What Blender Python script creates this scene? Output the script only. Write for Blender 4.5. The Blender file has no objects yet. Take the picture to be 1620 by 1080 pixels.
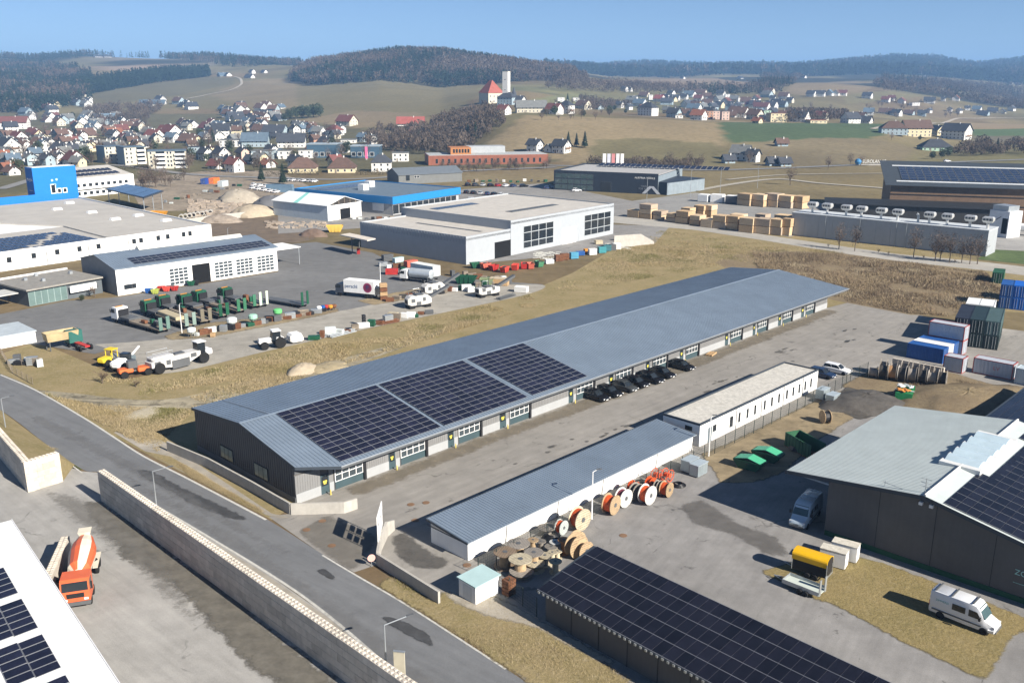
import bpy, math, random
import numpy as np
from mathutils import Vector, Matrix
random.seed(7); np.random.seed(7)
R = math.radians
SC = bpy.context.scene
COL = SC.collection
# ---------------------------------------------------------------- camera, sky, sun, exposure
F = 1443.0; HC = 46.0; PITCH = math.atan((540-135)/F)          # pixel focal length at 1620 px, drone height, downward tilt
cam = bpy.data.cameras.new('camera'); co = bpy.data.objects.new('camera', cam); COL.objects.link(co)
cam.sensor_fit = 'HORIZONTAL'; cam.sensor_width = 36.0; cam.lens = F/1620*36; cam.clip_start = 1; cam.clip_end = 40000
co.location = (0, 0, HC); co.rotation_euler = (math.pi/2-PITCH, 0, 0)
SC.camera = co
SUN_AZ, SUN_EL = R(-40), R(30.0)
sd = Vector((math.cos(SUN_EL)*math.cos(SUN_AZ), math.cos(SUN_EL)*math.sin(SUN_AZ), math.sin(SUN_EL)))
w = bpy.data.worlds.new('World'); SC.world = w; w.use_nodes = True
nt = w.node_tree; bg = nt.nodes['Background']
sky = nt.nodes.new('ShaderNodeTexSky'); sky.sky_type = 'NISHITA'; sky.sun_disc = False
sky.sun_elevation = SUN_EL; sky.sun_rotation = R(130); sky.air_density = 0.62; sky.dust_density = 0.1; sky.ozone_density = 3.0; sky.altitude = 1200
nt.links.new(sky.outputs[0], bg.inputs[0]); bg.inputs[1].default_value = 0.05
sl = bpy.data.lights.new('sun', 'SUN'); sl.energy = 5.0; sl.angle = R(0.53); sl.color = (1.0, 0.93, 0.83)
so = bpy.data.objects.new('sun', sl); COL.objects.link(so); so.rotation_euler = sd.to_track_quat('Z', 'Y').to_euler()
SC.view_settings.view_transform = 'Standard'; SC.view_settings.look = 'None'
SC.view_settings.exposure = 1.08; SC.view_settings.gamma = 1.0
SC.render.engine = 'CYCLES'
cy = SC.cycles
cy.use_denoising = True; cy.max_bounces = 5; cy.diffuse_bounces = 2; cy.glossy_bounces = 2; cy.transmission_bounces = 3
cy.volume_bounces = 0; cy.transparent_max_bounces = 8; cy.caustics_reflective = False; cy.caustics_refractive = False
cy.sample_clamp_indirect = 4
# ---------------------------------------------------------------- helpers
cP, sP = math.cos(PITCH), math.sin(PITCH)
def ray(px, py):
    u = (px-810)/F; v = (540-py)/F
    return np.array([u, cP+v*sP, -sP+v*cP])
def P(px, py, z=0.0):                       # the point at height z that the photograph shows at a pixel
    d = ray(px, py); t = (z-HC)/d[2]
    return Vector((d[0]*t, d[1]*t, z))
def hgt(b, top):                            # height above a ground point b of the thing seen at pixel top
    d = ray(*top); k = math.hypot(b[0], b[1])/math.hypot(d[0], d[1]); return HC+d[2]*k
def proj(x, y, z):
    dep = y*cP-(z-HC)*sP; up = y*sP+(z-HC)*cP
    return 810+F*x/dep, 540-F*up/dep
def lin(h):
    if isinstance(h, str):
        c = [int(h[i:i+2], 16)/255 for i in (0, 2, 4)]
        return tuple(x/12.92 if x <= .04045 else ((x+.055)/1.055)**2.4 for x in c)
    return h
MATS = {}
def M(name, col=(.5, .5, .5), rough=.65, metal=0., var=.12, scale=.6, bump=0., bscale=12., rnd=0., spec=.3, col2=None, streak=0., attr=None):
    if name in MATS: return MATS[name]
    m = bpy.data.materials.new(name); MATS[name] = m; m.use_nodes = True
    nt = m.node_tree; N = nt.nodes; Lk = nt.links; b = N['Principled BSDF']
    b.inputs['Roughness'].default_value = rough; b.inputs['Metallic'].default_value = metal
    b.inputs['Specular IOR Level'].default_value = spec
    c = lin(col); geo = N.new('ShaderNodeNewGeometry')
    no = N.new('ShaderNodeTexNoise'); no.inputs['Scale'].default_value = scale; no.inputs['Detail'].default_value = 7; no.inputs['Roughness'].default_value = .68
    Lk.new(geo.outputs['Position'], no.inputs['Vector'])
    ramp = N.new('ShaderNodeMapRange'); ramp.inputs[1].default_value = .3; ramp.inputs[2].default_value = .7
    Lk.new(no.outputs['Fac'], ramp.inputs[0])
    mx = N.new('ShaderNodeMix'); mx.data_type = 'RGBA'
    Lk.new(ramp.outputs[0], mx.inputs[0])
    c2 = lin(col2) if col2 else tuple(min(1, x*(1+var)) for x in c)
    c1 = c if col2 else tuple(x*(1-var) for x in c)
    mx.inputs[6].default_value = (*c1, 1); mx.inputs[7].default_value = (*c2, 1)
    out = mx.outputs[2]
    if attr:
        at = N.new('ShaderNodeVertexColor'); at.layer_name = attr
        m2 = N.new('ShaderNodeMix'); m2.data_type = 'RGBA'; m2.blend_type = 'MULTIPLY'; m2.inputs[0].default_value = 1
        Lk.new(out, m2.inputs[6]); Lk.new(at.outputs[0], m2.inputs[7]); out = m2.outputs[2]
    def mult(fac_out, lo, hi, o):
        mr = N.new('ShaderNodeMapRange'); mr.inputs[3].default_value = lo; mr.inputs[4].default_value = hi
        Lk.new(fac_out, mr.inputs[0])
        vm = N.new('ShaderNodeVectorMath'); vm.operation = 'SCALE'; Lk.new(o, vm.inputs[0]); Lk.new(mr.outputs[0], vm.inputs[3]); return vm.outputs[0]
    if rnd:
        oi = N.new('ShaderNodeObjectInfo'); out = mult(oi.outputs['Random'], 1-rnd, 1+rnd, out)
    if streak:
        mp = N.new('ShaderNodeMapping'); mp.inputs['Scale'].default_value = (2.5, 2.5, .18); Lk.new(geo.outputs['Position'], mp.inputs[0])
        n2 = N.new('ShaderNodeTexNoise'); n2.inputs['Scale'].default_value = 1.2; n2.inputs['Detail'].default_value = 6; Lk.new(mp.outputs[0], n2.inputs['Vector'])
        out = mult(n2.outputs['Fac'], 1-streak, 1+streak*.6, out)
    Lk.new(out, b.inputs['Base Color'])
    if bump:
        n3 = N.new('ShaderNodeTexNoise'); n3.inputs['Scale'].default_value = bscale; n3.inputs['Detail'].default_value = 5
        Lk.new(geo.outputs['Position'], n3.inputs['Vector'])
        bp = N.new('ShaderNodeBump'); bp.inputs['Strength'].default_value = bump; bp.inputs['Distance'].default_value = .05
        Lk.new(n3.outputs['Fac'], bp.inputs['Height']); Lk.new(bp.outputs[0], b.inputs['Normal'])
    return m
class MB:
    def __init__(s): s.v = []; s.f = []; s.m = []
    def add(s, vs, fs, m=0):
        o = len(s.v); s.v += [tuple(q) for q in vs]; s.f += [tuple(i+o for i in f) for f in fs]; s.m += [m]*len(fs); return s
    def box(s, x0, x1, y0, y1, z0, z1, m=0):
        return s.add([(x0,y0,z0),(x1,y0,z0),(x1,y1,z0),(x0,y1,z0),(x0,y0,z1),(x1,y0,z1),(x1,y1,z1),(x0,y1,z1)],
                     [(0,3,2,1),(4,5,6,7),(0,1,5,4),(1,2,6,5),(2,3,7,6),(3,0,4,7)], m)
    def prism(s, poly, z0, z1, m=0):          # plan polygon pulled up; z0/z1 numbers or functions of (x, y)
        n = len(poly); a = z0 if callable(z0) else (lambda x, y: z0); b = z1 if callable(z1) else (lambda x, y: z1)
        vs = [(x, y, a(x, y)) for x, y in poly]+[(x, y, b(x, y)) for x, y in poly]
        return s.add(vs, [tuple(range(n))[::-1], tuple(range(n, 2*n))]+[(i, (i+1) % n, n+(i+1) % n, n+i) for i in range(n)], m)
    def ext(s, poly, a, b, axis='y', m=0):     # side profile pulled along y (poly = x,z) or x (poly = y,z)
        n = len(poly)
        g = (lambda q, t: (q[0], t, q[1])) if axis == 'y' else (lambda q, t: (t, q[0], q[1]))
        vs = [g(q, a) for q in poly]+[g(q, b) for q in poly]
        return s.add(vs, [tuple(range(n)), tuple(range(n, 2*n))[::-1]]+[(i, n+i, n+(i+1) % n, (i+1) % n) for i in range(n)], m)
    def tube(s, p, q, r, n=6, m=0, r2=None):
        p = Vector(p); q = Vector(q); d = (q-p).normalized(); a = d.orthogonal().normalized(); b = d.cross(a); r2 = r if r2 is None else r2
        vs = []
        for c, rr in ((p, r), (q, r2)):
            for i in range(n):
                t = 2*math.pi*i/n; vs.append(c+a*(rr*math.cos(t))+b*(rr*math.sin(t)))
        return s.add(vs, [(i, (i+1) % n, n+(i+1) % n, n+i) for i in range(n)]+[tuple(range(n))[::-1], tuple(range(n, 2*n))], m)
    def path(s, pts, r, n=5, m=0):
        for a, b in zip(pts[:-1], pts[1:]): s.tube(a, b, r, n, m)
        return s
    def lathe(s, prof, n=16, axis='z', m=0, c=(0, 0, 0)):   # prof = [(radius, along)]
        vs = []; k = len(prof)
        for i in range(n):
            t = 2*math.pi*i/n; ct, st = math.cos(t), math.sin(t)
            for r, h in prof:
                q = (r*ct, r*st, h) if axis == 'z' else ((h, r*ct, r*st) if axis == 'x' else (r*st, h, r*ct))
                vs.append((q[0]+c[0], q[1]+c[1], q[2]+c[2]))
        fs = [(i*k+j, ((i+1) % n)*k+j, ((i+1) % n)*k+j+1, i*k+j+1) for i in range(n) for j in range(k-1)]
        fs += [tuple(i*k for i in range(n))[::-1], tuple(i*k+k-1 for i in range(n))]
        return s.add(vs, fs, m)
    def loft(s, rings, m=0, caps=True):
        n = len(rings[0]); vs = [q for r in rings for q in r]
        fs = [(j*n+i, j*n+(i+1) % n, (j+1)*n+(i+1) % n, (j+1)*n+i) for j in range(len(rings)-1) for i in range(n)]
        if caps: fs += [tuple(range(n))[::-1], tuple(range((len(rings)-1)*n, len(rings)*n))]
        return s.add(vs, fs, m)
    def mesh(s, name, mats, smooth=False):
        me = bpy.data.meshes.new(name); me.from_pydata(s.v, [], s.f)
        for m in (mats if isinstance(mats, (list, tuple)) else [mats]): me.materials.append(m)
        if any(s.m): me.polygons.foreach_set('material_index', s.m)
        if smooth: me.polygons.foreach_set('use_smooth', [True]*len(me.polygons))
        me.update(); return me
def link(name, me, parent=None, loc=(0, 0, 0), rz=0., sc=None):
    o = bpy.data.objects.new(name, me); COL.objects.link(o)
    if parent: o.parent = parent
    o.location = loc; o.rotation_euler = (0, 0, rz)
    if sc: o.scale = sc
    return o
def ob(name, mb, mats, parent=None, loc=(0, 0, 0), rz=0., smooth=False):
    me = mb.mesh(name, mats, smooth)
    if smooth:
        try: me.set_sharp_from_angle(angle=R(40))
        except Exception: pass
    return link(name, me, parent, loc, rz)
LABELS = set()
def tag(o, label, cat, group=None):
    o['label'] = label; o['category'] = cat
    if group: o['group'] = group
    return o
def thing(name, label, cat, loc=(0, 0, 0), rz=0., group=None):
    o = bpy.data.objects.new(name, None); COL.objects.link(o); o.empty_display_size = .3
    o.location = loc; o.rotation_euler = (0, 0, rz); return tag(o, label, cat, group)
def dup(root, loc, rz, label, group=None):
    def cp(o, par):
        c = o.copy(); COL.objects.link(c); c.parent = par
        for ch in o.children: cp(ch, c)
        return c
    c = cp(root, None); c.location = loc; c.rotation_euler = (0, 0, rz); c['label'] = label
    if group: c['group'] = group
    return c
def struct(o): o['kind'] = 'structure'; return o
ZC = [0]
def sheet(name, pts, z, m, parent=None):
    ZC[0] += 1; z = z+ZC[0]*.0005
    vs = [(p[0], p[1], z) for p in pts]
    # keep the face turned up
    a = sum(vs[i][0]*vs[(i+1) % len(vs)][1]-vs[(i+1) % len(vs)][0]*vs[i][1] for i in range(len(vs)))
    if a < 0: vs = vs[::-1]
    me = bpy.data.meshes.new(name); me.from_pydata(vs, [], [tuple(range(len(vs)))]); me.materials.append(m)
    return struct(link(name, me, parent))
def pp(*l): return [P(*q) for q in l]
def smoothline(pts, n=6):                     # Catmull-Rom through plan points
    pts = [Vector(p) for p in pts]; out = []
    for i in range(len(pts)-1):
        a = pts[max(i-1, 0)]; b = pts[i]; c = pts[i+1]; d = pts[min(i+2, len(pts)-1)]
        for k in range(n):
            t = k/n; out.append(.5*((2*b)+(c-a)*t+(2*a-5*b+4*c-d)*t*t+(3*b-a-3*c+d)*t**3))
    return out+[pts[-1]]
# the site's own axes: u along the long hall, v across it (away from its doors)
A0 = P(469, 797); TH = R(45.93); UX = Vector((math.cos(TH), math.sin(TH), 0)); VX = Vector((-math.sin(TH), math.cos(TH), 0))
def S(u, v, z=0.): return Vector((A0.x, A0.y, 0))+UX*u+VX*v+Vector((0, 0, z))
def Lc(px, py, z=0.):
    q = P(px, py, z)-A0; return q.dot(UX), q.dot(VX)
# ---------------------------------------------------------------- terrain
FL = [  # feature lines across the view: (pixel column, height of ground, distance) from the flat valley to the far ridges
 [(-900,0,1400),(0,0,1250),(300,0,1150),(450,0,900),(600,0,760),(700,0,680),(800,0,590),(950,0,540),(1300,0,540),(1450,0,570),(1620,0,700),(2500,0,800)],
 [(-900,150,1500),(0,168,1500),(150,170,1500),(300,178,1330),(400,188,1150),(500,192,1050),(600,193,980),(700,192,900),(780,184,820),(830,182,800),(950,186,810),(1100,193,800),(1250,197,800),(1400,202,820),(1500,212,880),(1620,205,980),(2500,205,1000)],
 [(-900,135,1900),(0,138,1900),(150,143,1850),(300,150,1700),(400,160,1450),(500,165,1350),(600,158,1330),(700,163,1250),(760,165,1050),(830,165,980),(950,172,1200),(1100,175,1300),(1250,180,1300),(1400,186,1300),(1500,193,1350),(1620,192,1500),(2500,190,1500)],
 [(-900,125,2400),(0,118,2350),(150,112,2350),(300,122,2200),(400,124,1950),(450,130,1800),(500,133,1700),(600,128,1650),(700,138,1600),(800,130,1600),(900,128,1700),(1000,133,2000),(1200,134,1900),(1300,130,1900),(1400,136,1900),(1500,150,1900),(1620,165,2100),(2500,165,2100)],
 [(-900,110,3300),(0,92,3200),(60,95,3200),(140,90,3200),(250,93,3000),(330,92,2900),(400,99,2700),(470,104,2400),(520,100,2150),(600,90,2100),(650,86,2080),(700,88,2080),(760,97,2100),(830,107,2150),(900,116,2300),(960,124,2700),(1100,124,2700),(1250,126,2700),(1400,128,2700),(1540,135,2700),(1620,140,2800),(2500,145,2800)],
 [(-900,112,5200),(0,98,5200),(400,101,5000),(600,104,4800),(850,111,5000),(950,111,5200),(1000,107,5200),(1100,109,5300),(1180,107,5300),(1280,107,5200),(1360,100,5000),(1420,97,5000),(1480,99,5000),(1540,108,5000),(1590,102,5000),(1620,99,5000),(1800,95,5000),(2500,110,5000)],
]
_fl = []
for i, L_ in enumerate(FL):
    xs = np.array([q[0] for q in L_], float); ds = np.array([q[2] for q in L_], float)
    if i == 0: zs = np.array([q[1] for q in L_], float)
    else: zs = np.array([HC+ray(q[0], q[1])[2]/ray(q[0], q[1])[1]*q[2] for q in L_])
    _fl.append((xs, ds, zs))
def vnoise(x, y, s):                          # smooth value noise
    x = x/s; y = y/s; xi = np.floor(x); yi = np.floor(y); fx = x-xi; fy = y-yi; fx = fx*fx*(3-2*fx); fy = fy*fy*(3-2*fy)
    h = lambda a, b: np.modf(np.abs(np.sin(a*127.1+b*311.7)*43758.5453))[0]
    return (h(xi, yi)*(1-fx)+h(xi+1, yi)*fx)*(1-fy)+(h(xi, yi+1)*(1-fx)+h(xi+1, yi+1)*fx)*fy
def zfun(x, y):
    x = np.asarray(x, float); y = np.asarray(y, float); yy = np.maximum(y, 50)
    px = np.clip(810+F*x/(yy*cP+8), -900, 2500)
    D = [np.interp(px, a, d) for a, d, z in _fl]; Z = [np.interp(px, a, z) for a, d, z in _fl]
    z = np.zeros_like(px)
    for i in range(len(D)-1):
        t = np.clip((yy-D[i])/(D[i+1]-D[i]), 0, 1); tt = t*t*(3-2*t) if i < 1 else t*(1-.35)+.35*(t*t*(3-2*t))
        z = np.where(yy >= D[i], Z[i]+(Z[i+1]-Z[i])*tt, z)
    z = np.where(yy > D[-1], Z[-1]-(yy-D[-1])*.004, z)
    k = np.clip((yy-D[1])/600, 0, 1)
    return z+k*((vnoise(x, y, 240)-.5)*14+(vnoise(x+99, y, 90)-.5)*5)
_ty = np.concatenate([np.arange(60, 1500, 1.5), np.arange(1500, 6500, 6)])
def GP(px, py):                               # where the view through a pixel meets the terrain
    d = ray(px, py); x = d[0]/d[1]*_ty; z = HC+d[2]/d[1]*_ty; g = zfun(x, _ty)
    i = np.argmax(z <= g+1e-6)
    if z[i] > g[i]: i = len(_ty)-1
    return Vector((x[i], _ty[i], float(g[i])))
# ---------------------------------------------------------------- ground: one sheet to the horizon
def inpoly(px, py, poly):
    n = len(poly); r = np.zeros(px.shape, bool); j = n-1
    for i in range(n):
        xi, yi = poly[i]; xj, yj = poly[j]
        c = ((yi > py) != (yj > py)) & (px < (xj-xi)*(py-yi)/((yj-yi) or 1e-9)+xi); r ^= c; j = i
    return r
gx = np.concatenate([-np.geomspace(9000, 900, 45), np.arange(-890, 891, 7), np.geomspace(900, 9000, 45)])
gy = np.concatenate([np.array([-3000, -1500, -700, -300, -100, 0]), np.arange(40, 440, 12), np.arange(440, 1420, 7), np.arange(1420, 2600, 18), np.arange(2600, 5600, 70), np.array([6000, 7000, 9000, 12000])]).astype(float)
X, Y = np.meshgrid(gx, gy); Z = zfun(X, Y); Z[Y < 100] = 0
vs = np.stack([X, Y, Z-.02], -1).reshape(-1, 3)
nx, ny = len(gx), len(gy); I = np.arange(nx*ny).reshape(ny, nx)
fs = np.stack([I[:-1, :-1], I[:-1, 1:], I[1:, 1:], I[1:, :-1]], -1).reshape(-1, 4)
me = bpy.data.meshes.new('ground'); me.from_pydata(vs.tolist(), [], fs.tolist()); me.polygons.foreach_set('use_smooth', [True]*len(me.polygons))
PXg, PYg = proj(X, np.maximum(Y, 40), Z)
wob = (vnoise(X, Y, 30)-.5)*2
n1 = vnoise(X, Y, 60); n2 = vnoise(X+500, Y, 18); n3 = vnoise(X, Y+300, 220)
base = np.array([.150, .128, .068])[None, None]*(.75+.5*n1+.25*n2)[..., None]
base = base+(n3[..., None]-.5)*np.array([-.03, .02, -.01])
base *= 1.25; C = base.copy()
def field(poly, col, y0, y1, va=.25):
    m = inpoly(PXg+wob*1.5, PYg+wob*.5, poly) & (Y > y0) & (Y < y1)
    C[m] = (np.array(col)*1.3*(1-va/2+va*(.6*n1+.4*n2))[..., None])[m]
field([(-500,330),(-500,180),(450,180),(600,210),(760,225),(880,235),(880,262),(430,275),(330,290)], (.115,.105,.06), 400, 1500, .5)           # gardens of the town
field([(150,178),(240,150),(330,125),(430,122),(520,130),(640,124),(760,138),(760,150),(720,175),(640,190),(520,190),(400,180),(300,170)], (.165,.14,.075), 1000, 2100)
field([(135,150),(240,132),(330,121),(370,124),(372,132),(300,148),(180,165)], (.135,.12,.07), 1200, 2600)
field([(330,150),(380,130),(440,122),(470,130),(470,170),(400,172)], (.2,.16,.095), 1200, 2000)
field([(470,190),(560,175),(660,178),(690,196),(560,203)], (.21,.165,.1), 850, 1400)
field([(830,160),(900,148),(940,150),(930,170),(850,172)], (.16,.16,.08), 900, 1700)
field([(760,235),(800,205),(830,182),(950,186),(1060,190),(1138,195),(1142,235),(1140,262),(930,262),(860,250)], (.235,.185,.108), 500, 830, .3)
field([(930,262),(940,222),(1010,218),(1140,228),(1150,265)], (.15,.13,.068), 500, 800, .5)
field([(1136,193),(1400,196),(1420,206),(1378,219),(1250,222),(1160,226),(1145,212)], (.072,.1,.05), 540, 950, .3)
field([(1180,262),(1190,226),(1290,218),(1390,220),(1450,235),(1430,262)], (.17,.14,.085), 480, 900, .5)
field([(1520,195),(1800,188),(1800,200),(1530,205)], (.26,.2,.12), 700, 1400)
field([(1530,205),(1800,200),(1800,216),(1540,215)], (.09,.13,.06), 600, 1200)
field([(1540,215),(1900,214),(1900,228),(1530,226)], (.14,.125,.09), 600, 1200)
field([(925,128),(1200,123),(1210,130),(1180,138),(1060,140),(930,134)], (.23,.17,.11), 1300, 2700)
field([(1232,148),(1262,131),(1300,126),(1390,130),(1380,140),(1330,150),(1290,152)], (.21,.165,.1), 1300, 2700)
field([(1330,150),(1450,140),(1480,150),(1420,158),(1340,165)], (.17,.15,.08), 1200, 2400)
field([(140,92),(330,90),(350,100),(300,112),(170,110)], (.19,.16,.11), 2300, 3400)
field([(155,102),(260,98),(300,104),(230,112),(160,113)], (.27,.2,.14), 2300, 3400)
field([(860,262),(1700,262),(1700,300),(1250,300),(1150,310),(1000,290)], (.185,.15,.082), 300, 560, .4)
field([(300,345),(430,338),(480,372),(440,385),(335,380)], (.15,.115,.075), 200, 400, .35)
far = Y > 3300
C[far] = (np.array([.055, .062, .04])*(.8+.6*n3)[..., None])[far]
woodg = ((Y > 1750) & (n3 > .62) & (Y < 3300))
C[woodg] = np.array([.06, .058, .035])
ca = me.color_attributes.new('fieldcol', 'FLOAT_COLOR', 'POINT')
ca.data.foreach_set('color', np.concatenate([C.reshape(-1, 3), np.ones((nx*ny, 1))], 1).astype(np.float32).ravel())
gm = M('field ground', (1, 1, 1), rough=.95, var=.0, scale=.25, spec=.05, attr='fieldcol', col2=(.62, .62, .6), bump=.5, bscale=1.2)
me.materials.append(gm); struct(link('ground', me))
# ground materials
def ground_mat(name, col, dark=.55, light=1.15, crack=0., patch=.12, grain=60, joint=None, rough=.9, streakang=0, stain=.62):
    m = bpy.data.materials.new(name); MATS[name] = m; m.use_nodes = True; nt = m.node_tree; N = nt.nodes; K = nt.links; b = N['Principled BSDF']
    b.inputs['Roughness'].default_value = rough; b.inputs['Specular IOR Level'].default_value = .12
    g = N.new('ShaderNodeNewGeometry')
    def noise(s, d=6, r=.65, vec=None, w=0):
        n = N.new('ShaderNodeTexNoise'); n.inputs['Scale'].default_value = s; n.inputs['Detail'].default_value = d; n.inputs['Roughness'].default_value = r; n.inputs['Distortion'].default_value = w
        K.new(vec or g.outputs['Position'], n.inputs['Vector']); return n.outputs['Fac']
    def rng(i, a, bb, lo, hi):
        r = N.new('ShaderNodeMapRange'); r.inputs[1].default_value = a; r.inputs[2].default_value = bb; r.inputs[3].default_value = lo; r.inputs[4].default_value = hi; K.new(i, r.inputs[0]); return r.outputs[0]
    def mul(a, c):
        q = N.new('ShaderNodeMath'); q.operation = 'MULTIPLY'; K.new(a, q.inputs[0]); K.new(c, q.inputs[1]); return q.outputs[0]
    f = rng(noise(.05), .3, .7, 1-patch, 1+patch)
    f = mul(f, rng(noise(.4, 8), .3, .7, 1-patch*.7, 1+patch*.7))
    f = mul(f, rng(noise(9, 3), .25, .75, .86, 1.12))
    mp = N.new('ShaderNodeMapping'); mp.inputs['Rotation'].default_value = (0, 0, -streakang); mp.inputs['Scale'].default_value = (.07, .9, 1); K.new(g.outputs['Position'], mp.inputs[0])
    # mapping rotates after scaling, so turn first
    mr = N.new('ShaderNodeVectorRotate'); mr.rotation_type = 'Z_AXIS'; mr.inputs['Angle'].default_value = -streakang; K.new(g.outputs['Position'], mr.inputs[0])
    mp.inputs['Rotation'].default_value = (0, 0, 0); K.new(mr.outputs[0], mp.inputs[0])
    f = mul(f, rng(noise(1.3, 5, .6, mp.outputs[0]), .3, .75, 1.08, .86))
    if stain < 1:
        st = noise(.33, 9, .72, mr.outputs[0], .25); f = mul(f, rng(st, stain, stain+.05, 1, dark))
        mp2 = N.new('ShaderNodeMapping'); mp2.inputs['Scale'].default_value = (.22, 1.1, 1); mp2.inputs['Location'].default_value = (33, 7, 0); K.new(mr.outputs[0], mp2.inputs[0])
        f = mul(f, rng(noise(.6, 9, .75, mp2.outputs[0], .6), stain+.015, stain+.05, 1, dark))
    if crack:
        vo = N.new('ShaderNodeTexVoronoi'); vo.feature = 'DISTANCE_TO_EDGE'; vo.inputs['Scale'].default_value = crack
        nz = N.new('ShaderNodeTexNoise'); nz.inputs['Scale'].default_value = .5; K.new(g.outputs['Position'], nz.inputs['Vector'])
        ad = N.new('ShaderNodeVectorMath'); ad.operation = 'MULTIPLY_ADD'; K.new(nz.outputs['Color'], ad.inputs[0]); ad.inputs[1].default_value = (4, 4, 0); K.new(mr.outputs[0], ad.inputs[2])
        K.new(ad.outputs[0], vo.inputs['Vector'])
        msk = rng(noise(.12, 4), .5, .58, 0, 1)
        ln = rng(vo.outputs['Distance'], .002*1, .006, 1, 0)
        k = mul(ln, msk); f = mul(f, rng(k, 0, 1, 1, .62))
    c = lin(col); vm = N.new('ShaderNodeVectorMath'); vm.operation = 'SCALE'; vm.inputs[0].default_value = c; K.new(f, vm.inputs[3])
    K.new(vm.outputs[0], b.inputs['Base Color'])
    bp = N.new('ShaderNodeBump'); bp.inputs['Strength'].default_value = .25; bp.inputs['Distance'].default_value = .02; K.new(noise(grain, 2), bp.inputs['Height']); K.new(bp.outputs[0], b.inputs['Normal'])
    return m
m_yard = ground_mat('yard asphalt', (.27, .255, .232), crack=.05, streakang=TH)
m_yard2 = ground_mat('old grey asphalt', (.24, .232, .222), crack=.045, streakang=TH+.2, patch=.16)
m_road = ground_mat('road asphalt', (.165, .17, .176), dark=.5, patch=.1, streakang=R(-38), stain=.66)
m_conc = ground_mat('concrete yard', (.33, .32, .3), dark=.68, patch=.12, streakang=R(-42), stain=.63, crack=.03)
m_dark = ground_mat('dark yard asphalt', (.17, .17, .168), patch=.14, streakang=R(12), stain=.64)
m_track = ground_mat('pale gravel track', (.33, .31, .27), patch=.14, streakang=R(14), stain=.6, dark=.72)
m_dirt = ground_mat('dry ground', (.25, .2, .125), patch=.3, streakang=0, stain=.58, dark=.7)
m_gravel = ground_mat('gravel', (.34, .31, .26), patch=.2, stain=.7, grain=25)
m_darkdirt = ground_mat('dark dirt', (.09, .078, .062), patch=.3, stain=.6)
def grass_mat(name, a, b_, c_, s1=.15, s2=1.6):
    m = bpy.data.materials.new(name); MATS[name] = m; m.use_nodes = True; nt = m.node_tree; N = nt.nodes; K = nt.links; p = N['Principled BSDF']
    p.inputs['Roughness'].default_value = .95; p.inputs['Specular IOR Level'].default_value = .03
    g = N.new('ShaderNodeNewGeometry')
    def noise(s, d=7, r=.7):
        n = N.new('ShaderNodeTexNoise'); n.inputs['Scale'].default_value = s; n.inputs['Detail'].default_value = d; n.inputs['Roughness'].default_value = r; K.new(g.outputs['Position'], n.inputs['Vector']); return n.outputs['Fac']
    def mix(f, lo, hi, x, y):
        r = N.new('ShaderNodeMapRange'); r.inputs[1].default_value = lo; r.inputs[2].default_value = hi; K.new(f, r.inputs[0])
        q = N.new('ShaderNodeMix'); q.data_type = 'RGBA'; K.new(r.outputs[0], q.inputs[0])
        for i, t in ((6, x), (7, y)):
            if isinstance(t, tuple): q.inputs[i].default_value = (*t, 1)
            else: K.new(t, q.inputs[i])
        return q.outputs[2]
    c = mix(noise(s1), .38, .62, a, b_); c = mix(noise(s2), .5, .72, c, c_)
    n5 = noise(9, 3); r = N.new('ShaderNodeMapRange'); r.inputs[1].default_value = .25; r.inputs[2].default_value = .75; r.inputs[3].default_value = .68; r.inputs[4].default_value = 1.3; K.new(n5, r.inputs[0])
    v = N.new('ShaderNodeVectorMath'); v.operation = 'SCALE'; K.new(c, v.inputs[0]); K.new(r.outputs[0], v.inputs[3]); K.new(v.outputs[0], p.inputs['Base Color'])
    bp = N.new('ShaderNodeBump'); bp.inputs['Strength'].default_value = .9; bp.inputs['Distance'].default_value = .12; K.new(noise(2.2, 6, .75), bp.inputs['Height']); K.new(bp.outputs[0], p.inputs['Normal'])
    return m
m_grass = grass_mat('rough winter grass', (.225, .187, .09), (.295, .235, .128), (.33, .27, .165))
m_weed = grass_mat('weedy ground', (.2, .155, .1), (.245, .195, .12), (.15, .115, .075))
m_lawn = grass_mat('dry lawn', (.255, .2, .095), (.2, .165, .075), (.29, .235, .125))
m_green = grass_mat('green verge', (.075, .095, .03), (.13, .125, .05), (.16, .14, .07))
# ---------------------------------------------------------------- roads, yards, verges (sheets a few millimetres apart)
sheet('field', pp((-200,760),(-200,560),(0,560),(60,540),(200,600),(420,555),(700,495),(850,455),(905,432),(1045,350),(1345,375),(1700,440),(1700,500),(1342,478),(1308,487),(469,797),(430,822),(180,690),(0,600)), .004, m_grass)
sheet('field', pp((1200,450),(1130,415),(1190,395),(1330,400),(1480,420),(1560,430),(1600,470),(1500,500),(1440,498),(1345,480)), .012, m_weed)
sheet('path', smoothline(pp((60,617),(120,622),(210,632),(290,628),(400,600),(520,572),(640,540),(700,522),(690,530),(540,584),(420,618),(300,648),(220,660),(150,640),(70,624))), .012, ground_mat('dirt track', (.3, .265, .19), patch=.3, stain=.53, dark=.62))
rr = [(-120,548),(0,591),(55,615),(130,658),(180,690),(227,720),(300,757),(420,820),(503,872),(567,910),(647,957),(800,1057),(850,1092),(1000,1200)]
rl = [(760,1200),(640,1078),(520,975),(420,905),(250,803),(165,750),(130,742),(70,700),(0,648),(-120,578)]
yard = pp((425,817),(460,812),(469,797),(1308,487),(1345,478),(1440,496),(1530,512),(1900,560),(1900,1400),(1000,1200),(850,1092),(740,1000),(690,955),(596,893),(560,905),(503,872))
sheet('yard', yard, .008, m_yard)
sheet('yard', pp((770,905),(1110,730),(1300,632),(1400,590),(1900,680),(1900,1400),(1100,1250),(850,960)), .012, m_yard2)
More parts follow.
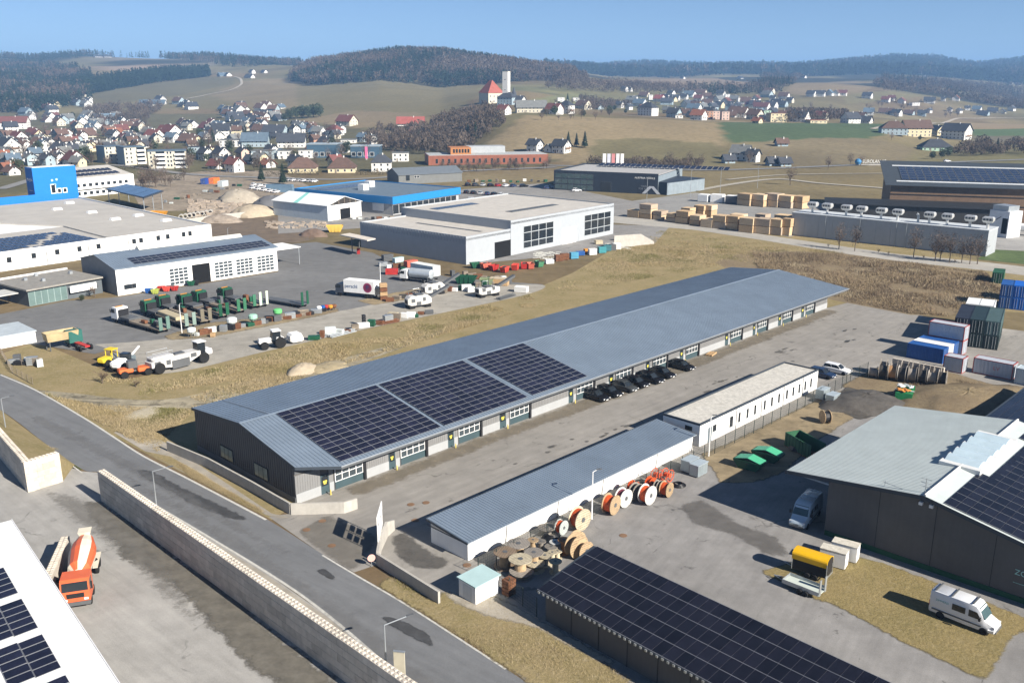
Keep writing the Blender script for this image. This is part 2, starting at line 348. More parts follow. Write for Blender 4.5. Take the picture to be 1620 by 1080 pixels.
sheet('yard', pp((-300,700),(0,700),(128,745),(165,748),(250,803),(420,905),(520,975),(640,1078),(760,1200),(500,1500),(-500,1500)), .008, m_conc)
road = sheet('road', smoothline(pp(*rr))+smoothline(pp(*rl)), .02, m_road)
m_line = M('faded white line', (.5, .49, .45), rough=.8, var=.25, scale=3)
def strip(name, pts, wd, z, m, parent=None):
    pts = [Vector((p[0], p[1], 0)) for p in pts]; l = []; r = []
    for i, p in enumerate(pts):
        d = (pts[min(i+1, len(pts)-1)]-pts[max(i-1, 0)]).normalized(); n = Vector((-d.y, d.x, 0))*wd/2; l.append(p+n); r.append(p-n)
    return sheet(name, l+r[::-1], z, m, parent)
strip('edge_line', smoothline(pp(*[(x+1, y+2) for x, y in rr[1:8]])), .28, .026, m_line, road)
strip('edge_line', smoothline(pp(*[(x-1, y-2) for x, y in rl[1:5]])), .28, .026, m_line, road)
strip('edge_line', smoothline(pp((510,878),(567,912),(647,959),(800,1058))), .2, .026, m_line, road)
strip('kerb', smoothline(pp((130,748),(70,704),(0,652))), .2, .026, m_line, road)
sheet('verge', pp((268,704),(430,812),(458,818),(445,820),(420,814),(300,752),(230,714),(180,684),(215,672)), .016, m_gravel)
sheet('verge', pp((300,757-6),(420,814),(400,800),(270,722),(230,714)), .024, m_grass)
sheet('verge', pp((0,650),(70,702),(128,744),(132,736),(95,715),(0,705),(-80,690),(-80,610)), .012, m_green)
sheet('verge', pp((165,752),(250,806),(420,908),(520,978),(640,1081),(755,1196),(700,1200),(560,1060),(400,920),(240,812)), .03, m_gravel)
sheet('yard', pp((-200,500),(0,497),(47,488),(105,476),(187,470),(440,430),(438,388),(500,383),(590,400),(640,425),(720,440),(860,450),(840,463),(700,493),(590,516),(420,553),(330,570),(250,560),(200,545),(150,560),(60,545),(0,545),(-200,560)), .016, m_dark)
sheet('yard', smoothline(pp((150,545),(270,535),(420,510),(560,488),(700,458),(850,450),(840,464),(700,495),(590,518),(420,556),(300,585),(230,590),(210,565))), .02, m_track)
sheet('field', pp((300,352),(440,342),(500,378),(470,384),(437,384),(335,383)), .008, M('ploughed earth', (.16, .12, .078), var=.3, scale=.3, bump=.6, bscale=2))
sheet('path', pp((960,341),(1100,354),(1200,370),(1327,389),(1420,402),(1550,414),(1640,424),(1900,455),(1900,470),(1640,438),(1550,427),(1420,413),(1327,400),(1200,379),(1100,364),(965,352)), .016, ground_mat('concrete lane', (.38, .36, .32), patch=.12, stain=.66))
sheet('yard', pp((960,341),(1100,354),(1200,368),(1250,375),(1400,330),(1100,305),(1000,318),(920,330)), .01, ground_mat('timber yard asphalt', (.27, .265, .25), patch=.12))
sheet('yard', pp((730,300),(860,290),(1000,318),(1060,322),(970,345),(960,355),(1060,358),(1035,386),(970,378),(585,360),(440,370),(440,300),(560,290)), .012, ground_mat('dealer asphalt', (.25, .24, .225), patch=.15, streakang=.2))
sheet('yard', pp((585,385),(740,418),(830,410),(1035,385),(960,372),(740,330)), .016, m_yard2)
sheet('yard', pp((225,335),(440,330),(500,300),(440,270),(330,270),(200,285)), .012, ground_mat('works yard', (.27, .225, .17), patch=.3, stain=.58))
sheet('verge', pp((1575,395),(1900,410),(1900,445),(1640,420),(1545,410)), .02, M('bright grass', (.085, .12, .035), var=.3, scale=.5, bump=.6))
sheet('yard', pp((1380,330),(1900,360),(1900,412),(1575,396),(1480,375),(1250,365)), .011, m_conc)
def lane(name, px, wd, col, lift=.25):
    pts = [GP(*q) for q in px]; pts = smoothline(pts, 8); vs = []; fs = []
    for i, p in enumerate(pts):
        d = (pts[min(i+1, len(pts)-1)]-pts[max(i-1, 0)]); d.z = 0; d.normalize(); n = Vector((-d.y, d.x, 0))*wd/2
        for s in (1, -1):
            q = p+n*s; q.z = float(zfun(q.x, q.y))+lift; vs.append(q)
        if i: fs.append((2*i-2, 2*i-1, 2*i+1, 2*i))
    me = bpy.data.meshes.new(name); me.from_pydata(vs, [], fs); me.materials.append(M('lane '+name+str(col), col, rough=.9, var=.15)); return struct(link(name, me))
lane('country_lane', [(295,157),(330,150),(365,143),(382,134),(378,124),(370,122)], 5, (.42, .38, .31), .8)
lane('country_lane', [(1100,303),(1160,292),(1230,284),(1300,291),(1420,300)], 4, (.36, .33, .27))
lane('road', [(860,262),(1000,266),(1100,270),(1200,268),(1350,262),(1480,258),(1700,250)], 6, (.2, .2, .195))
lane('country_lane', [(1150,285),(1250,277),(1420,275)], 3, (.34, .31, .25))
lane('road', [(0,300),(100,272),(180,262),(300,276),(420,282),(560,284),(720,272),(880,265)], 6, (.22, .215, .205))
lane('country_lane', [(1380,205),(1500,193),(1560,188),(1700,183)], 5, (.36, .32, .26), .5)
lane('country_lane', [(985,183),(1060,188),(1140,193),(1240,196)], 4, (.4, .38, .34), .4)

def stain(poly, col, z=.03, soft=.9, seed=0, world=False, amt=1., base=None):
    W = poly if world else [P(*q) for q in poly]; wp = [(p[0], p[1]) for p in W]; xs = [p[0] for p in wp]; ys = [p[1] for p in wp]; st = max(.18, min(.6, (max(xs)-min(xs))/70))
    X_, Y_ = np.meshgrid(np.arange(min(xs)-1.5, max(xs)+1.5, st), np.arange(min(ys)-1.5, max(ys)+1.5, st)); m = inpoly(X_, Y_, wp).astype(float)
    for _ in range(max(2, int(soft/st*2))):
        k = np.pad(m, 1); m = (k[1:-1, 1:-1]*2+k[:-2, 1:-1]+k[2:, 1:-1]+k[1:-1, :-2]+k[1:-1, 2:])/6
    ny_, nx_ = m.shape; I_ = np.arange(nx_*ny_).reshape(ny_, nx_); F_ = np.stack([I_[:-1, :-1], I_[:-1, 1:], I_[1:, 1:], I_[1:, :-1]], -1).reshape(-1, 4); keep = (m.ravel()[F_].max(1) > .02); F_ = F_[keep]; use = np.unique(F_); re_ = np.full(nx_*ny_, -1); re_[use] = np.arange(len(use))
    ZC[0] += 1; me = bpy.data.meshes.new('damp_patch'); me.from_pydata(np.stack([X_.ravel()[use], Y_.ravel()[use], np.full(len(use), z+ZC[0]*.0005)], 1).tolist(), [], re_[F_].tolist())
    ca = me.color_attributes.new('mask', 'FLOAT_COLOR', 'POINT'); mv = m.ravel()[use]; ca.data.foreach_set('color', np.stack([mv, mv, mv, np.ones_like(mv)], 1).astype(np.float32).ravel())
    key = 'stain %s %.2f' % (col, amt) if base is None else 'feathered '+base.name
    if key not in MATS:
        mt = M(key, col, rough=.8, var=.3, scale=.7) if base is None else base.copy(); MATS[key] = mt; nt = mt.node_tree; N = nt.nodes; K = nt.links; at = N.new('ShaderNodeVertexColor'); at.layer_name = 'mask'; g = N.new('ShaderNodeNewGeometry')
        no = N.new('ShaderNodeTexNoise'); no.inputs['Scale'].default_value = .9; no.inputs['Detail'].default_value = 9; no.inputs['Roughness'].default_value = .75; K.new(g.outputs['Position'], no.inputs['Vector'])
        ad = N.new('ShaderNodeMath'); ad.operation = 'MULTIPLY_ADD'; K.new(no.outputs['Fac'], ad.inputs[0]); ad.inputs[1].default_value = 1.5; ad.inputs[2].default_value = -.75
        a2 = N.new('ShaderNodeMath'); a2.operation = 'ADD'; K.new(ad.outputs[0], a2.inputs[0]); K.new(at.outputs[0], a2.inputs[1])
        mr = N.new('ShaderNodeMapRange'); mr.inputs[1].default_value = .35; mr.inputs[2].default_value = .75; mr.inputs[4].default_value = amt; K.new(a2.outputs[0], mr.inputs[0]); K.new(mr.outputs[0], N['Principled BSDF'].inputs['Alpha'])
    me.materials.append(MATS[key]); return struct(link('damp_patch', me))
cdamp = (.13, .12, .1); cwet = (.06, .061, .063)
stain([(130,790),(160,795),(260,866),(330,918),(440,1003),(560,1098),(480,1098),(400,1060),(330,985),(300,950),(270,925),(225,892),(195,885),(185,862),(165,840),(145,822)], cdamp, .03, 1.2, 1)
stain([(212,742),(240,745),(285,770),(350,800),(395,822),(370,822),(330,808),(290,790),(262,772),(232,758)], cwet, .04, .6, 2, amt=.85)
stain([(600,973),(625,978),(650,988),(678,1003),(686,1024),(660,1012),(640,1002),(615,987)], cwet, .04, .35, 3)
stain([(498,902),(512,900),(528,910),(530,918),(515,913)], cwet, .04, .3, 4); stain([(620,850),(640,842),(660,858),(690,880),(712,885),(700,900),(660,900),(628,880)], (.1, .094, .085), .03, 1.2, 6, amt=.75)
stain([(1075,800),(1110,790),(1170,830),(1230,850),(1250,880),(1215,878),(1160,845),(1100,830)], (.13, .122, .112), .03, 1.8, 7, amt=.6)
stain([(60,770),(160,800),(250,880),(300,950),(330,1010),(280,960),(200,880),(120,820)], (.2, .19, .17), .03, 2, 8, amt=.5)
stain([(520,815),(600,850),(560,905),(505,870),(470,840)], (.17, .155, .13), .03, 1.5, 9, amt=.5)
g_ = random.Random(77)
for u, v, n in ((30, -10, 5), (41, -12, 7), (60, -13, 6), (72, -11, 6), (84, -14, 7), (96, -10, 4), (14, -13, 4), (108, -15, 7), (116, -11, 5), (36, -15, 3)):
    for k in range(n):
        a = u+g_.gauss(0, 2.6); b = v+g_.gauss(0, .5); L_ = g_.uniform(.8, 2.6); w_ = g_.uniform(.15, .45); stain([S(a, b), S(a+L_*.3, b-w_), S(a+L_, b-w_*.4), S(a+L_*.9, b+w_*.2), S(a+L_*.4, b+w_)], (.1, .095, .085), .03, .2, k, True, .55)
stain([S(6, -.6), S(131, -.6), S(131, -3.4), S(60, -4), S(30, -3.2), S(6, -3.6)], (.2, .17, .125), .03, 1.2, 20, True, .6)

stain([(1310,868),(1400,892),(1500,928),(1640,985),(1600,1010),(1560,1078),(1420,1012),(1330,962),(1290,948),(1230,917),(1203,905),(1240,893)], 0, .02, .45, base=m_lawn)
stain([(1110,718),(1160,698),(1290,633),(1330,618),(1385,640),(1350,662),(1300,692),(1240,748),(1190,764),(1140,764)], 0, .02, .6, base=m_dirt)
stain([(1400,576),(1440,588),(1500,588),(1620,623),(1640,640),(1540,662),(1440,656),(1400,642),(1330,610)], 0, .02, .7, base=m_weed)
stain([(1305,640),(1340,612),(1400,628),(1420,648),(1360,665)], (.075, .068, .058), .03, .8)
stain([(258,532),(330,511),(450,499),(530,485),(537,493),(440,513),(330,534),(270,538)], 0, .024, .8, base=m_dirt); stain([(565,476),(620,464),(690,452),(702,460),(650,473),(590,483)], 0, .024, .8, base=m_dirt)
stain([(190,745),(300,805),(420,880),(520,945),(640,1040),(700,1090),(660,1090),(600,1040),(500,955),(400,888),(290,815),(200,760)], (.2, .2, .2), .03, .7, amt=.35)
stain([(60,655),(150,700),(260,760),(380,830),(470,880),(450,880),(360,832),(240,765),(130,706),(50,665)], (.2, .2, .2), .03, .7, amt=.35)

stain([(612,912),(690,955),(700,935),(735,945),(790,945),(850,985),(1000,1080),(1200,1200),(1000,1200),(850,1090),(800,1055),(647,955),(598,925)], 0, .028, .35, base=m_grass)
stain([(700,935),(735,945),(790,945),(860,985),(980,1050),(955,1050),(840,990),(780,978),(720,955)], 0, .034, .7, base=m_gravel)
# ---------------------------------------------------------------- shared materials
w_white = M('white render', (.8, .8, .78), rough=.7, var=.05, streak=.06)
w_offwhite = M('offwhite wall', (.68, .66, .61), rough=.75, var=.06, streak=.1)
m_seam = M('grey blue roof sheet', (.225, .28, .345), rough=.42, metal=.3, var=.1, scale=.25, streak=.0, spec=.3)
m_seamd = M('dark roof trim', (.045, .055, .068), rough=.45, var=.15)
m_pv = M('photovoltaic glass', (.013, .013, .026), rough=.16, var=.35, scale=1.1, rnd=.3, spec=.45)
m_pvf = M('panel frame', (.27, .28, .3), rough=.4, metal=.3, var=.1)
m_pvdark = M('black photovoltaic glass', (.010, .010, .016), rough=.14, var=.3, scale=1.1, rnd=.3, spec=.45)
m_anth = M('anthracite cladding', (.105, .099, .093), rough=.6, var=.12, scale=.3, streak=.12)
m_green = M('dark teal door', (.05, .08, .09), rough=.5, var=.1)
m_glass = M('dark window glass', (.018, .023, .028), rough=.07, var=.2, spec=.6)
m_pane = M('reflecting glazing', (.05, .065, .075), rough=.06, var=.3, spec=.7)
m_yel = M('yellow sign', (.55, .47, .08), rough=.5, var=.08)
m_conc1 = M('cast concrete', (.42, .4, .36), rough=.85, var=.12, scale=.9, bump=.2, streak=.16)
m_block = M('pale concrete block', (.52, .47, .4), rough=.9, var=.16, scale=1.5, bump=.5, bscale=9, rnd=.14, streak=.1)
m_steel = M('galvanised steel', (.42, .45, .47), rough=.42, metal=.6, var=.15)
m_black = M('black rubber', (.012, .012, .012), rough=.8, var=.1)
m_blackp = M('black trim', (.02, .02, .022), rough=.5)
m_lightp = M('light grey wall panel', (.34, .35, .355), rough=.7, var=.06, streak=.08)
m_greyp = M('grey ribbed wall panel', (.2, .2, .198), rough=.6, var=.06, streak=.08)
m_whitep = M('white paint', (.78, .78, .77), rough=.4, var=.05, spec=.4)
m_dgrey = M('dark grey metal', (.10, .105, .11), rough=.5, var=.12)
m_wood = M('raw timber', (.45, .3, .16), rough=.8, var=.25, scale=4, rnd=.15)
m_oldwood = M('weathered wood', (.22, .185, .145), rough=.9, var=.3, scale=3, rnd=.25)
m_orange = M('orange cable', (.55, .085, .02), rough=.5, var=.2, scale=4, rnd=.2)
m_red = M('red paint', (.42, .035, .03), rough=.5, var=.2, scale=2, rnd=.2)
m_dgreen = M('dark green paint', (.015, .085, .045), rough=.45, var=.2, scale=1.5, rnd=.15)
m_rust = M('rusty steel', (.16, .07, .035), rough=.9, var=.4, scale=3)
m_blue = M('blue container paint', (.02, .09, .3), rough=.5, var=.15, scale=1, streak=.1)
m_blackg = M('dark green black container paint', (.02, .035, .035), rough=.5, var=.2, scale=1, streak=.15)
ORD = 'first second third fourth fifth sixth seventh eighth ninth tenth eleventh twelfth thirteenth fourteenth fifteenth sixteenth seventeenth eighteenth nineteenth twentieth twenty-first twenty-second twenty-third twenty-fourth'.split()
def panel_mesh(w_, h_, glass=None, fr=.035, frame=None):
    mb = MB(); mb.box(0, w_, 0, h_, 0, .035, 1); mb.add([(fr, fr, .0375), (w_-fr, fr, .0375), (w_-fr, h_-fr, .0375), (fr, h_-fr, .0375)], [(0, 1, 2, 3)], 0)
    return mb.mesh('solar_panel', [glass or m_pv, frame or m_pvf])
def text(parent, s, size, loc, rot, mat, depth=.01, ax='CENTER', name='lettering', sx=1.):
    c = bpy.data.curves.new('t', 'FONT'); c.body = s; c.size = size; c.align_x = ax; c.align_y = 'CENTER'; c.extrude = depth
    o = bpy.data.objects.new('t', c); COL.objects.link(o); bpy.context.view_layer.update()
    me = bpy.data.meshes.new_from_object(o.evaluated_get(bpy.context.evaluated_depsgraph_get())); bpy.data.objects.remove(o)
    me.materials.clear(); me.materials.append(mat)
    q = link(name, me, parent, loc); q.rotation_euler = rot; q.scale = (sx, 1, 1); return q
# ---------------------------------------------------------------- the long commercial hall
hall = thing('commercial_hall', 'long low grey hall with solar roof and a row of sectional garage doors', 'building', S(0, 0), TH)
def zr(v): return 6.9-.186*(11.3-v) if v < 11.3 else 6.9-.0875*(v-11.3)
mb = MB()
mb.prism([(0, .1), (132.5, .1), (131.8, 11.3), (131.6, 23), (0, 23), (0, 11.3)], 0, lambda x, y: zr(y)-.16, 0)
ob('wall', mb, m_anth, hall)
mb = MB(); mb.box(-.05, 0, .1, 23, 0, .75); ob('plinth', mb, M('blue grey plinth', (.16, .17, .185), var=.1), hall)
# vertical joints of the gable cladding
mb = MB()
for i in range(1, 47): mb.box(-.025, .01, .1+i*.49, .13+i*.49, .75, zr(i*.49)-.3)
o = ob('cladding_joint', mb, m_blackp, hall); o['kind'] = 'stuff'
front = [(-.15, -.5), (4.3, -3.05), (135.7, -3.05), (131.7, 11.3)]; back = [(-.15, 11.3), (131.7, 11.3), (131.7, 23.3), (-.15, 23.3)]
mb = MB(); mb.prism(front+[(-.15, 11.3)], lambda x, y: zr(y)-.16, lambda x, y: zr(y), 0); roof_f = ob('roof', mb, m_seam, hall)
mb = MB(); mb.prism(back, lambda x, y: zr(y)-.16, lambda x, y: zr(y), 0); roof_b = ob('roof', mb, m_seam, hall)
mb = MB()
for i in range(0, 272):
    u = .15+i*.5; v0 = -.5-min(max(u, 0), 4.3)*.57 if u < 4.3 else -3.05; v1 = 11.3
    if u > 131.7: v1 = 11.3-(u-131.7)*14.35/4
    if v1 > v0+.3:
        z0, z1 = zr(v0), zr(v1); mb.add([(u-.035, v0, z0), (u+.035, v0, z0), (u+.035, v1, z1), (u-.035, v1, z1), (u-.012, v0, z0+.06), (u+.012, v0, z0+.06), (u+.012, v1, z1+.06), (u-.012, v1, z1+.06)], [(4, 5, 6, 7), (0, 1, 5, 4), (1, 2, 6, 5), (3, 0, 4, 7), (2, 3, 7, 6)])
o = ob('standing_seam', mb, m_seam, roof_f); o['kind'] = 'stuff'
mb = MB()
for i in range(0, 263):
    u = .15+i*.5; z0, z1 = zr(11.3), zr(23.3); mb.add([(u-.035, 11.3, z0), (u+.035, 11.3, z0), (u+.035, 23.3, z1), (u-.035, 23.3, z1), (u-.012, 11.3, z0+.06), (u+.012, 11.3, z0+.06), (u+.012, 23.3, z1+.06), (u-.012, 23.3, z1+.06)], [(4, 5, 6, 7), (0, 1, 5, 4), (1, 2, 6, 5), (3, 0, 4, 7), (2, 3, 7, 6)])
o = ob('standing_seam', mb, m_seam, roof_b); o['kind'] = 'stuff'
mb = MB(); mb.ext([(11.0, zr(11.0)+.05), (11.3, zr(11.3)+.09), (11.6, zr(11.6)+.05), (11.3, zr(11.3)-.02)], -.2, 131.7, 'x'); ob('ridge_cap', mb, m_seam, hall)
def trim(pts, wd, ht, mat, name, parent):      # band hung from the roof edge
    mb = MB()
    for a, b in zip(pts[:-1], pts[1:]):
        a = Vector(a); b = Vector(b); n = Vector((-(b-a).y, (b-a).x, 0)).normalized()*wd
        mb.loft([[a, a+n, a+n-Vector((0, 0, ht)), a-Vector((0, 0, ht))], [b, b+n, b+n-Vector((0, 0, ht)), b-Vector((0, 0, ht))]])
    return ob(name, mb, mat, parent)
trim([(-.17, 23.3, zr(23.3)+.03), (-.17, 11.3, zr(11.3)+.03), (-.17, -.5, zr(-.5)+.03), (4.25, -3.09, zr(-3.05)+.03)], -.06, .34, m_seamd, 'verge_trim', hall)
mb = MB(); mb.tube((4.2, -3.12, zr(-3.05)-.03), (135.7, -3.12, zr(-3.05)-.03), .09, 6); ob('gutter', mb, m_steel, hall)
trim([(4.3, -3.04, zr(-3.05)-.1), (135.6, -3.04, zr(-3.05)-.1)], .05, .3, m_dgrey, 'eave_fascia', hall)
mb = MB(); mb.tube((4.0, 22.9, zr(22.9)+.03), (4.0, 11.4, zr(11.4)+.06), .05, 5); ob('snow_guard', mb, m_steel, hall)
# solar panels: three fields of nine, nine and seven columns by thirteen rows
pm = panel_mesh(1.69, 1.005, None, .026); sl = math.atan(.186); npan = 0; rest = MB()
for c0, nc in ((4.75, 9), (20.75, 9), (37.2, 7)):
    for i in range(nc):
        for j in range(13):
            v = -2.3+j*1.02; x = c0+i*1.71; z = zr(v)+.1
            if npan < 300:
                o = link('solar_panel', pm, hall, (x, v, z)); o.rotation_euler = (sl, 0, 0); npan += 1
            else:
                e = [(x, v), (x+1.68, v), (x+1.68, v+1.0), (x, v+1.0)]; rest.prism(e, lambda a, b: zr(b)+.1, lambda a, b: zr(b)+.135, 1)
                e = [(x+.035, v+.035), (x+1.645, v+.035), (x+1.645, v+.965), (x+.035, v+.965)]; rest.add([(a, b, zr(b)+.1375) for a, b in e], [(0, 1, 2, 3)], 0)
o = ob('solar_panel_field', rest, [m_pv, m_pvf], hall); o['kind'] = 'stuff'
def uof(px): return Lc(px, 797+(px-469)*(487-797)/(1308-469))[0]
bays = [(508.5,521.4,531,575),(615.4,625.7,634.6,672.7),(708.6,718,726,758.8),(790.4,800,806.7,836.3),(899,906.3,912,937.4),(962.5,969.8,973.7,997.8),(1021,1026.9,1032,1053),(1074.4,1080,1084.5,1102.9),(1146,1151,1155,1171.5),(1189.9,1194,1197.6,1211.9),(1230,1234.7,1237.5,1251),(1266.4,1271,1274,1286.2)]
x0 = .02; gl_mesh = {}
def wallpanel(a, b):
    mb = MB(); mb.box(a, b, 0, .08, 1.2, 3.4)
    for k in range(1, int((b-a)/.33)): mb.box(a+k*.33-.02, a+k*.33+.02, -.03, 0, 1.22, 3.38)
    ob('wall_panel', mb, m_greyp, hall); mb = MB(); mb.box(a, b, -.07, .07, 0, 1.18); ob('plinth_panel', mb, m_lightp, hall)
for d0, d1, g0, g1 in bays:
    d0, d1, g0, g1 = map(uof, (d0, d1, g0, g1))
    wallpanel(x0, d0-.02)
    wallpanel(d1+.02, g0-.22)
    mb = MB(); mb.box(d0, d1, -.02, .05, 0, 2.35); dr = ob('door', mb, m_green, hall)
    mb = MB(); mb.box(d0+.3, d1-.3, -.045, -.02, 1.42, 1.66); mb.box(d0+.38, d1-.38, -.045, -.02, 1.2, 1.42); ob('sign', mb, m_yel, dr)
    mb = MB(); mb.box(d0+.12, d1-.12, -.03, -.021, 1.0, 2.2); ob('door_glass', mb, m_glass, dr)
    mb = MB(); mb.tube((g0-.15, -.12, 0), (g0-.15, -.12, 4.2), .05, 6); ob('downpipe', mb, m_dgrey, hall)
    mb = MB(); mb.box(g1, g1+.35, -.25, .1, 0, 3.9); ob('pier', mb, m_blackp, hall)
    mb = MB(); mb.box(g0, g1, .02, .09, 0, 3.6); gd = ob('garage_door', mb, m_blackp, hall)
    mb = MB(); mb.box(g0+.03, g1-.03, -.015, .02, 0.02, .95); ob('door_panel', mb, m_green, gd)
    W = (g1-g0)/4
    mb = MB()
    for k in range(4):
        for r in range(3): mb.box(g0+k*W+.09, g0+(k+1)*W-.09, .006, .02, 1.05+r*.82, 1.05+r*.82+.68)
    ob('glazing', mb, m_pane, gd)
    mb = MB()
    for r in range(4): mb.box(g0, g1, -.02, .019, .96+r*.82, 1.04+r*.82)
    for k in range(5): mb.box(g0+k*W-.045+.045*(k == 0)-.045*(k == 4), g0+k*W+.045+.045*(k == 0)-.045*(k == 4), -.018, .019, 1.04, 3.5)
    ob('door_frame', mb, m_whitep, gd)
    x0 = g1+.37
wallpanel(x0, 132.45)
mb = MB(); mb.box(.02, 132.4, -.02, .09, 3.62, 4.55); ob('fascia', mb, m_dgrey, hall)
for va in (7.2, 15.2):                          # two gable windows
    mb = MB(); mb.box(-.09, 0, va-1.5, va+1.5, 1.0, 2.6); wn = ob('window', mb, m_blackp, hall)
    mb = MB(); [mb.box(-.105, -.09, va-1.42+k*.98, va-.55+k*.98, 1.08, 2.52) for k in range(3)]; ob('pane', mb, M('window painted sky reflection', (.28, .3, .24), rough=.05, spec=.6, var=.3), wn)  # pale pane colour stands in for the sky's reflection
m_boll = M('yellow bollard', (.62, .52, .14), var=.15)
for k, b in enumerate(bays):
    u = uof(b[1])-.35; o = MB().tube((0, 0, 0), (0, 0, .6), .08, 8, 0, .08); o.box(-.13, .13, -.08, .08, .0, .05)
    tag(ob('bollard', o, m_boll, None, S(u, -.75), TH), 'yellow bollard before the %s door of the long hall, counted from the solar end' % ORD[k], 'bollard', 'bollards before the hall doors')
# ---------------------------------------------------------------- low white shed and flat roofed office
shed = thing('storage_shed', 'low white shed with grey metal roof beside the cable drums', 'shed', S(4.75, -23.5), TH)
mb = MB(); mb.prism([(0, 0), (40.4, 0), (40.4, 5.6), (0, 5.6)], 0, lambda x, y: 2.1+y*.085, 0); ob('wall', mb, w_white, shed)
def zs(y): return 2.16+y*.085
mb = MB(); mb.prism([(-.25, -.3), (40.6, -.3), (40.6, 5.95), (-.25, 5.95)], lambda x, y: zs(y)-.1, lambda x, y: zs(y)+.04); rf = ob('roof', mb, m_seam, shed)
mb = MB()
for i in range(102):
    x = -.2+i*.4; mb.add([(x-.04, -.3, zs(-.3)+.04), (x+.04, -.3, zs(-.3)+.04), (x+.04, 5.95, zs(5.95)+.04), (x-.04, 5.95, zs(5.95)+.04), (x, -.3, zs(-.3)+.11), (x, 5.95, zs(5.95)+.11)], [(0, 1, 4), (1, 2, 5, 4), (3, 0, 4, 5), (2, 3, 5)])
o = ob('roof_rib', mb, m_seam, rf); o['kind'] = 'stuff'
mb = MB(); mb.box(-.3, 40.65, 5.95, 6.02, zs(5.95)-.22, zs(5.95)+.1); mb.box(-.31, -.25, -.3, 5.95, 2.0, 2.1); ob('verge_trim', mb, m_seamd, shed)
trim([(-.31, -.3, zs(-.3)+.06), (-.31, 5.95, zs(5.95)+.06)], .06, .2, m_seamd, 'verge_trim', shed)
mb = MB(); mb.tube((-.25, -.36, 2.12), (40.6, -.36, 2.12), .06, 5); ob('gutter', mb, m_steel, shed)
for x in (5.3, 13.4, 21.3, 32, 40): ob('downpipe', MB().tube((x, -.12, 0), (x, -.3, 2.1), .05, 5), m_blackp, shed)
for x in (8, 16, 24, 32): ob('wall_joint', MB().box(x-.012, x+.012, -.006, 0, 0, 2.08), M('joint grey', (.5, .5, .5)), shed)
off = thing('office_building', 'white one storey office with gravel roof and narrow dark windows', 'building', S(46.6, -23.55), TH)
mb = MB(); mb.box(0, 33.5, 0, 5.85, 0, 2.95); ob('wall', mb, w_white, off)
mb = MB(); mb.box(.2, 33.3, .2, 5.65, 2.95, 3.02); ob('gravel_roof', mb, M('roof gravel', (.5, .48, .43), rough=.95, var=.25, scale=2.2, bump=.4), off)
mb = MB(); mb.box(-.03, 33.53, -.03, .2, 2.951, 3.2); mb.box(-.03, 33.53, 5.65, 5.88, 2.951, 3.2); mb.box(-.03, .2, .2, 5.65, 2.951, 3.2); mb.box(33.3, 33.53, .2, 5.65, 2.951, 3.2); ob('parapet', mb, m_seamd, off)
wins = [(5.6,1.0,2.2)]+[(6.9+2.05*i+(.9 if i > 7 else 0), .95, 2.25) for i in range(14)]
def officewin(x, a, b, wd=.55):
    mb = MB(); mb.box(x-wd/2, x+wd/2, -.035, 0, a, b); wn = ob('window', mb, m_dgrey, off)
    ob('pane', MB().box(x-wd/2+.05, x+wd/2-.05, -.045, -.035, a+.05, b-.05), m_glass, wn)
    ob('sill', MB().box(x-wd/2-.06, x+wd/2+.06, -.1, 0, a-.06, a-.002), m_steel, wn)
officewin(3.6, 1.25, 2.15, .9); officewin(7.9, .7, 2.2, .85)
for x in (10.0, 12.2, 14.3, 17.0, 19.1, 21.2, 23.6, 25.6, 27.5, 29.4, 31.3): officewin(x, .85, 2.2)
ob('door', MB().box(2.0, 2.95, -.04, 0, 0, 2.1), M('grey glass door', (.12, .15, .17), rough=.2, spec=.5), off)
for x in (9.1, 16.0, 22.5, 28.5): ob('downpipe', MB().tube((x, -.1, 0), (x, -.1, 2.95), .05, 5), m_dgrey, off)
ob('window', MB().box(-.03, 0, 1.2, 2.3, 1.9, 2.5), m_glass, off)
# small transformer cabin
tr = thing('transformer_cabin', 'small white cabin with pale turquoise roof at the end of the concrete wall', 'cabin', S(-.35, -29.95), TH)
ob('wall', MB().box(0, 3.0, 0, 2.25, 0, 1.85), w_white, tr)
mb = MB(); mb.prism([(-.15, -.15), (3.15, -.15), (3.15, 2.4), (-.15, 2.4)], lambda x, y: 1.86+.04*y, lambda x, y: 1.97+.04*y); ob('roof', mb, M('pale turquoise roof', (.38, .52, .52), rough=.5, var=.08), tr)
for a in (1.5, 2.2): ob('door', MB().box(a, a+.66, -.03, 0, .15, 1.7), M('white steel door', (.66, .7, .7), var=.05), tr)
ob('vent_grille', MB().box(-.03, 0, .5, 1.7, .2, 1.6), M('vent grey white', (.6, .62, .62), streak=.1), tr)
# ---------------------------------------------------------------- solar roofed dark shed at the lower edge
es = thing('solar_shed', 'dark shed under a wide black solar panel roof near the lower edge', 'shed', S(0, 0), TH)
def zE(u, v): return 3.0+(u-1.6-.035*(v+35.4))*.12
poly = [(1.75, -35.5), (10.1, -35.2), (8.3, -74), (.3, -74)]
mb = MB(); mb.prism([(2.3, -36.2), (9.6, -35.9), (8.0, -73.5), (.9, -73.5)], 0, lambda x, y: zE(x, y)-.12); ob('wall', mb, m_anth, es)
for k in range(1, 12):
    v = -36.2-k*3.1; u = 2.3+(v+36.2)*.0375
    ob('wall_joint', MB().box(u-.03, u+.01, v-.03, v+.03, 0, 2.85), m_blackp, es)
mb = MB(); mb.prism(poly, lambda x, y: zE(x, y)-.1, lambda x, y: zE(x, y)+.02); rf = ob('roof', mb, m_seamd, es)
m_pvk = M('dark panel frame', (.07, .07, .085), rough=.35, metal=.3); pe = panel_mesh(1.63, 1.035, m_pvdark, .014, m_pvk); ang = math.atan2(-1.45, -38.5)+math.pi/2
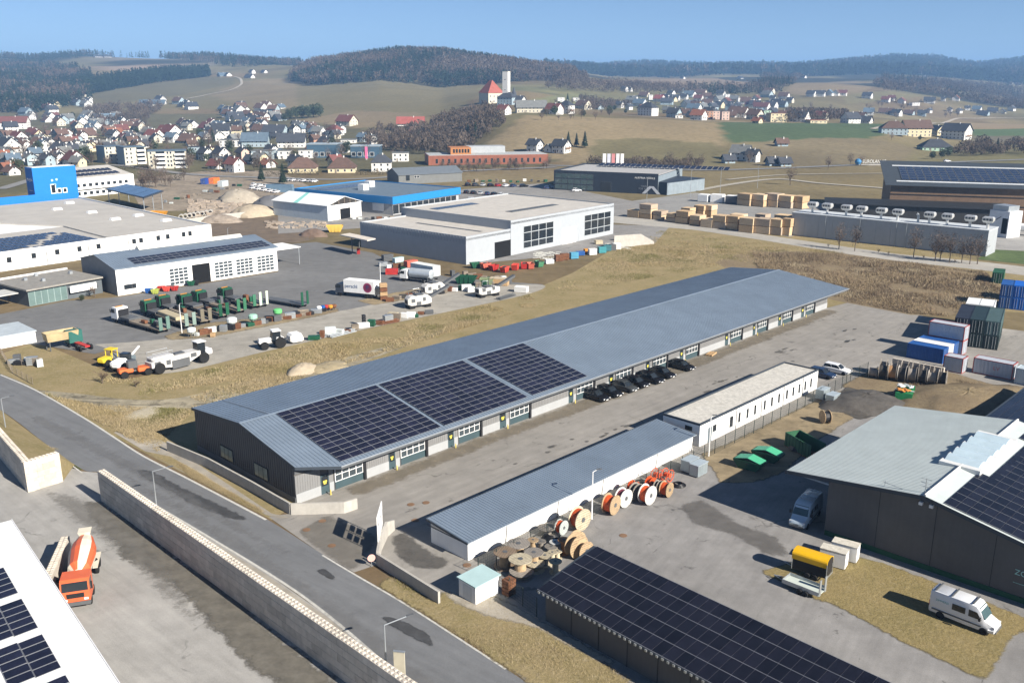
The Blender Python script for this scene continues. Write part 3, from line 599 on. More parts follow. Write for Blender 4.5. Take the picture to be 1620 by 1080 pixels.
for i in range(36):
    for j in range(5):
        v = -36.65-i*1.05; u = 1.85+(v+35.5)*.0375+j*1.66
        o = link('solar_panel', pe, es, (u, v, zE(u, v)+.06)); o.rotation_euler = (0, -math.atan(.12), -.0372)
for j in range(6):
    u = 1.82+j*1.66; ob('rail', MB().loft([[(u+(v+35.5)*.0375+d, v, zE(u, -35.5)+.075+dz) for d, dz in ((-.022, 0), (.022, 0), (.022, .03), (-.022, .03))] for v in (-35.6, -74)]), m_pvf, es)
mb = MB()
for k in range(70): v = -35.9-k*.54; u = 1.72+(v+35.5)*.0375; mb.box(u-.06, u+.03, v-.1, v+.1, zE(u, v)-.14, zE(u, v)+.06)
o = ob('eave_profile', mb, m_steel, es); o['kind'] = 'stuff'
# ---------------------------------------------------------------- large dark hall on the right
dh = thing('workshop_hall', 'large dark hall with light metal roof and solar panels at the right edge', 'building', S(0, 0), TH)
def zD(v): return 7.7-.118*(v+56.3) if v > -56.3 else 7.7-.19*(-56.3-v)
U0, U1 = 34.7, 63.6
mb = MB(); mb.prism([(35, -46.6), (U1-.3, -46.6), (U1-.3, -56.3), (U1-.3, -78), (35, -78), (35, -56.3)], 0, lambda x, y: zD(y)-.2); ob('wall', mb, m_anth, dh)
mb = MB(); [ob('cladding_joint', MB().box(34.975, 35, v-.02, v+.02, 0, zD(v)-.25), m_blackp, dh) for v in (-52, -57.5, -63, -69)]
mb = MB(); mb.box(34.9, 34.99, -78, -46.7, 0, .55); ob('plinth', mb, M('green plinth', (.02, .09, .04), var=.2), dh)
mb = MB(); mb.prism([(U0, -41.9), (U1, -41.9), (U1, -56.3), (U0, -56.3)], lambda x, y: zD(y)-.18, lambda x, y: zD(y)); r1 = ob('roof', mb, M('pale metal roof', (.5, .55, .54), rough=.5, var=.07, scale=.4), dh)
mb = MB(); mb.prism([(U0, -56.3), (U1, -56.3), (U1, -78.3), (U0, -78.3)], lambda x, y: zD(y)-.18, lambda x, y: zD(y)); r2 = ob('roof', mb, MATS['pale metal roof'], dh)
mb = MB()
for i in range(72):
    u = U0+.2+i*.4; a, b = zD(-41.9), zD(-56.3)
    mb.add([(u-.04, -41.9, a), (u+.04, -41.9, a), (u+.04, -56.3, b), (u-.04, -56.3, b), (u, -41.9, a+.06), (u, -56.3, b+.06)], [(0, 4, 1), (1, 4, 5, 2), (3, 5, 4, 0), (2, 5, 3)])
o = ob('roof_rib', mb, MATS['pale metal roof'], r1); o['kind'] = 'stuff'
trim([(U0-.02, -41.8, zD(-41.9)+.04), (U0-.02, -56.3, 7.74), (U0-.02, -78.3, zD(-78.3)+.04)], -.06, .4, m_seamd, 'verge_trim', dh)
mb = MB(); mb.tube((U0, -56.3, 7.8), (U1, -56.3, 7.8), .13, 8); ob('ridge_cap', mb, M('pale ridge', (.6, .6, .58)), dh)
mb = MB(); mb.box(44.2, 56.5, -58.3, -54.2, zD(-55)-.2, 7.9); sk = ob('rooflight', mb, M('rooflight frame', (.62, .63, .62), var=.05), dh)
for k in range(5):
    x = 45+k*2.2; prof = [(x+2.1*t/8, 7.9+math.sin(math.pi*t/8)*.34) for t in range(9)]
    mb = MB(); mb.ext(prof, -57.9, -54.5, 'y'); ob('dome', mb, M('rooflight plastic', (.45, .56, .62), rough=.2, spec=.5, var=.1), sk, smooth=True)
pd = panel_mesh(1.63, 1.01, m_pvdark, .014, m_pvk); sD = math.atan(.19)
for i in range(17):
    for j in range(18):
        u = 35.1+i*1.66; v = -58.0-(j+1)*1.02; 
        if u < U1-1.8 and not (43.5 < u < 57 and v > -59.6):
            o = link('solar_panel', pd, dh, (u, v, zD(v)+.07)); o.rotation_euler = (sD, 0, 0)
for i in range(18):
    u = 35.06+i*1.66; v0 = -59.6 if 43.5 < u < 57 else -58.0
    if u < U1: ob('rail', MB().loft([[(u+d, v, zD(v)+.085+dz) for d, dz in ((-.022, 0), (.022, 0), (.022, .03), (-.022, .03))] for v in (v0, -77)]), m_pvf, dh)
mb = MB(); mb.tube((35.6, -56, 7.7), (35.6, -56, 9.2), .04, 5)
for z in (8.3, 8.7, 9.1): mb.tube((35.6, -56.5, z), (35.6, -55.5, z), .025, 4)
mb.tube((35.3, -54, 7.5), (35.3, -52, 7.7), .03, 4); mb.tube((35.3, -52.2, 7.3), (35.3, -52.2, 7.9), .03, 4); ob('antenna', mb, m_steel, dh)
[ob('floodlight', MB().box(34.6, 34.95, v, v+.35, 6.7, 7.0), M('lamp glass', (.7, .7, .68)), dh) for v in (-56.2, -57.2)]
text(dh, 'ZGU\n___', .75, (34.95, -64.9, 2.5), (R(90), 0, -R(90)), M('pale green lettering', (.35, .6, .55)), .01, 'LEFT')
mb = MB()
for u in (35.3, 49, 63): ob('canopy_bracket', MB().tube((u, -46.6, zD(-46)-.9), (u, -42.2, zD(-42)-.3), .1, 5), m_steel, dh)
# ---------------------------------------------------------------- white roofed solar building at the lower left corner
fb = thing('solar_building', 'white roof edge with solar panels in the lower left corner', 'building', (-49.1, 81.4, 0), math.atan2(-25.36, 21.06))
ob('wall', MB().box(.4, 45, -26, -.4, 0, 4.7), w_offwhite, fb)
ob('roof', MB().box(0, 46, -27, 0, 4.7, 5.0), M('white roof membrane', (.82, .82, .8), rough=.7, var=.05), fb)
ob('edge_trim', MB().box(-.05, 46, .0, .08, 4.5, 5.06), M('white trim', (.7, .7, .7)), fb)
pf = panel_mesh(1.03, 1.7, m_pv, .03)
for i in range(30):
    if i % 6 == 5: continue
    for j in range(4):
        x = 3.4+i*1.1; y = -4.1-j*1.75-(.5 if j > 1 else 0)
        o = link('solar_panel', pf, fb, (x, y-.3, 5.05)); o.rotation_euler = (R(3), 0, 0)
# ---------------------------------------------------------------- block walls
def blockmesh(L_, W_, H_, studs):
    mb = MB(); e = .025; ring = lambda z, k: [(k, k, z), (L_-k, k, z), (L_-k, W_-k, z), (k, W_-k, z)]
    mb.loft([ring(0, e), ring(e, 0), ring(H_-e, 0), ring(H_, e)])
    if studs:
        for i in range(3):
            for j in range(2):
                cx_, cy_ = L_*(i+.5)/3, W_*(j+.5)/2; a, b = .15, .1
                mb.loft([[(cx_-a, cy_-a, H_), (cx_+a, cy_-a, H_), (cx_+a, cy_+a, H_), (cx_-a, cy_+a, H_)], [(cx_-b, cy_-b, H_+.07), (cx_+b, cy_-b, H_+.07), (cx_+b, cy_+b, H_+.07), (cx_-b, cy_+b, H_+.07)]])
    return mb.mesh('block', m_block)
def blockwall(label, a, b, rows, bl=1.5, bw=.8, bh=.75, studs=True):
    a = Vector((a[0], a[1], 0)); b = Vector((b[0], b[1], 0)); d = b-a; n = max(1, round(d.length/bl)); t = thing('block_wall', label, 'wall', a, math.atan2(d.y, d.x))
    lo, top, hlo, htop = blockmesh(bl-.012, bw, bh-.008, False), blockmesh(bl-.012, bw, bh-.008, studs), blockmesh(bl/2-.012, bw, bh-.008, False), blockmesh(bl/2-.012, bw, bh-.008, studs)
    for r in range(rows):
        x = 0; k = 0
        while x < n*bl-.01:
            half = (r % 2 and k == 0) or n*bl-x < bl-.01; last = r == rows-1
            link('block', (htop if last else hlo) if half else (top if last else lo), t, (x, random.uniform(-.012, .012), r*bh)); x += bl/2 if half else bl; k += 1
    return t
wa = P(160, 792); wb = P(420, 985); wd_ = (wb-wa).normalized()
blockwall('long retaining wall of pale stacking blocks along the road', wa, wa+wd_*63, 5)
l0, l1 = P(44.5, 779), P(99, 762); blockwall('short end of the sunlit block wall beside the junction', l0, l1, 5, 1.36)
l2 = P(36.6, 727.6, 3.75); l3 = P(0, 686, 3.75); dd = (l3-l2); dd.z = 0; dd.normalize()
q0 = Vector((l0.x, l0.y, 0))+dd*33; blockwall('block wall running to the left edge from the junction corner', q0, Vector((l0.x, l0.y, 0))+dd*.15, 5)
emb_i = [Vector((q0.x, q0.y, 3.2)), Vector((l0.x, l0.y, 3.3))+(l1-l0).normalized()*.7, Vector((l1.x, l1.y, 3.2))]
nb = Vector((-dd.y, dd.x, 0)); nb = nb if nb.dot(l1-l0) > 0 else -nb
emb_i = [emb_i[0]+nb*.3, emb_i[1]+nb*.1-dd*-.5, emb_i[2]+dd*.4]; emb_o = [P(-120, 580), P(0, 648), P(60, 693), P(118, 735)]
me = bpy.data.meshes.new('embankment'); me.from_pydata([tuple(q) for q in emb_i]+[(q.x, q.y, .03) for q in emb_o]+[(l1.x, l1.y, 0.03)], [], [(0, 1, 4, 3), (1, 5, 4), (1, 2, 6, 5), (2, 7, 6)]); me.materials.append(m_grass); struct(link('embankment', me))
i0, i1 = P(101, 880), P(72, 948); blockwall('low block bay divider beside the concrete mixer truck', i0, i1, 3, 1.4)
# cast concrete walls at the entrance
def castwall(label, pts, h, th=.25):
    t = MB(); pts = [Vector((p[0], p[1], 0)) for p in pts]; l = []; r = []
    for i, p in enumerate(pts):
        d = (pts[min(i+1, len(pts)-1)]-pts[max(i-1, 0)]).normalized(); n = Vector((-d.y, d.x, 0))*th/2; l.append(p+n); r.append(p-n)
    hs = h if isinstance(h, (list, tuple)) else [h]*len(pts)
    t.loft([[a, b, b+Vector((0, 0, k)), a+Vector((0, 0, k))] for a, b, k in zip(l, r, hs)])
    return tag(ob('concrete_wall', t, m_conc1), label, 'wall')
castwall('grey concrete retaining wall along the dark gable of the long hall', [P(266, 713), P(330, 740), P(400, 778), P(460, 813)], 1.35)
castwall('pale concrete wing wall with a small white mark before the hall corner', [P(461, 813.5), P(545, 811), P(565, 804)], [1.35, 1.35, 1.3])
castwall('concrete wall in shadow along the road beside the cabin', [P(597, 893), P(695, 955)], 1.3)
castwall('curved sunlit concrete wall behind the entrance sign', [P(598, 890), P(602, 870), P(612, 848), P(623, 838)], [1.35, 1.5, 1.7, 1.2])
castwall('dark sloping wing wall of the grey hall', [P(971, 392), P(1013, 388), P(1034, 386)], [3.6, 3.4, .8])
# ---------------------------------------------------------------- buildings of the industrial estate, from footprints
def fp(A, B, top, back=None, D=None, at='A'):
    a, b = P(*A), P(*B); d = b-a; L_ = d.length; rz = math.atan2(d.y, d.x); u = d/L_; v = Vector((-u.y, u.x, 0))
    h = hgt(a if at == 'A' else b, top)
    if back is not None: D = (P(back[0], back[1], h)-a).dot(v)
    return a, rz, L_, abs(D), h
def win(t, face, s, z, w_, h_, dims, name='window', fm=None, pm_=None, mull=0, fr=.07):
    L_, D_ = dims; fm = fm or m_dgrey; pm_ = pm_ or m_glass
    def bx(a0, a1, o0, o1, z0, z1, mb):
        if face == 'F': mb.box(a0, a1, -o1, -o0, z0, z1)
        elif face == 'L': mb.box(-o1, -o0, a0, a1, z0, z1)
        elif face == 'R': mb.box(L_+o0, L_+o1, a0, a1, z0, z1)
        else: mb.box(a0, a1, D_+o0, D_+o1, z0, z1)
    mb = MB(); bx(s-w_/2, s+w_/2, 0, .05, z, z+h_, mb); o = ob(name, mb, fm, t)
    mb = MB(); n = mull+1; q = (w_-fr)/n
    for k in range(n): bx(s-w_/2+fr+k*q, s-w_/2+(k+1)*q, .05, .065, z+fr, z+h_-fr, mb)
    ob('pane', mb, pm_, o); return o
def seams(mb_, L_, y0, y1, zf, step=.6, x0=0.):
    x = x0+.2
    while x < L_:
        a, b = zf(y0), zf(y1); mb_.add([(x-.05, y0, a), (x+.05, y0, a), (x+.05, y1, b), (x-.05, y1, b), (x, y0, a+.07), (x, y1, b+.07)], [(0, 4, 1), (1, 4, 5, 2), (3, 5, 4, 0), (2, 5, 3)]); x += step
# white workshop with garage doors
a, rz, L_, D_, h = fp((187, 468), (440, 428), (183, 425), (130, 407))
D_ = max(12, min(D_, 22)); ws = thing('workshop', 'white workshop with grey roof and open garage bay in the vehicle yard', 'building', a, rz)
rd = .45*D_; zw = lambda y: h+(1.9*min(y, D_-rd)/(D_-rd) if y <= D_-rd else 1.9*(D_-y)/rd)
mb = MB(); mb.prism([(0, .1), (L_, .1), (L_, D_-rd), (L_, D_), (0, D_), (0, D_-rd)], 0, lambda x, y: zw(y)-.15); ob('wall', mb, m_dgrey if 0 else M('grey side wall', (.2, .21, .22), streak=.08), ws)
mb = MB(); mb.box(0, L_, 0, .1, 0, h-.1); ob('front_wall', mb, w_white, ws)
for y0, y1 in ((-.3, D_-rd), (D_-rd, D_+.3)):
    mb = MB(); mb.prism([(-.3, y0), (L_+.3, y0), (L_+.3, y1), (-.3, y1)], lambda x, y: zw(y)-.15, lambda x, y: zw(y)); r_ = ob('roof', mb, m_seam, ws)
    mb = MB(); seams(mb, L_, y0, y1, zw); o = ob('roof_rib', mb, m_seam, r_); o['kind'] = 'stuff'
def wsx(px): return (P(px, 468-(px-187)*40/253)-a).length
for p0, p1 in ((270, 299), (341, 369), (375, 401), (408, 434)):
    s0, s1 = wsx(p0), wsx(p1); o = win(ws, 'F', (s0+s1)/2, .3, s1-s0, 4.1, (L_, D_), 'garage_door', m_whitep, m_pane)
    mb = MB(); 
    for k in range(5): mb.box(s0+.05, s1-.05, -.08, -.06, .4+k*.8, .58+k*.8)
    for k in range(5): mb.box(s0+k*(s1-s0)/4-.07, s0+k*(s1-s0)/4+.07, -.081, -.06, .3, 4.4)
    ob('door_frame', mb, m_whitep, o)
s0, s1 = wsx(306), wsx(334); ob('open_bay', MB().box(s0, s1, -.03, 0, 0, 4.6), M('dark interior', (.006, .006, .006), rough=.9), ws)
for px in (201, 207, 213.5): win(ws, 'F', wsx(px), 1.2, 1.0, 1.1, (L_, D_))
for k in range(3):
    for i in range(21):
        x = 5.0+i*1.68; y = .9+k*1.55; o = link('solar_panel', pf, ws, (x, y, zw(y)+.12)); o.rotation_euler = (math.atan(1.9/(D_-rd)), 0, 0); o.scale = (1.6, .72, 1)
mb = MB(); prof = [(D_-rd-1.2+2.4*t/6, zw(D_-rd)-.1+math.sin(math.pi*t/6)*.8) for t in range(7)]; mb.ext(prof, 10, L_-4, 'x'); ob('ridge_rooflight', mb, M('pale rooflight', (.6, .6, .55), rough=.3, var=.15), ws)
mb = MB(); mb.box(L_, L_+9, 3, 12, 4.6, 4.8); ob('canopy', mb, w_white, ws); mb = MB(); mb.tube((L_+8.6, 3.4, 0), (L_+8.6, 3.4, 4.6), .12); ob('canopy_post', mb, m_steel, ws)
# dark flat office
a, rz, L_, D_, h = fp((47, 485), (163, 463), (46, 457), (8, 442)); D_ = min(D_, 22)
t = thing('flat_office', 'dark grey flat office with glass entrance beside the white workshop', 'building', a, rz)
ob('wall', MB().box(0, L_, 0, D_, 0, h-.35), M('slate wall', (.1, .115, .125), var=.1), t)
ob('roof', MB().box(-.6, L_, -.8, D_+.2, h-.35, h), M('grey gravel roof', (.27, .255, .225), var=.2, scale=.8), t)
ob('parapet', MB().box(-.6, L_, D_+.2, D_+.6, h-.35, h+.35), w_white, t)
Lg = (P(105, 473)-a).length
for k in range(6): win(t, 'F', (k+.5)*Lg/6, .1, Lg/6, h-.6, (L_, D_), 'window', M('green grey frame', (.25, .32, .31)), M('pale green glass', (.13, .19, .18), rough=.08, spec=.6))
o = ob('sign_board', MB().box(Lg+.3, Lg+6.5, -1.0, -.85, 1.5, 3.0), w_white, t); text(o, 'BRANDSTÄTTER', .62, (Lg+3.4, -1.02, 1.9), (R(90), 0, 0), m_blackp)
win(t, 'F', L_-6, 1.2, 3, 1.2, (L_, D_), pm_=M('pale blind', (.6, .6, .58)))
for x, y in ((4, 9), (8, 12), (14, 8), (6, 5)): ob('roof_vent', MB().box(x, x+.7, y, y+.7, h, h+.6), m_steel, t)
ob('entrance_canopy', MB().box(-9, -1, 2, 8, 2.8, 3.0), M('pale canopy', (.5, .5, .47)), t)
# big white factory with the blue tower
a, rz, L_, D_, h = fp((-150, 452.2), (336, 380), (333, 357), None, 40, 'B'); bB = P(336, 380)
uu = Vector((math.cos(rz), math.sin(rz), 0)); vv = Vector((-uu.y, uu.x, 0)); D_ = (P(125, 313, h)-bB).dot(vv); sk_ = (P(125, 313, h)-bB).dot(uu)
fa = thing('factory', 'long white factory hall with flat grey roof at the left', 'building', a, rz)
LB = (bB-a).length; xl = (P(170, 376, h)-a).dot(uu); xm = (P(100, 357, h)-a).dot(uu); ym = (P(100, 357, h)-a).dot(vv)
ob('wall', MB().prism([(0, 0), (LB, 0), (LB+sk_, D_), (0, D_)], 0, h-.4), w_white, fa)
m_flat = M('flat roof membrane', (.42, .40, .365), rough=.9, var=.1, scale=.15)
rfF = ob('roof', MB().prism([(xl, .4), (LB-.4, .4), (LB+sk_-.4, D_-.4), (xm-30, D_-.4), (xm, ym)], h-.4, h), m_flat, fa)
ob('lower_roof', MB().prism([(.4, .4), (xl-.3, .4), (xm-.3, ym), (xm-.3, ym+.1), (.4, ym+.1)], h-.4, h-.3), m_flat, fa)
for e0, e1 in (((0, 0), (LB, 0)), ((LB, 0), (LB+sk_, D_))):
    q0, q1 = Vector((*e0, 0)), Vector((*e1, 0)); n = Vector((-(q1-q0).y, (q1-q0).x, 0)).normalized()*.39
    ob('parapet', MB().prism([tuple(q0)[:2], tuple(q1)[:2], tuple(q1+n)[:2], tuple(q0+n)[:2]], h-.39, h+.45), w_white, fa)
for px, py in ((205, 322), (247, 315), (268, 329), (303, 335), (222, 343), (266, 351), (295, 343), (320, 348), (185, 349), (140, 338), (85, 333), (105, 323), (120, 319)):
    q = P(px-8 if px > 180 else px, py, h)-a; x, y = q.dot(uu), q.dot(vv)
    if 0 < x < LB and 1 < y < D_-2:
        ob('skylight', MB().loft([[(x, y, h), (x+3.2, y, h), (x+3.2, y+2, h), (x, y+2, h)], [(x+.3, y+.3, h+.7), (x+2.9, y+.3, h+.7), (x+2.9, y+1.7, h+.7), (x+.3, y+1.7, h+.7)]]), w_white, fa)
fpan = panel_mesh(1.66, 3.2, m_pv, .05); k = 0
for i in range(40):
    for j in range(7):
        x = xl-4-i*2.0; y = 2.0+j*3.5
        if y < ym-4 and x > 8 and x < xl-4-(y/ym)*(xl-xm)*.9 and not (11 <= i*1.3+j*2 <= 13):
            o = link('solar_panel', fpan, fa, (x, y, h-.2)); o.rotation_euler = (R(2), 0, 0)
fx = lambda px: (P(px, 430-(px)*50/336)-a).length
for px, z in ((17, 2), (56, 2.2), (93, 2.4), (128, 5.5), (158, 5), (214, 5), (225, 5), (252, 4.8), (267, 4.8), (292, 4.8), (302, 4.8)):
    win(fa, 'F', fx(px), min(z, h-2.2), 1.2, 1.4, (LB, D_))
for px in (0, 76, 142, 205): ob('downpipe', MB().tube((fx(px), -.12, 0), (fx(px), -.12, h), .09, 5), m_steel, fa)
mb = MB(); x = fx(258)
for s in (-.4, .4): mb.tube((x+s, -.4, 0), (x+s, -.4, h+1), .05, 4)
for k in range(16): mb.tube((x-.4, -.4, .5+k*.55), (x+.4, -.4, .5+k*.55), .03, 4)
ob('ladder', mb, m_steel, fa)
# tower: stands at the back of the roof
c0, c1 = P(57, 317.5, h), P(125, 313.7, h); rt = R(50); Lt = 5.
while proj(c0.x+math.cos(rt)*Lt, c0.y+math.sin(rt)*Lt, h)[0] < 125: Lt += .2
ht = hgt(c0, (52, 266))-0
vt = Vector((-math.sin(rt), math.cos(rt), 0)); Dt = (P(33, 265, ht)-c0).dot(vt)
m_bl = M('bright blue cladding', (.012, .17, .55), rough=.5, var=.06, scale=.2)
tw = thing('blue_tower', 'tall bright blue tower block with white lettering on its shaded side', 'tower', (c0.x, c0.y, 0), rt)
ob('wall', MB().box(0, Lt, 0, abs(Dt), 0, ht), m_bl, tw)
ob('roof', MB().box(.3, Lt-.3, .3, abs(Dt)-.3, ht, ht+.12), M('pale roof', (.7, .68, .64)), tw)
for k, (px, py, w2, h2) in enumerate(((86, 309, 2.0, 3.6), (95, 308, 1.7, 1.9), (104, 308, 1.7, 1.9))): win(tw, 'F', Lt*(px-57)/68, h+2.0, w2, h2, (Lt, abs(Dt)), 'window', w_white, m_glass, 0, .28)
text(tw, 'Berglan', abs(Dt)*.24, (-.05, abs(Dt)*.5, ht-4.5), (R(90), 0, -R(90)), w_white); text(tw, 'Lebensmittel', abs(Dt)*.085, (-.05, abs(Dt)*.48, ht-8.5), (R(90), 0, -R(90)), M('faint lettering', (.35, .4, .5)))
for dx, dz in ((0, 0), (1.7, .2), (.9, -1.7)): ob('emblem_dot', MB().lathe([(.45, 0), (.45, .05)], 12, 'y', 0, (Lt*.42+dx, -.05, ht-5+dz)), M('pale blue emblem', (.35, .55, .8)), tw)
b0 = P(-60, 325, h); ob('parapet_band', MB().box(-(c0-b0).length, 0, 0, .4, h-3, hgt(c0, (57, 308))), m_bl, tw)
# white building behind the tower
a, rz, L_, D_, h = fp((112, 314), (214, 303), (118, 284), None, 18, 'A')
t = thing('white_factory_wing', 'white two storey building with solar panels behind the blue tower', 'building', a, rz)
ob('wall', MB().box(0, L_, 0, D_, 0, h), w_white, t); ob('roof', MB().prism([(0, .5), (L_, .5), (L_, D_), (0, D_)], h, lambda x, y: h+y*.18), m_flat, t)
for k in range(2):
    for i in range(int(L_/2.2)-3): o = link('solar_panel', pf, t, (3+i*2.2, 3+k*5.5, h+.75+k*1.0)); o.rotation_euler = (R(14), 0, 0); o.scale = (1.7, 2.0, 1)
for r in range(2):
    for i in range(9): win(t, 'F', 4+i*(L_-8)/8, .8+r*3.4, 1.6, 1.4, (L_, D_))
ob('balcony', MB().box(2, L_-2, -1.2, 0, 3.3, 3.5), w_white, t)
# solar canopy of the works yard
def canopy(name, label, cat, corners, z, m, posts, th=.3, pmat=None):
    pts = [P(x, y, z) for x, y in corners]; c = sum(pts, Vector())/len(pts); t = thing(name, label, cat, (c.x, c.y, 0))
    loc = [(p.x-c.x, p.y-c.y) for p in pts]
    a_ = sum(loc[i][0]*loc[(i+1) % 4][1]-loc[(i+1) % 4][0]*loc[i][1] for i in range(4))
    if a_ < 0: loc = loc[::-1]
    ob('roof', MB().prism(loc, z-th, z), m, t)
    for f, g in posts:
        x = sum(((1-f)*(1-g), f*(1-g), f*g, (1-f)*g)[i]*loc[i][0] for i in range(4)); y = sum(((1-f)*(1-g), f*(1-g), f*g, (1-f)*g)[i]*loc[i][1] for i in range(4))
        ob('post', MB().tube((x, y, 0), (x, y, z-th), .16, 6), pmat or m_steel, t)
    return t, loc
t, loc = canopy('solar_canopy', 'open canopy roofed with dark blue solar panels in the works yard', 'canopy', [(166, 299), (200, 291), (259, 302), (228, 313)], 7.0, m_seamd, [(.05, .05), (.95, .05), (.95, .95), (.05, .95), (.5, .05), (.5, .95)])
m_pvb = M('blue photovoltaic glass', (.015, .03, .07), rough=.15, var=.3, rnd=.2, spec=.5)
for i in range(9):
    for j in range(4):
        f0, f1, g0, g1 = .03+i*.105, .03+i*.105+.1, .04+j*.235, .04+j*.235+.225
        q = [tuple(sum(((1-f)*(1-g), f*(1-g), f*g, (1-f)*g)[k]*loc[k][e] for k in range(4)) for e in (0, 1)) for f, g in ((f0, g0), (f1, g0), (f1, g1), (f0, g1))]
        ob('solar_panel', MB().prism(q, 7.02, 7.08), m_pvb, t)
t, loc = canopy('fuel_canopy', 'flat white fuel canopy on two posts at the yard edge', 'canopy', [(537.5, 371), (553, 368.5), (594, 377), (581, 380)], 5.0, M('pale canopy roof', (.62, .56, .48)), [(.12, .6), (.9, .6)], .3, m_dgrey)
ob('fuel_pump', MB().box(-.4, .4, -.3, .3, 0, 1.7), m_red, t)
# small white building at the left edge
a, rz, L_, D_, h = fp((-60, 563), (58, 541), (57, 522), None, 9, 'B')
t = thing('garage_block', 'white flat roofed garage block at the left edge of the vehicle yard', 'building', a, rz)
ob('wall', MB().box(0, L_, 0, D_, 0, h-.2), w_white, t); ob('roof', MB().box(-.2, L_+.2, -.2, D_+.2, h-.2, h), M('pale blue grey roof', (.42, .47, .5)), t)
# white tent like shed
a, rz, L_, D_, h = fp((519, 350), (572, 341.6), (519, 326), (447, 315)); apz = hgt((a+P(572, 341.6))/2, (545, 311))
t = thing('storage_tent', 'white shed with pale green stripe on its roof and open gable', 'shed', a, rz)
zt = lambda x: h+(apz-h)*(1-abs(x-L_/2)/(L_/2))
ob('wall', MB().prism([(0, 0), (L_, 0), (L_, D_), (0, D_)], 0, h), M('pale blue sheet wall', (.5, .56, .6), var=.06, streak=.1), t)
ob('front_wall', MB().box(.05, L_-.05, -.06, 0, 0, h-.1), w_white, t)
for x0, x1 in ((-.4, L_/2), (L_/2, L_+.4)): ob('roof', MB().prism([(x0, -.4), (x1, -.4), (x1, D_+.4), (x0, D_+.4)], lambda x, y: zt(x)+.02, lambda x, y: zt(x)+.2), M('white sheet roof', (.74, .76, .76), var=.06), t)
ob('gable', MB().ext([(0, h+.01), (L_/2, apz), (L_, h+.01)], .02, .12, 'y'), M('dark gable void', (.04, .035, .03)), t)
for k in range(1, 6): x = k*L_/6; ob('gable_post', MB().box(x-.12, x+.12, -.1, .02, h, zt(x)), m_oldwood, t)
ob('roof_stripe', MB().prism([(-.41, D_*.52), (L_/2, D_*.62), (L_/2, D_*.68), (-.41, D_*.6)], lambda x, y: zt(x)+.2, lambda x, y: zt(x)+.22), M('pale green stripe', (.25, .55, .5)), t)
ob('doorway', MB().box(L_*.36, L_*.66, -.1, -.06, 0, h*.7), MATS['dark interior'], t)
# dark grey hall behind the dealership
a, rz, L_, D_, h = fp((631, 292), (731, 287), (631, 277), (602, 273)); D_ = min(max(D_, 10), 30)
t = thing('storage_hall', 'dark grey hall with pitched roof behind the blue dealership', 'building', a, rz)
zg = lambda y: h+2.6*(1-abs(y-D_/2)/(D_/2))
ob('wall', MB().prism([(0, 0), (L_, 0), (L_, D_/2), (L_, D_), (0, D_), (0, D_/2)], 0, lambda x, y: zg(y)-.1), M('mid grey cladding', (.15, .155, .15), var=.08), t)
for y0, y1 in ((-.4, D_/2), (D_/2, D_+.4)): ob('roof', MB().prism([(-.4, y0), (L_+.4, y0), (L_+.4, y1), (-.4, y1)], lambda x, y: zg(y)-.1, lambda x, y: zg(y)+.12), M('slate blue sheet roof', (.13, .15, .17), var=.08), t)
for s in (.14, .26, .3): win(t, 'F', L_*s, h*.35 if s < .2 else h*.6, 2 if s < .2 else 1.2, 2.8 if s < .2 else 1.2, (L_, D_), fm=w_white if s > .2 else None)
# blue fronted dealership
a, rz, L_, D_, h = fp((622, 341), (729, 323), (623, 313), (491, 296))
t = thing('car_dealership', 'low dealership with a broad bright blue fascia and glass front', 'building', a, rz)
ob('wall', MB().box(.6, L_-.6, .6, D_-.6, 0, h-.3), M('grey shop wall', (.36, .37, .38)), t)
ob('roof', MB().box(.4, L_-.4, .4, D_-.4, h-.3, h-.05), M('blue grey roof', (.13, .17, .21), var=.15), t)
m_fas = M('blue fascia', (.02, .2, .48), rough=.35, var=.05)
for q in ((0, L_, 0, .4), (0, .4, .4, D_), (L_-.4, L_, .4, D_-.4), (.4, L_, D_-.4, D_)): ob('fascia', MB().box(*q, h-2.4, h+.3), m_fas, t)
for k in range(11): win(t, 'F', 2.2+k*(L_-4)/10.6, .3, (L_-4)/11, h-3, (L_-1.2, D_), 'window', M('window white frame', (.6, .6, .6))).location.y = .6
for s in ((.3, .5), (.55, .62)): ob('roof_unit', MB().box(L_*s[0], L_*s[0]+3, D_*s[1], D_*s[1]+3, h-.05, h+2.2), w_white, t)
for i in range(14):
    for j in range(2): o = link('solar_panel', pf, t, (4+i*2.0, D_*.72+j*3.6, h+.05)); o.scale = (1.8, 2, 1)
win(t, 'L', D_*.15, 1, 6, 3, (L_, D_), pm_=w_white).location.x = .6
# grey two part hall
a, rz, L_, D_, h = fp((738, 419), (970, 370), (737.6, 376), (584, 350))
ga = a; gu = Vector((math.cos(rz), math.sin(rz), 0)); gv = Vector((-gu.y, gu.x, 0))
t = thing('grey_hall', 'pale grey two part hall with tall window walls beside the red skips', 'building', a, rz)
X1 = (P(820, 406)-a).dot(gu); h2 = hgt(P(820, 406), (819, 352)); D2 = (P(662.6, 328, h2)-P(820, 406)).dot(gv)
m_lg = M('light grey panel', (.36, .385, .41), rough=.55, var=.05, streak=.06); m_bg = M('blue grey panel with painted shade', (.3, .33, .37), rough=.55, var=.05)  # darker second panel has the left face's shade put into its colour
ob('wall', MB().box(0, X1, .1, D_, 0, h-.3), m_lg, t)
ob('wall', MB().box(X1, L_, 0, D2, 0, h2-.3), m_lg, t)
ob('roof', MB().box(.3, X1-.01, .3, D_-.3, h-.3, h-.1), M('pale gravel roof', (.5, .47, .42), var=.12, scale=.4), t)
ob('roof', MB().box(X1+.3, L_-.3, .3, D2-.3, h2-.3, h2-.1), MATS['pale gravel roof'], t)
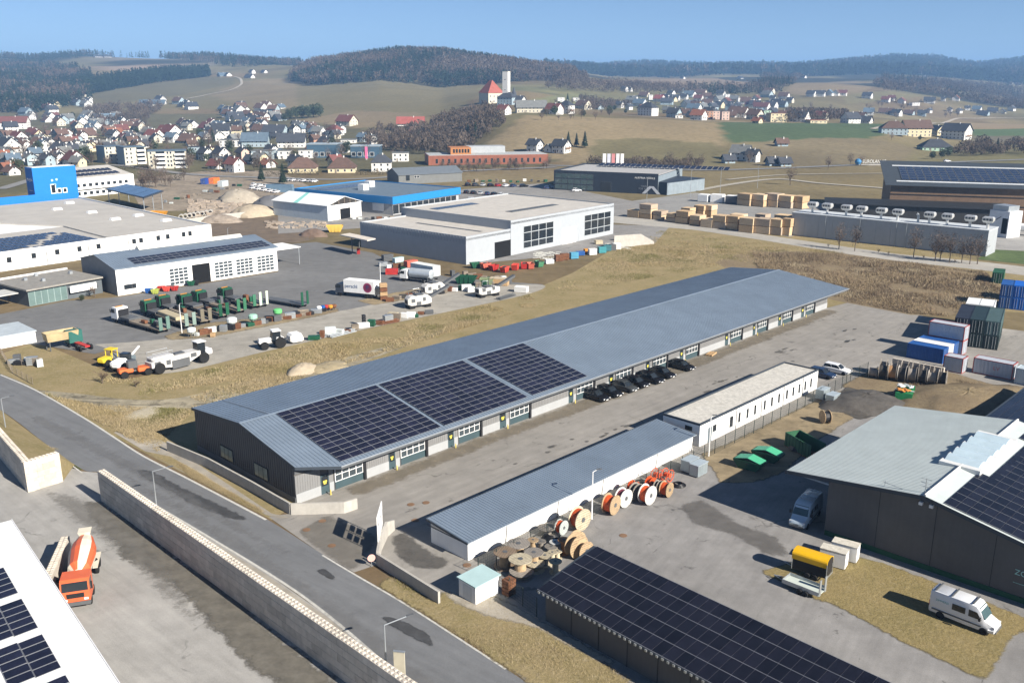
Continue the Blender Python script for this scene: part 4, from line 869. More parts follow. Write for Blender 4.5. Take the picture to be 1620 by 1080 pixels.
for q, hh in (((-.02, .3, .1, D_), h), ((.3, X1, D_-.3, D_), h), ((.3, X1, .1, .4), h), ((X1-.02, X1+.3, .0, D2), h2), ((L_-.3, L_, 0, D2), h2), ((X1+.3, L_-.3, 0, .3), h2), ((X1+.3, L_-.3, D2-.3, D2), h2)): ob('parapet', MB().box(*q, hh-.9, hh+.25), m_lg, t)
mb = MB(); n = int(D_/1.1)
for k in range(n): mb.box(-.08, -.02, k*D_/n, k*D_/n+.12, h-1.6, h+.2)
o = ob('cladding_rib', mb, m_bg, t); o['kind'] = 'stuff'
gx_ = lambda px: (P(px, 419-(px-738)*49/232)-a).length
s0, s1 = gx_(783), gx_(817); ob('open_bay', MB().box(s0, s1, .02, .1, 0, h*.62), MATS['dark interior'], t)
for p0, p1, zf in ((828, 875, .13), (924, 965, .13)):
    s0, s1 = gx_(p0), gx_(p1); n = 4; o = ob('window', MB().box(s0, s1, -.06, 0, 1.2, h2*.8), M('grey window frame', (.4, .43, .45)), t)
    for k in range(n):
        for z0, z1 in ((1.35, 3.0), (3.2, 5.6), (5.8, h2*.8-.15)):
            q = (s1-s0)/n; ob('pane', MB().box(s0+k*q+.12, s0+(k+1)*q-.12, -.085, -.06, z0, z1), m_glass, o)
s0, s1 = gx_(889), gx_(911); ob('roller_door', MB().box(s0, s1, -.05, 0, 0, 4.8), w_white, t)
ob('door', MB().box(s1+1.2, s1+2.4, -.04, 0, 0, 2.3), m_lg, t)
ob('roof_slot', MB().box(X1*.55, X1*.62, D_*.1, D_*.7, h-.1, h-.06), m_dgrey, t); ob('roof_slot', MB().box(X1+(L_-X1)*.3, X1+(L_-X1)*.75, D2*.28, D2*.34, h2-.1, h2+.02), m_dgrey, t)
for i in range(10): o = link('solar_panel', pf, t, (X1+5+i*1.9, D2*.75, h2)); o.scale = (1.6, 2.2, 1)
# dark tool company hall
a, rz, L_, D_, h = fp((876, 300), (1040, 308), (876, 271), (1095, 266)); D_ = min(D_, 60)
t = thing('tool_company_hall', 'dark anthracite company hall with AUSTRIA TOOLS lettering', 'building', a, rz)
m_nav = M('anthracite blue facade', (.028, .035, .048), rough=.5, var=.08)
ob('wall', MB().box(0, L_, 0, D_, 0, h-.2), m_nav, t); ob('wall_side', MB().box(L_, L_+.1, .2, D_, 0, h-.25), M('grey blue side', (.2, .24, .27)), t)
ob('roof', MB().box(.5, L_-.5, .5, D_-.5, h-.2, h+.02), M('pale roof sheet', (.4, .39, .37)), t)
for q in ((0, L_, 0, .5), (0, .5, .5, D_), (.5, L_, D_-.5, D_)): ob('parapet', MB().box(*q, h-.19, h+.6), m_nav, t)
for i in range(24): o = link('solar_panel', pf, t, (L_*.22+i*2.6, D_*.72, h+.6)); o.rotation_euler = (R(12), 0, 0); o.scale = (2.2, 3, 1)
for r in range(3):
    for k in range(6): win(t, 'F', 2+k*3.1, .5+r*h*.3, 2.9, h*.25, (L_, D_), pm_=M('green tint glass', (.06, .09, .09), rough=.06, spec=.7))
tx = lambda px: (P(px, 300+(px-876)*8/164)-a).length
text(t, 'AUSTRIA TOOLS', h*.13, (tx(1019), -.1, h*.83), (R(90), 0, 0), w_white, .03, sx=1.15)
text(t, 'TOOL\nFOR YOU', h*.13, (tx(1018), -.1, h*.33), (R(90), 0, 0), M('grey lettering', (.2, .22, .25)), .03)
xa = tx(1030); ob('emblem', MB().ext([(xa-4.2, h*.02), (xa-1, h*.42), (xa+1, h*.42), (xa+4.2, h*.02), (xa+2.6, h*.02), (xa, h*.34), (xa-2.6, h*.02)], -.12, -.02, 'y'), M('pale emblem', (.45, .48, .52)), t)
win(t, 'F', tx(958), 0, 5, 4.5, (L_, D_), 'gate')
# its lower side wing
c, rz2, L2, D2_, h3 = fp((1055, 309), (1114, 301), (1055, 289), None, 45)
t = thing('company_annex', 'lower grey blue annex at the right of the dark company hall', 'building', c, rz2)
n2_ = Vector((-math.sin(rz2), math.cos(rz2), 0))
ob('wall', MB().box(0, L2, 0, 22, 0, h3-.2), M('grey blue annex wall', (.21, .25, .28), streak=.06), t); ob('roof', MB().box(-.1, L2+.1, -.1, 22, h3-.2, h3), m_nav, t); ob('end_wall', MB().box(-.1, 0, .1, 22, 0, h3-.25), m_nav, t)
for k in range(1, 5): ob('wall_joint', MB().box(L2*k/5-.06, L2*k/5+.06, -.03, 0, 0, h3-.3), M('joint pale', (.32, .36, .39)), t)
# timber drying kilns with roof fans
a, rz, L_, D_, h = fp((1250.6, 372), (1559, 406), (1250.6, 336), None, 9); D_ = 9.5
kn = thing('drying_kilns', 'long grey drying kiln block with silver fan heads on the roof', 'building', a, rz)
m_kl = M('grey kiln panel', (.36, .38, .4), rough=.5, var=.05, streak=.1)
for k in range(13):
    x0 = k*L_/13; ob('wall_panel', MB().box(x0+.02, x0+L_/13-.02, 0, .12, .1, h-.15), m_kl, kn)
ob('wall', MB().box(.02, L_-.02, .12, D_, 0, h-.16), m_kl, kn); ob('plinth', MB().box(.03, L_-.03, .02, .11, 0, .09), m_blackp, kn)
ob('roof', MB().box(-.1, L_+.1, -.1, D_, h-.14, h+.1), M('pale kiln roof', (.5, .53, .55)), kn)
for px in (1304, 1358, 1415, 1431): x = (P(px, 372+(px-1250.6)*34/308.4)-a).length; ob('downpipe', MB().tube((x, -.15, 0), (x, -.15, h), .09, 5), m_steel, kn)
fanm = MB(); fanm.tube((0, 0, 0), (0, 0, 1.4), .32, 8); fanm.tube((0, 0, 1.3), (0, 0, 1.7), .5, 8)
fanm.loft([[(-.95, -.7, 1.5), (.95, -.7, 1.5), (.95, .7, 1.5), (-.95, .7, 1.5)], [(-1.25, -.95, 2.0), (1.25, -.95, 2.0), (1.25, .95, 2.0), (-1.25, .95, 2.0)], [(-1.25, -.95, 2.6), (1.25, -.95, 2.6), (1.25, .95, 2.6), (-1.25, .95, 2.6)], [(-1, -.7, 2.9), (1, -.7, 2.9), (1, .7, 2.9), (-1, .7, 2.9)]])
for k in range(3): fanm.box(-.95+k*.7, -.5+k*.7, -.99, -.9, 2.05, 2.55, 1)
fme = fanm.mesh('fan_head', [M('bright sheet metal', (.62, .62, .6), rough=.35, metal=.5), m_dgrey])
for px in (1275, 1298, 1328, 1352, 1383, 1409, 1459, 1487, 1523, 1551): x = (P(px, 372+(px-1250.6)*34/308.4)-a).length; link('fan_head', fme, kn, (x, 3.2, h+.1)).scale = (1.15, 1.15, 1.15)
x = (P(1442, 393)-a).length; ob('flue', MB().path([(x, 3, h), (x, 3, h+2.2), (x-.5, 3, h+2.6)], .35, 8), m_steel, kn)
# timber hall with solar roof
a, rz, L_, D_, h = fp((1404, 346), (1700, 358), (1409, 291), None, 40)
th_ = thing('timber_hall', 'large timber clad hall with solar roof behind the drying kilns', 'building', a, rz)
ob('wall', MB().box(0, L_, 0, D_, 0, h-.2), M('brown timber cladding', (.19, .125, .08), var=.15, streak=.15), th_)
zh = lambda y: h+.12*y; rfT = ob('roof', MB().prism([(-2, -1.5), (L_, -1.5), (L_, D_+2), (-2, D_+2)], lambda x, y: zh(y)-.25, lambda x, y: zh(y)), M('anthracite roof', (.05, .06, .07)), th_)
for z in (h*.45, h*.7): ob('wall_band', MB().box(0, L_, -.12, 0, z, z+.35), m_blackp, th_)
for i in range(34):
    for j in range(6): 
        y = 7+j*3.9; o = link('solar_panel', pf, th_, (4+i*2.7+(3 if i > 18 else 0), y, zh(y)+.15)); o.rotation_euler = (math.atan(.12), 0, 0); o.scale = (2.4, 2.15, 1)
for y in (4.2, 31.5): ob('snow_strip', MB().prism([(2, y), (L_, y), (L_, y+1.5), (2, y+1.5)], lambda x, y: zh(y)+.02, lambda x, y: zh(y)+.12), M('pale walkway', (.6, .62, .63)), th_)
ob('lean_to_roof', MB().prism([(-22, -12), (36, -12), (36, -.1), (-22, -.1)], lambda x, y: 6.6+.06*y, lambda x, y: 6.9+.06*y), M('black sheet roof', (.02, .022, .025), var=.2), th_)
ob('lean_to_wall', MB().box(-20, 35, -11, -.15, 0, 5.6), M('wall black with painted shade', (.03, .03, .03)), th_)  # shade under the lean-to roof is put into the wall's black
# white stair block
a, rz, L_, D_, h = fp((1561, 372), (1592, 377), (1560, 331), None, 6)
t = thing('stair_block', 'white block with a dark doorway beside the drying kilns', 'building', a, rz)
ob('wall', MB().box(0, L_, 0, D_, 0, h), M('white sheet block', (.66, .68, .7)), t); ob('doorway', MB().box(L_*.68, L_*.95, -.04, 0, 1.2, 6), MATS['dark interior'], t); ob('handrail', MB().tube((1, -.1, 4.2), (L_*.6, -.1, 6.4), .08), m_blackp, t)
ob('roof_unit', MB().box(.5, L_-1, .5, D_-.5, h, h+1.6), m_steel, t)
# orange school building
a = GP(678, 262); b = GP(867, 259); rz = math.atan2((b-a).y, (b-a).x); L_ = (b-a).length; h = 5.6
t = thing('school_building', 'long orange brick building with a flat roof below the castle hill', 'building', (a.x, a.y, 0), rz)
m_or = M('orange brick', (.24, .085, .05), var=.15, scale=.3)
ob('wall', MB().box(0, L_, 0, 24, 0, h), m_or, t); ob('roof', MB().box(.4, L_-.4, .4, 23.6, h, h+.15), M('grey flat roof', (.4, .41, .4)), t)
ob('upper_storey', MB().box(L_*.19, L_*.36, 4, 20, h+.15, h+4.2), M('orange panel', (.4, .17, .06)), t)
ob('rear_wing', MB().box(L_*.36, L_*.68, 18, 30, 0, h+4), M('grey wing', (.36, .38, .39)), t)
for i in range(18): win(t, 'F', 5+i*(L_-10)/17, 1.0, 1.4, 2.6, (L_, 24))
for i in range(6): ob('window', MB().box(L_*.21+i*L_*.024, L_*.225+i*L_*.024, 3.93, 4, h+1.2, h+3.4), m_glass, t)
# ---------------------------------------------------------------- vehicles
def cring(x, w_, z0, z1, c=.12): return [(x, -w_+c, z0), (x, w_-c, z0), (x, w_, z0+c), (x, w_, z1-c), (x, w_-c, z1), (x, -w_+c, z1), (x, -w_, z1-c), (x, -w_, z0+c)]
def cbox(mb, x0, x1, y0, y1, z0, z1, c=.08, m=0):
    yc, w_ = (y0+y1)/2, (y1-y0)/2
    sh = lambda r: [(a, b+yc, d) for a, b, d in r]
    return mb.loft([sh(cring(x0, w_-c, z0+c, z1-c, c)), sh(cring(x0+c, w_, z0, z1, c)), sh(cring(x1-c, w_, z0, z1, c)), sh(cring(x1, w_-c, z0+c, z1-c, c))], m)
WM = {}
def wheel(t, x, y, r, wd, rim=None, name='wheel'):
    k = (round(r, 2), round(wd, 2), rim.name if rim else '')
    if k not in WM:
        a = MB().lathe([(r*.55, -wd/2), (r*.9, -wd/2), (r, -wd*.35), (r, wd*.35), (r*.9, wd/2), (r*.55, wd/2)], 14, 'y').mesh('tyre', m_black)
        b = MB().lathe([(.05, -wd*.45), (r*.56, -wd*.42), (r*.56, wd*.42), (.05, wd*.45)], 12, 'y').mesh('rim', rim or m_steel); WM[k] = (a, b)
    o = link(name, WM[k][0], t, (x, y, r)); link('rim', WM[k][1], o); return o
def carpaint(n, c): return M('car paint '+n, c, rough=.22, var=.03, spec=.6)
m_lampg = M('headlamp glass', (.7, .72, .75), rough=.08, spec=.8); m_tail = M('tail lamp', (.4, .02, .02), rough=.2)
def car(label, paint, loc, rz, L_=4.4, W_=.9, H_=1.48, est=0., group=None):
    t = thing('car', label, 'car', loc, rz, group); X = L_/2; mb = MB()
    st = [(-X, .72, .45, .78), (-X+.12, .82, .3, .92), (-X*.55, W_, .22, .96), (0, W_, .2, .95), (X*.35, W_, .2, .93), (X*.75, W_*.97, .24, .84), (X-.12, .8, .3, .72), (X, .66, .42, .62)]
    mb.loft([[(x, -w_*.92, a), (x, w_*.92, a), (x, w_, a+.18), (x, w_*.98, b-.1), (x, w_*.86, b), (x, -w_*.86, b), (x, -w_*.98, b-.1), (x, -w_, a+.18)] for x, w_, a, b in st]); ob('body', mb, paint, t, smooth=True)
    r0, r1 = -X+.35-est*.2, X*.42; q0, q1 = -X+.75-est*.4, X*.1
    ring = lambda xa, xb, w_, z: [(xa, -w_, z), (xb-.12, -w_, z), (xb, -w_*.7, z), (xb, w_*.7, z), (xb-.12, w_, z), (xa, w_, z)]
    ob('cabin_glass', MB().loft([ring(r0, r1, W_*.86, .93), ring((r0+q0)/2, (r1+q1)/2+.03, W_*.8, 1.2), ring(q0, q1, W_*.7, H_-.05)]), m_glass, t)
    ob('roof', MB().loft([ring(q0-.06, q1+.05, W_*.72, H_-.06), ring(q0+.05, q1-.1, W_*.66, H_)]), paint, t)
    for s in (-1, 1):
        mb = MB()
        for xa, xb in ((r0+.02, q0), ((r0+r1)/2-.05, (q0+q1)/2-.05), (r1-.06, q1)): mb.tube((xa, s*W_*.85, .93), (xb, s*W_*.71, H_-.05), .04, 4)
        o = ob('pillar', mb, paint, t); o['kind'] = 'stuff'
        ob('headlight', MB().box(X-.16, X-.04, s*.62-.16, s*.62+.16, .58, .7), m_lampg, t); ob('tail_light', MB().box(-X+.0, -X+.08, s*.66-.12, s*.66+.12, .62, .84), m_tail, t)
        ob('mirror', MB().box(X*.34, X*.34+.1, s*(W_+.08)-.09, s*(W_+.08)+.09, .95, 1.08), paint, t)
        for x in (-X*.6, X*.64): wheel(t, x, s*(W_-.1), .32, .22)
    ob('number_plate', MB().box(X-.03, X+.012, -.25, .25, .42, .53), w_white, t)
    return t
pk = carpaint('black', (.008, .008, .01)); pg_ = carpaint('graphite', (.05, .055, .058)); pw = carpaint('white', (.75, .76, .77)); pb = carpaint('navy', (.015, .03, .07))
VR = TH-math.pi/2
cars = [(961, 637, 'black estate car, nearest to the solar end in the row before the hall', pk, 1, 4.7), (982, 630, 'black car parked between the nearest estate and the grey hatchback', pk, .5, 4.4), (1006, 622, 'grey green hatchback, the only light car in the hall row', pg_, .5, 4.3), (1024, 615, 'black car just beyond the grey green hatchback by the hall', pk, .5, 4.3), (1048, 608.5, 'black car, second from the far end of the tight hall row', pk, 1, 4.6), (1066, 600, 'black car at the far end of the tight hall row', pk, .5, 4.4), (1097, 588, 'lone black saloon parked apart, nearest the wooden pallets', pk, .2, 4.8)]
for px, py, lb, pt, es_, ln in cars:
    q = P(px, py)+VX*(ln/2); car(lb, pt, (q.x, q.y, .02), VR+random.uniform(-.03, .03), ln, .9, 1.46+.1*es_, es_, 'cars parked before the hall')
q = P(1345, 594)+VX*2.3; car('white estate car parked beyond the office building', pw, (q.x, q.y, .02), VR, 4.6, .9, 1.5, 1)
q = P(1322, 601)+VX*2.4; car('dark blue car half hidden behind the office end', pb, (q.x, q.y, .02), VR, 4.5, .9, 1.5, .5)
def van(label, paint, pr, pf, L_=5.6, H_=2.5, bars=True, rack=False, letter=None):
    a, b = P(*pr), P(*pf); d = (b-a).normalized(); c = (a+b)/2; t = thing('van', label, 'van', (c.x, c.y, .02), math.atan2(d.y, d.x)); X = L_/2; W_ = 1.0
    st = [(-X, .9, .45, H_-.1), (-X+.1, .96, .4, H_-.02), (X*.15, W_, .35, H_), (X*.38, .98, .35, H_-.06)]
    sec = lambda x, w_, a_, b_: [(x, -w_*.95, a_), (x, w_*.95, a_), (x, w_, a_+.25), (x, w_*.97, b_-.45), (x, w_*.86, b_-.06), (x, w_*.7, b_), (x, -w_*.7, b_), (x, -w_*.86, b_-.06), (x, -w_*.97, b_-.45), (x, -w_, a_+.25)]
    st += [(X*.5, .97, .35, H_*.86), (X*.66, .96, .36, 1.38), (X*.8, .93, .38, 1.2), (X-.1, .86, .42, 1.02), (X, .74, .5, .82)]
    ob('body', MB().loft([sec(*q) for q in st]), paint, t, smooth=True)
    x0, x1 = X*.455, X*.67
    ob('windscreen', MB().add([(x1+.03, -.82, 1.42), (x1+.03, .82, 1.42), (x0+.04, .74, H_*.9), (x0+.04, -.74, H_*.9)], [(0, 1, 2, 3)]).add([(x1+.0, -.82, 1.40), (x1+.0, .82, 1.40), (x0+.0, .74, H_*.9-.02), (x0, -.74, H_*.9-.02)], [(3, 2, 1, 0)]), M('windscreen tint', (.06, .1, .11), rough=.06, spec=.7), t)
    for s in (-1, 1):
        ob('side_window', MB().ext([(X*.2, 1.35), (X*.6, 1.35), (X*.44, 1.95), (X*.2, 1.98)], s*.985, s*1.005, 'y'), m_glass, t)
        ob('side_window', MB().ext([(-X*.3, 1.38), (X*.1, 1.38), (X*.1, 1.95), (-X*.3, 1.95)], s*.99, s*1.01, 'y'), m_glass, t)
        ob('trim_strip', MB().box(-X*.9, X*.6, s*1.005-.02, s*1.005+.02, .72, .84), m_dgrey, t)
        ob('headlight', MB().box(X-.22, X-.08, s*.68-.15, s*.68+.15, .8, 1.0), m_lampg, t); ob('tail_light', MB().box(-X-.01, -X+.03, s*.84-.07, s*.84+.07, .9, 1.5), m_tail, t)
        ob('mirror', MB().box(X*.52, X*.58, s*1.15-.1, s*1.15+.1, 1.3, 1.65), m_blackp, t)
        for x in (-X*.62, X*.68): wheel(t, x, s*.88, .36, .24)
    ob('bumper', MB().box(X-.12, X+.04, -.75, .75, .4, .58), m_dgrey, t)
    if bars:
        for x in (-X*.85, -X*.35, X*.28): ob('roof_bar', MB().box(x-.06, x+.06, -.82, .82, H_+.02, H_+.1), m_dgrey, t)
    if rack:
        for y in (-.6, 0, .6): ob('roof_rail', MB().tube((-X*.9, y, H_+.16), (X*.2, y, H_+.16), .03, 5), m_steel, t)
        for x in (-X*.8, -X*.2, X*.1): ob('roof_bar', MB().box(x-.03, x+.03, -.8, .8, H_+.03, H_+.13), m_steel, t)
    return t
t = van('white van with roof bars parked on the dry lawn beside the dark hall', pw, (1494, 972), (1556, 996))
text(t, 'ZIMMEREI', .26, (-1.7, -1.015, 1.75), (R(90), 0, 0), M('van lettering', (.1, .25, .3)), .004)
van('pale blue white van with roof rack in the shade of the dark hall', carpaint('pale blue', (.5, .6, .68)), (1288, 806), (1258, 840), 5.9, 2.55, False, True)
def truckcab(t, x0, x1, w_, z0, z1, paint):         # front at +x
    L_ = x1-x0; mb = MB()
    prof = [(x0, z0), (x1, z0), (x1+.05, z0+.4), (x1, z0+(z1-z0)*.5), (x1-.22, z1-.15), (x1-.5, z1), (x0, z1-.05)]
    mb.ext(prof, -w_, w_, 'y'); c = ob('cab', mb, paint, t)
    zm = z0+(z1-z0)*.52
    ob('windscreen', MB().add([(x1+.02, -w_+.12, zm), (x1+.02, w_-.12, zm), (x1-.19, w_-.15, z1-.2), (x1-.19, -w_+.15, z1-.2), (x1-.02, -w_+.12, zm), (x1-.02, w_-.12, zm), (x1-.23, w_-.15, z1-.2), (x1-.23, -w_+.15, z1-.2)], [(0, 1, 2, 3), (7, 6, 5, 4), (0, 4, 5, 1), (1, 5, 6, 2), (2, 6, 7, 3), (3, 7, 4, 0)]), m_glass, c)
    for s in (-1, 1):
        ob('side_window', MB().ext([(x0+L_*.35, zm), (x1-.15, zm), (x1-.35, z1-.3), (x0+L_*.35, z1-.3)], s*w_-.01, s*w_+.012, 'y'), m_glass, c)
        ob('headlight', MB().box(x1-.02, x1+.08, s*(w_-.35)-.18, s*(w_-.35)+.18, z0+.15, z0+.35), m_lampg, c)
        ob('mirror', MB().box(x1-.25, x1-.1, s*(w_+.18)-.07, s*(w_+.18)+.07, zm, zm+.7), m_blackp, c)
    ob('bumper', MB().box(x1-.3, x1+.1, -w_+.02, w_-.02, z0-.35, z0), m_dgrey, c); ob('grille', MB().box(x1+.04, x1+.07, -w_*.6, w_*.6, z0+.42, zm-.2), m_blackp, c)
    return c
def place2(name, label, cat, pr, pf, group=None, z=.02):   # rear and front pixels on the ground
    a, b = P(*pr), P(*pf); d = b-a; c = (a+b)/2; return thing(name, label, cat, (c.x, c.y, z), math.atan2(d.y, d.x), group), d.length
# concrete mixer
t, L_ = place2('mixer_truck', 'orange and white concrete mixer truck beside the white roof edge', 'truck', (141, 893), (124, 962)); L_ = 9.2; X = L_/2
m_or2 = M('orange truck paint', (.62, .13, .05), rough=.4, var=.1)
ob('chassis', MB().box(-X, X-.3, -.45, .45, .7, 1.0), m_dgrey, t); truckcab(t, X-2.2, X, 1.22, .95, 3.0, m_or2)
prof = [(.35, -X+.3), (.75, -X+.5), (1.15, -X+2.2), (1.22, -X+3.4), (1.0, X-3.3), (.45, X-2.7)]
n = 16; mb = MB(); ringv = [[(x, r*math.cos(2*math.pi*i/n), 2.35-.06*(x-X+3)+r*math.sin(2*math.pi*i/n)) for i in range(n)] for r, x in prof]
o0 = 0; vs = [q for r in ringv for q in r]; dr = MB(); 
for i in range(n):
    fs = [(j*n+i, j*n+(i+1) % n, (j+1)*n+(i+1) % n, (j+1)*n+i) for j in range(len(prof)-1)]; base_ = len(dr.f)
    if i == 0: dr.add(vs, fs, 0)
    else: dr.f += fs; dr.m += [(i//2) % 2]*len(fs)
dr.f += [tuple(range(n))[::-1], tuple(range((len(prof)-1)*n, len(prof)*n))]; dr.m += [1, 1]
ob('mixing_drum', dr, [m_or2, M('cream paint', (.68, .62, .5), var=.1)], t)
ob('loading_hopper', MB().loft([[(-X-.1, -.35, 3.0), (-X+.6, -.35, 3.0), (-X+.6, .35, 3.0), (-X-.1, .35, 3.0)], [(-X-.35, -.6, 3.7), (-X+.8, -.6, 3.7), (-X+.8, .6, 3.7), (-X-.35, .6, 3.7)]]), MATS['cream paint'], t)
ob('discharge_chute', MB().ext([(-X-.2, 1.5), (-X-1.3, .8), (-X-1.3, .95), (-X-.2, 1.7)], -.3, .3, 'y'), m_steel, t)
ob('water_tank', MB().tube((X-2.8, -1.0, 1.9), (X-2.8, 1.0, 1.9), .3, 8), MATS['cream paint'], t); ob('mudguard', MB().box(-X+.2, -X+3.4, -1.2, -.75, 1.05, 1.12), MATS['cream paint'], t); ob('mudguard', MB().box(-X+.2, -X+3.4, .75, 1.2, 1.05, 1.12), MATS['cream paint'], t)
for x in (X-1.0, X-2.7, -X+2.4, -X+1.1):
    for s in (-1, 1): wheel(t, x, s*1.0, .5, .3)
q = P(108, 930); tt = tag(ob('rubber_belt_roll', MB().tube((0, 0, 1.1), (4.5, .0, 1.1), .2, 8).tube((0, .5, .9), (4.5, .5, .9), .2, 8), m_blackp, None, (q.x-.6, q.y-.6, 0), R(65)), 'black rubber strips laid on the bay divider beside the mixer truck', 'strips')
# horse trailer, flat trailer, white boxes
t, L_ = place2('horse_trailer', 'black horse trailer with a yellow rounded roof beside two white boxes', 'trailer', (1262, 902), (1305, 916)); L_ = 3.3; X = L_/2
ob('body', MB().box(-X, X, -.85, .85, .55, 1.6), m_blackp, t)
prof = [(-.88, 1.6), (-.88, 2.1)]+[(-.88*math.cos(math.pi*k/8), 2.1+.38*math.sin(math.pi*k/8)) for k in range(9)]+[(.88, 2.1), (.88, 1.6)]
ob('roof', MB().ext(prof, -X-.1, X+.05, 'x'), M('yellow plastic roof', (.7, .4, .01), rough=.35, var=.08), t)
ob('front_opening', MB().ext([(q[0]*.86, .1+q[1]*.94) for q in prof], X+.05, X+.07, 'x'), m_blackp, t)
mb = MB()
for y in (-.87, .87): mb.tube((X+.06, y, .5), (X+.06, y, 2.0), .035, 5); mb.tube((-X-.05, y, .5), (-X-.05, y, 1.6), .035, 5)
ob('ramp_frame', mb.tube((X+.06, -.87, .5), (X+.06, .87, .5), .035, 5), m_steel, t); ob('drawbar', MB().path([(-X, -.5, .5), (-X-1.2, 0, .5), (-X, .5, .5)], .04, 5), m_steel, t)
for x in (-.1, .65):
    for s in (-1, 1): wheel(t, x, s*.95, .3, .18)
t, L_ = place2('flat_trailer', 'pale flatbed trailer with raised rear ramps beside the horse trailer', 'trailer', (1246, 924), (1297, 944)); L_ = 3.6; X = L_/2
ob('deck', MB().box(-X, X, -.8, .8, .48, .56), M('pale deck board', (.5, .55, .5)), t)
for q in ((-X, X, -.84, -.8), (-X, X, .8, .84), (-X-.04, -X, -.84, .84)): ob('side_board', MB().box(*q, .45, .85), m_steel, t)
for y in (-.55, .55): ob('ramp', MB().box(X-.02, X+.05, y-.18, y+.18, .4, 2.0), m_steel, t)
ob('drawbar', MB().path([(-X, -.4, .45), (-X-1.3, 0, .45), (-X, .4, .45)], .04, 5), m_steel, t)
for x in (.0, .6):
    for s in (-1, 1): wheel(t, x, s*.95, .28, .18)
for k, (px, py, lb) in enumerate(((1318, 893, 'white box with dirty lid standing next to the horse trailer'), (1336, 883, 'white box with open stained top close to the dark hall wall'))):
    q = P(px, py); t = thing('storage_box', lb, 'box', (q.x, q.y, 0), TH-math.pi/2+.18)
    ob('body', MB().box(-1.25, 1.25, -.62, .62, .15, 1.75), w_white, t); ob('lid', MB().box(-1.28, 1.28, -.65, .65, 1.75, 1.82), M('stained white lid', (.55, .52, .45), var=.25, scale=3), t); ob('latch', MB().box(1.25, 1.29, -.05, .05, .7, 1.0), m_steel, t)
# box lorry
t, L_ = place2('box_lorry', 'white box lorry with a round red and blue logo in the vehicle yard', 'truck', (597, 472), (536, 466)); L_ = max(9, min(L_, 11)); X = L_/2
ob('chassis', MB().box(-X+.1, X, -.5, .5, .7, 1.0), m_dgrey, t); truckcab(t, X-2.0, X, 1.2, .8, 2.9, M('dark cab paint', (.05, .06, .08), rough=.35))
bx_ = ob('cargo_box', MB().box(-X, X-2.2, -1.25, 1.25, 1.1, 3.9), w_white, t)
text(bx_, 'perschl', 1.15, (.9, 1.27, 2.5), (R(90), 0, math.pi), M('dark blue lettering', (.03, .08, .2)), .006)
cx_ = -X+1.7; ob('logo_ring', MB().lathe([(1.1, 1.26), (1.1, 1.275), (.82, 1.275), (.82, 1.26)], 24, 'y', 0, (cx_, 0, 2.5)), M('logo dark red', (.3, .05, .12)), bx_); text(bx_, 'P', 1.3, (cx_, 1.27, 2.5), (R(90), 0, math.pi), MATS['dark blue lettering'], .006)
for x in (X-1.1, -X+2.2, -X+1.1):
    for s in (-1, 1): wheel(t, x, s*1.0, .48, .3)
ob('tail_lift', MB().box(-X-.12, -X, -1.2, 1.2, .8, 2.4), m_steel, t)
# tanker lorry and white lorry beside it
t, L_ = place2('tanker_lorry', 'white lorry with a silver tank beside the milling machines', 'truck', (690, 449), (634, 443)); L_ = 9.0; X = L_/2
ob('chassis', MB().box(-X+.1, X, -.5, .5, .7, 1.0), m_dgrey, t); truckcab(t, X-2.0, X, 1.2, .8, 2.9, m_whitep)
ob('tank', MB().lathe([(.9, -X+.5), (1.15, -X+.7), (1.15, X-2.5), (.9, X-2.3)], 16, 'x', 0, (0, 0, 2.2)), M('tank silver', (.55, .6, .63), rough=.3, metal=.4), t, smooth=True)
for x in (X-1.1, -X+2.4, -X+1.2):
    for s in (-1, 1): wheel(t, x, s*1.0, .48, .3)
t, L_ = place2('curtain_lorry', 'white box trailer parked behind the silver tanker', 'truck', (697, 445), (650, 436)); X = 4
ob('chassis', MB().box(-X, X, -.5, .5, .7, 1.0), m_dgrey, t); ob('cargo_box', MB().box(-X, X, -1.25, 1.25, 1.1, 3.6), M('pale grey white box', (.66, .68, .66)), t)
for x in (-X+2.4, -X+1.2):
    for s in (-1, 1): wheel(t, x, s*1.0, .48, .3)
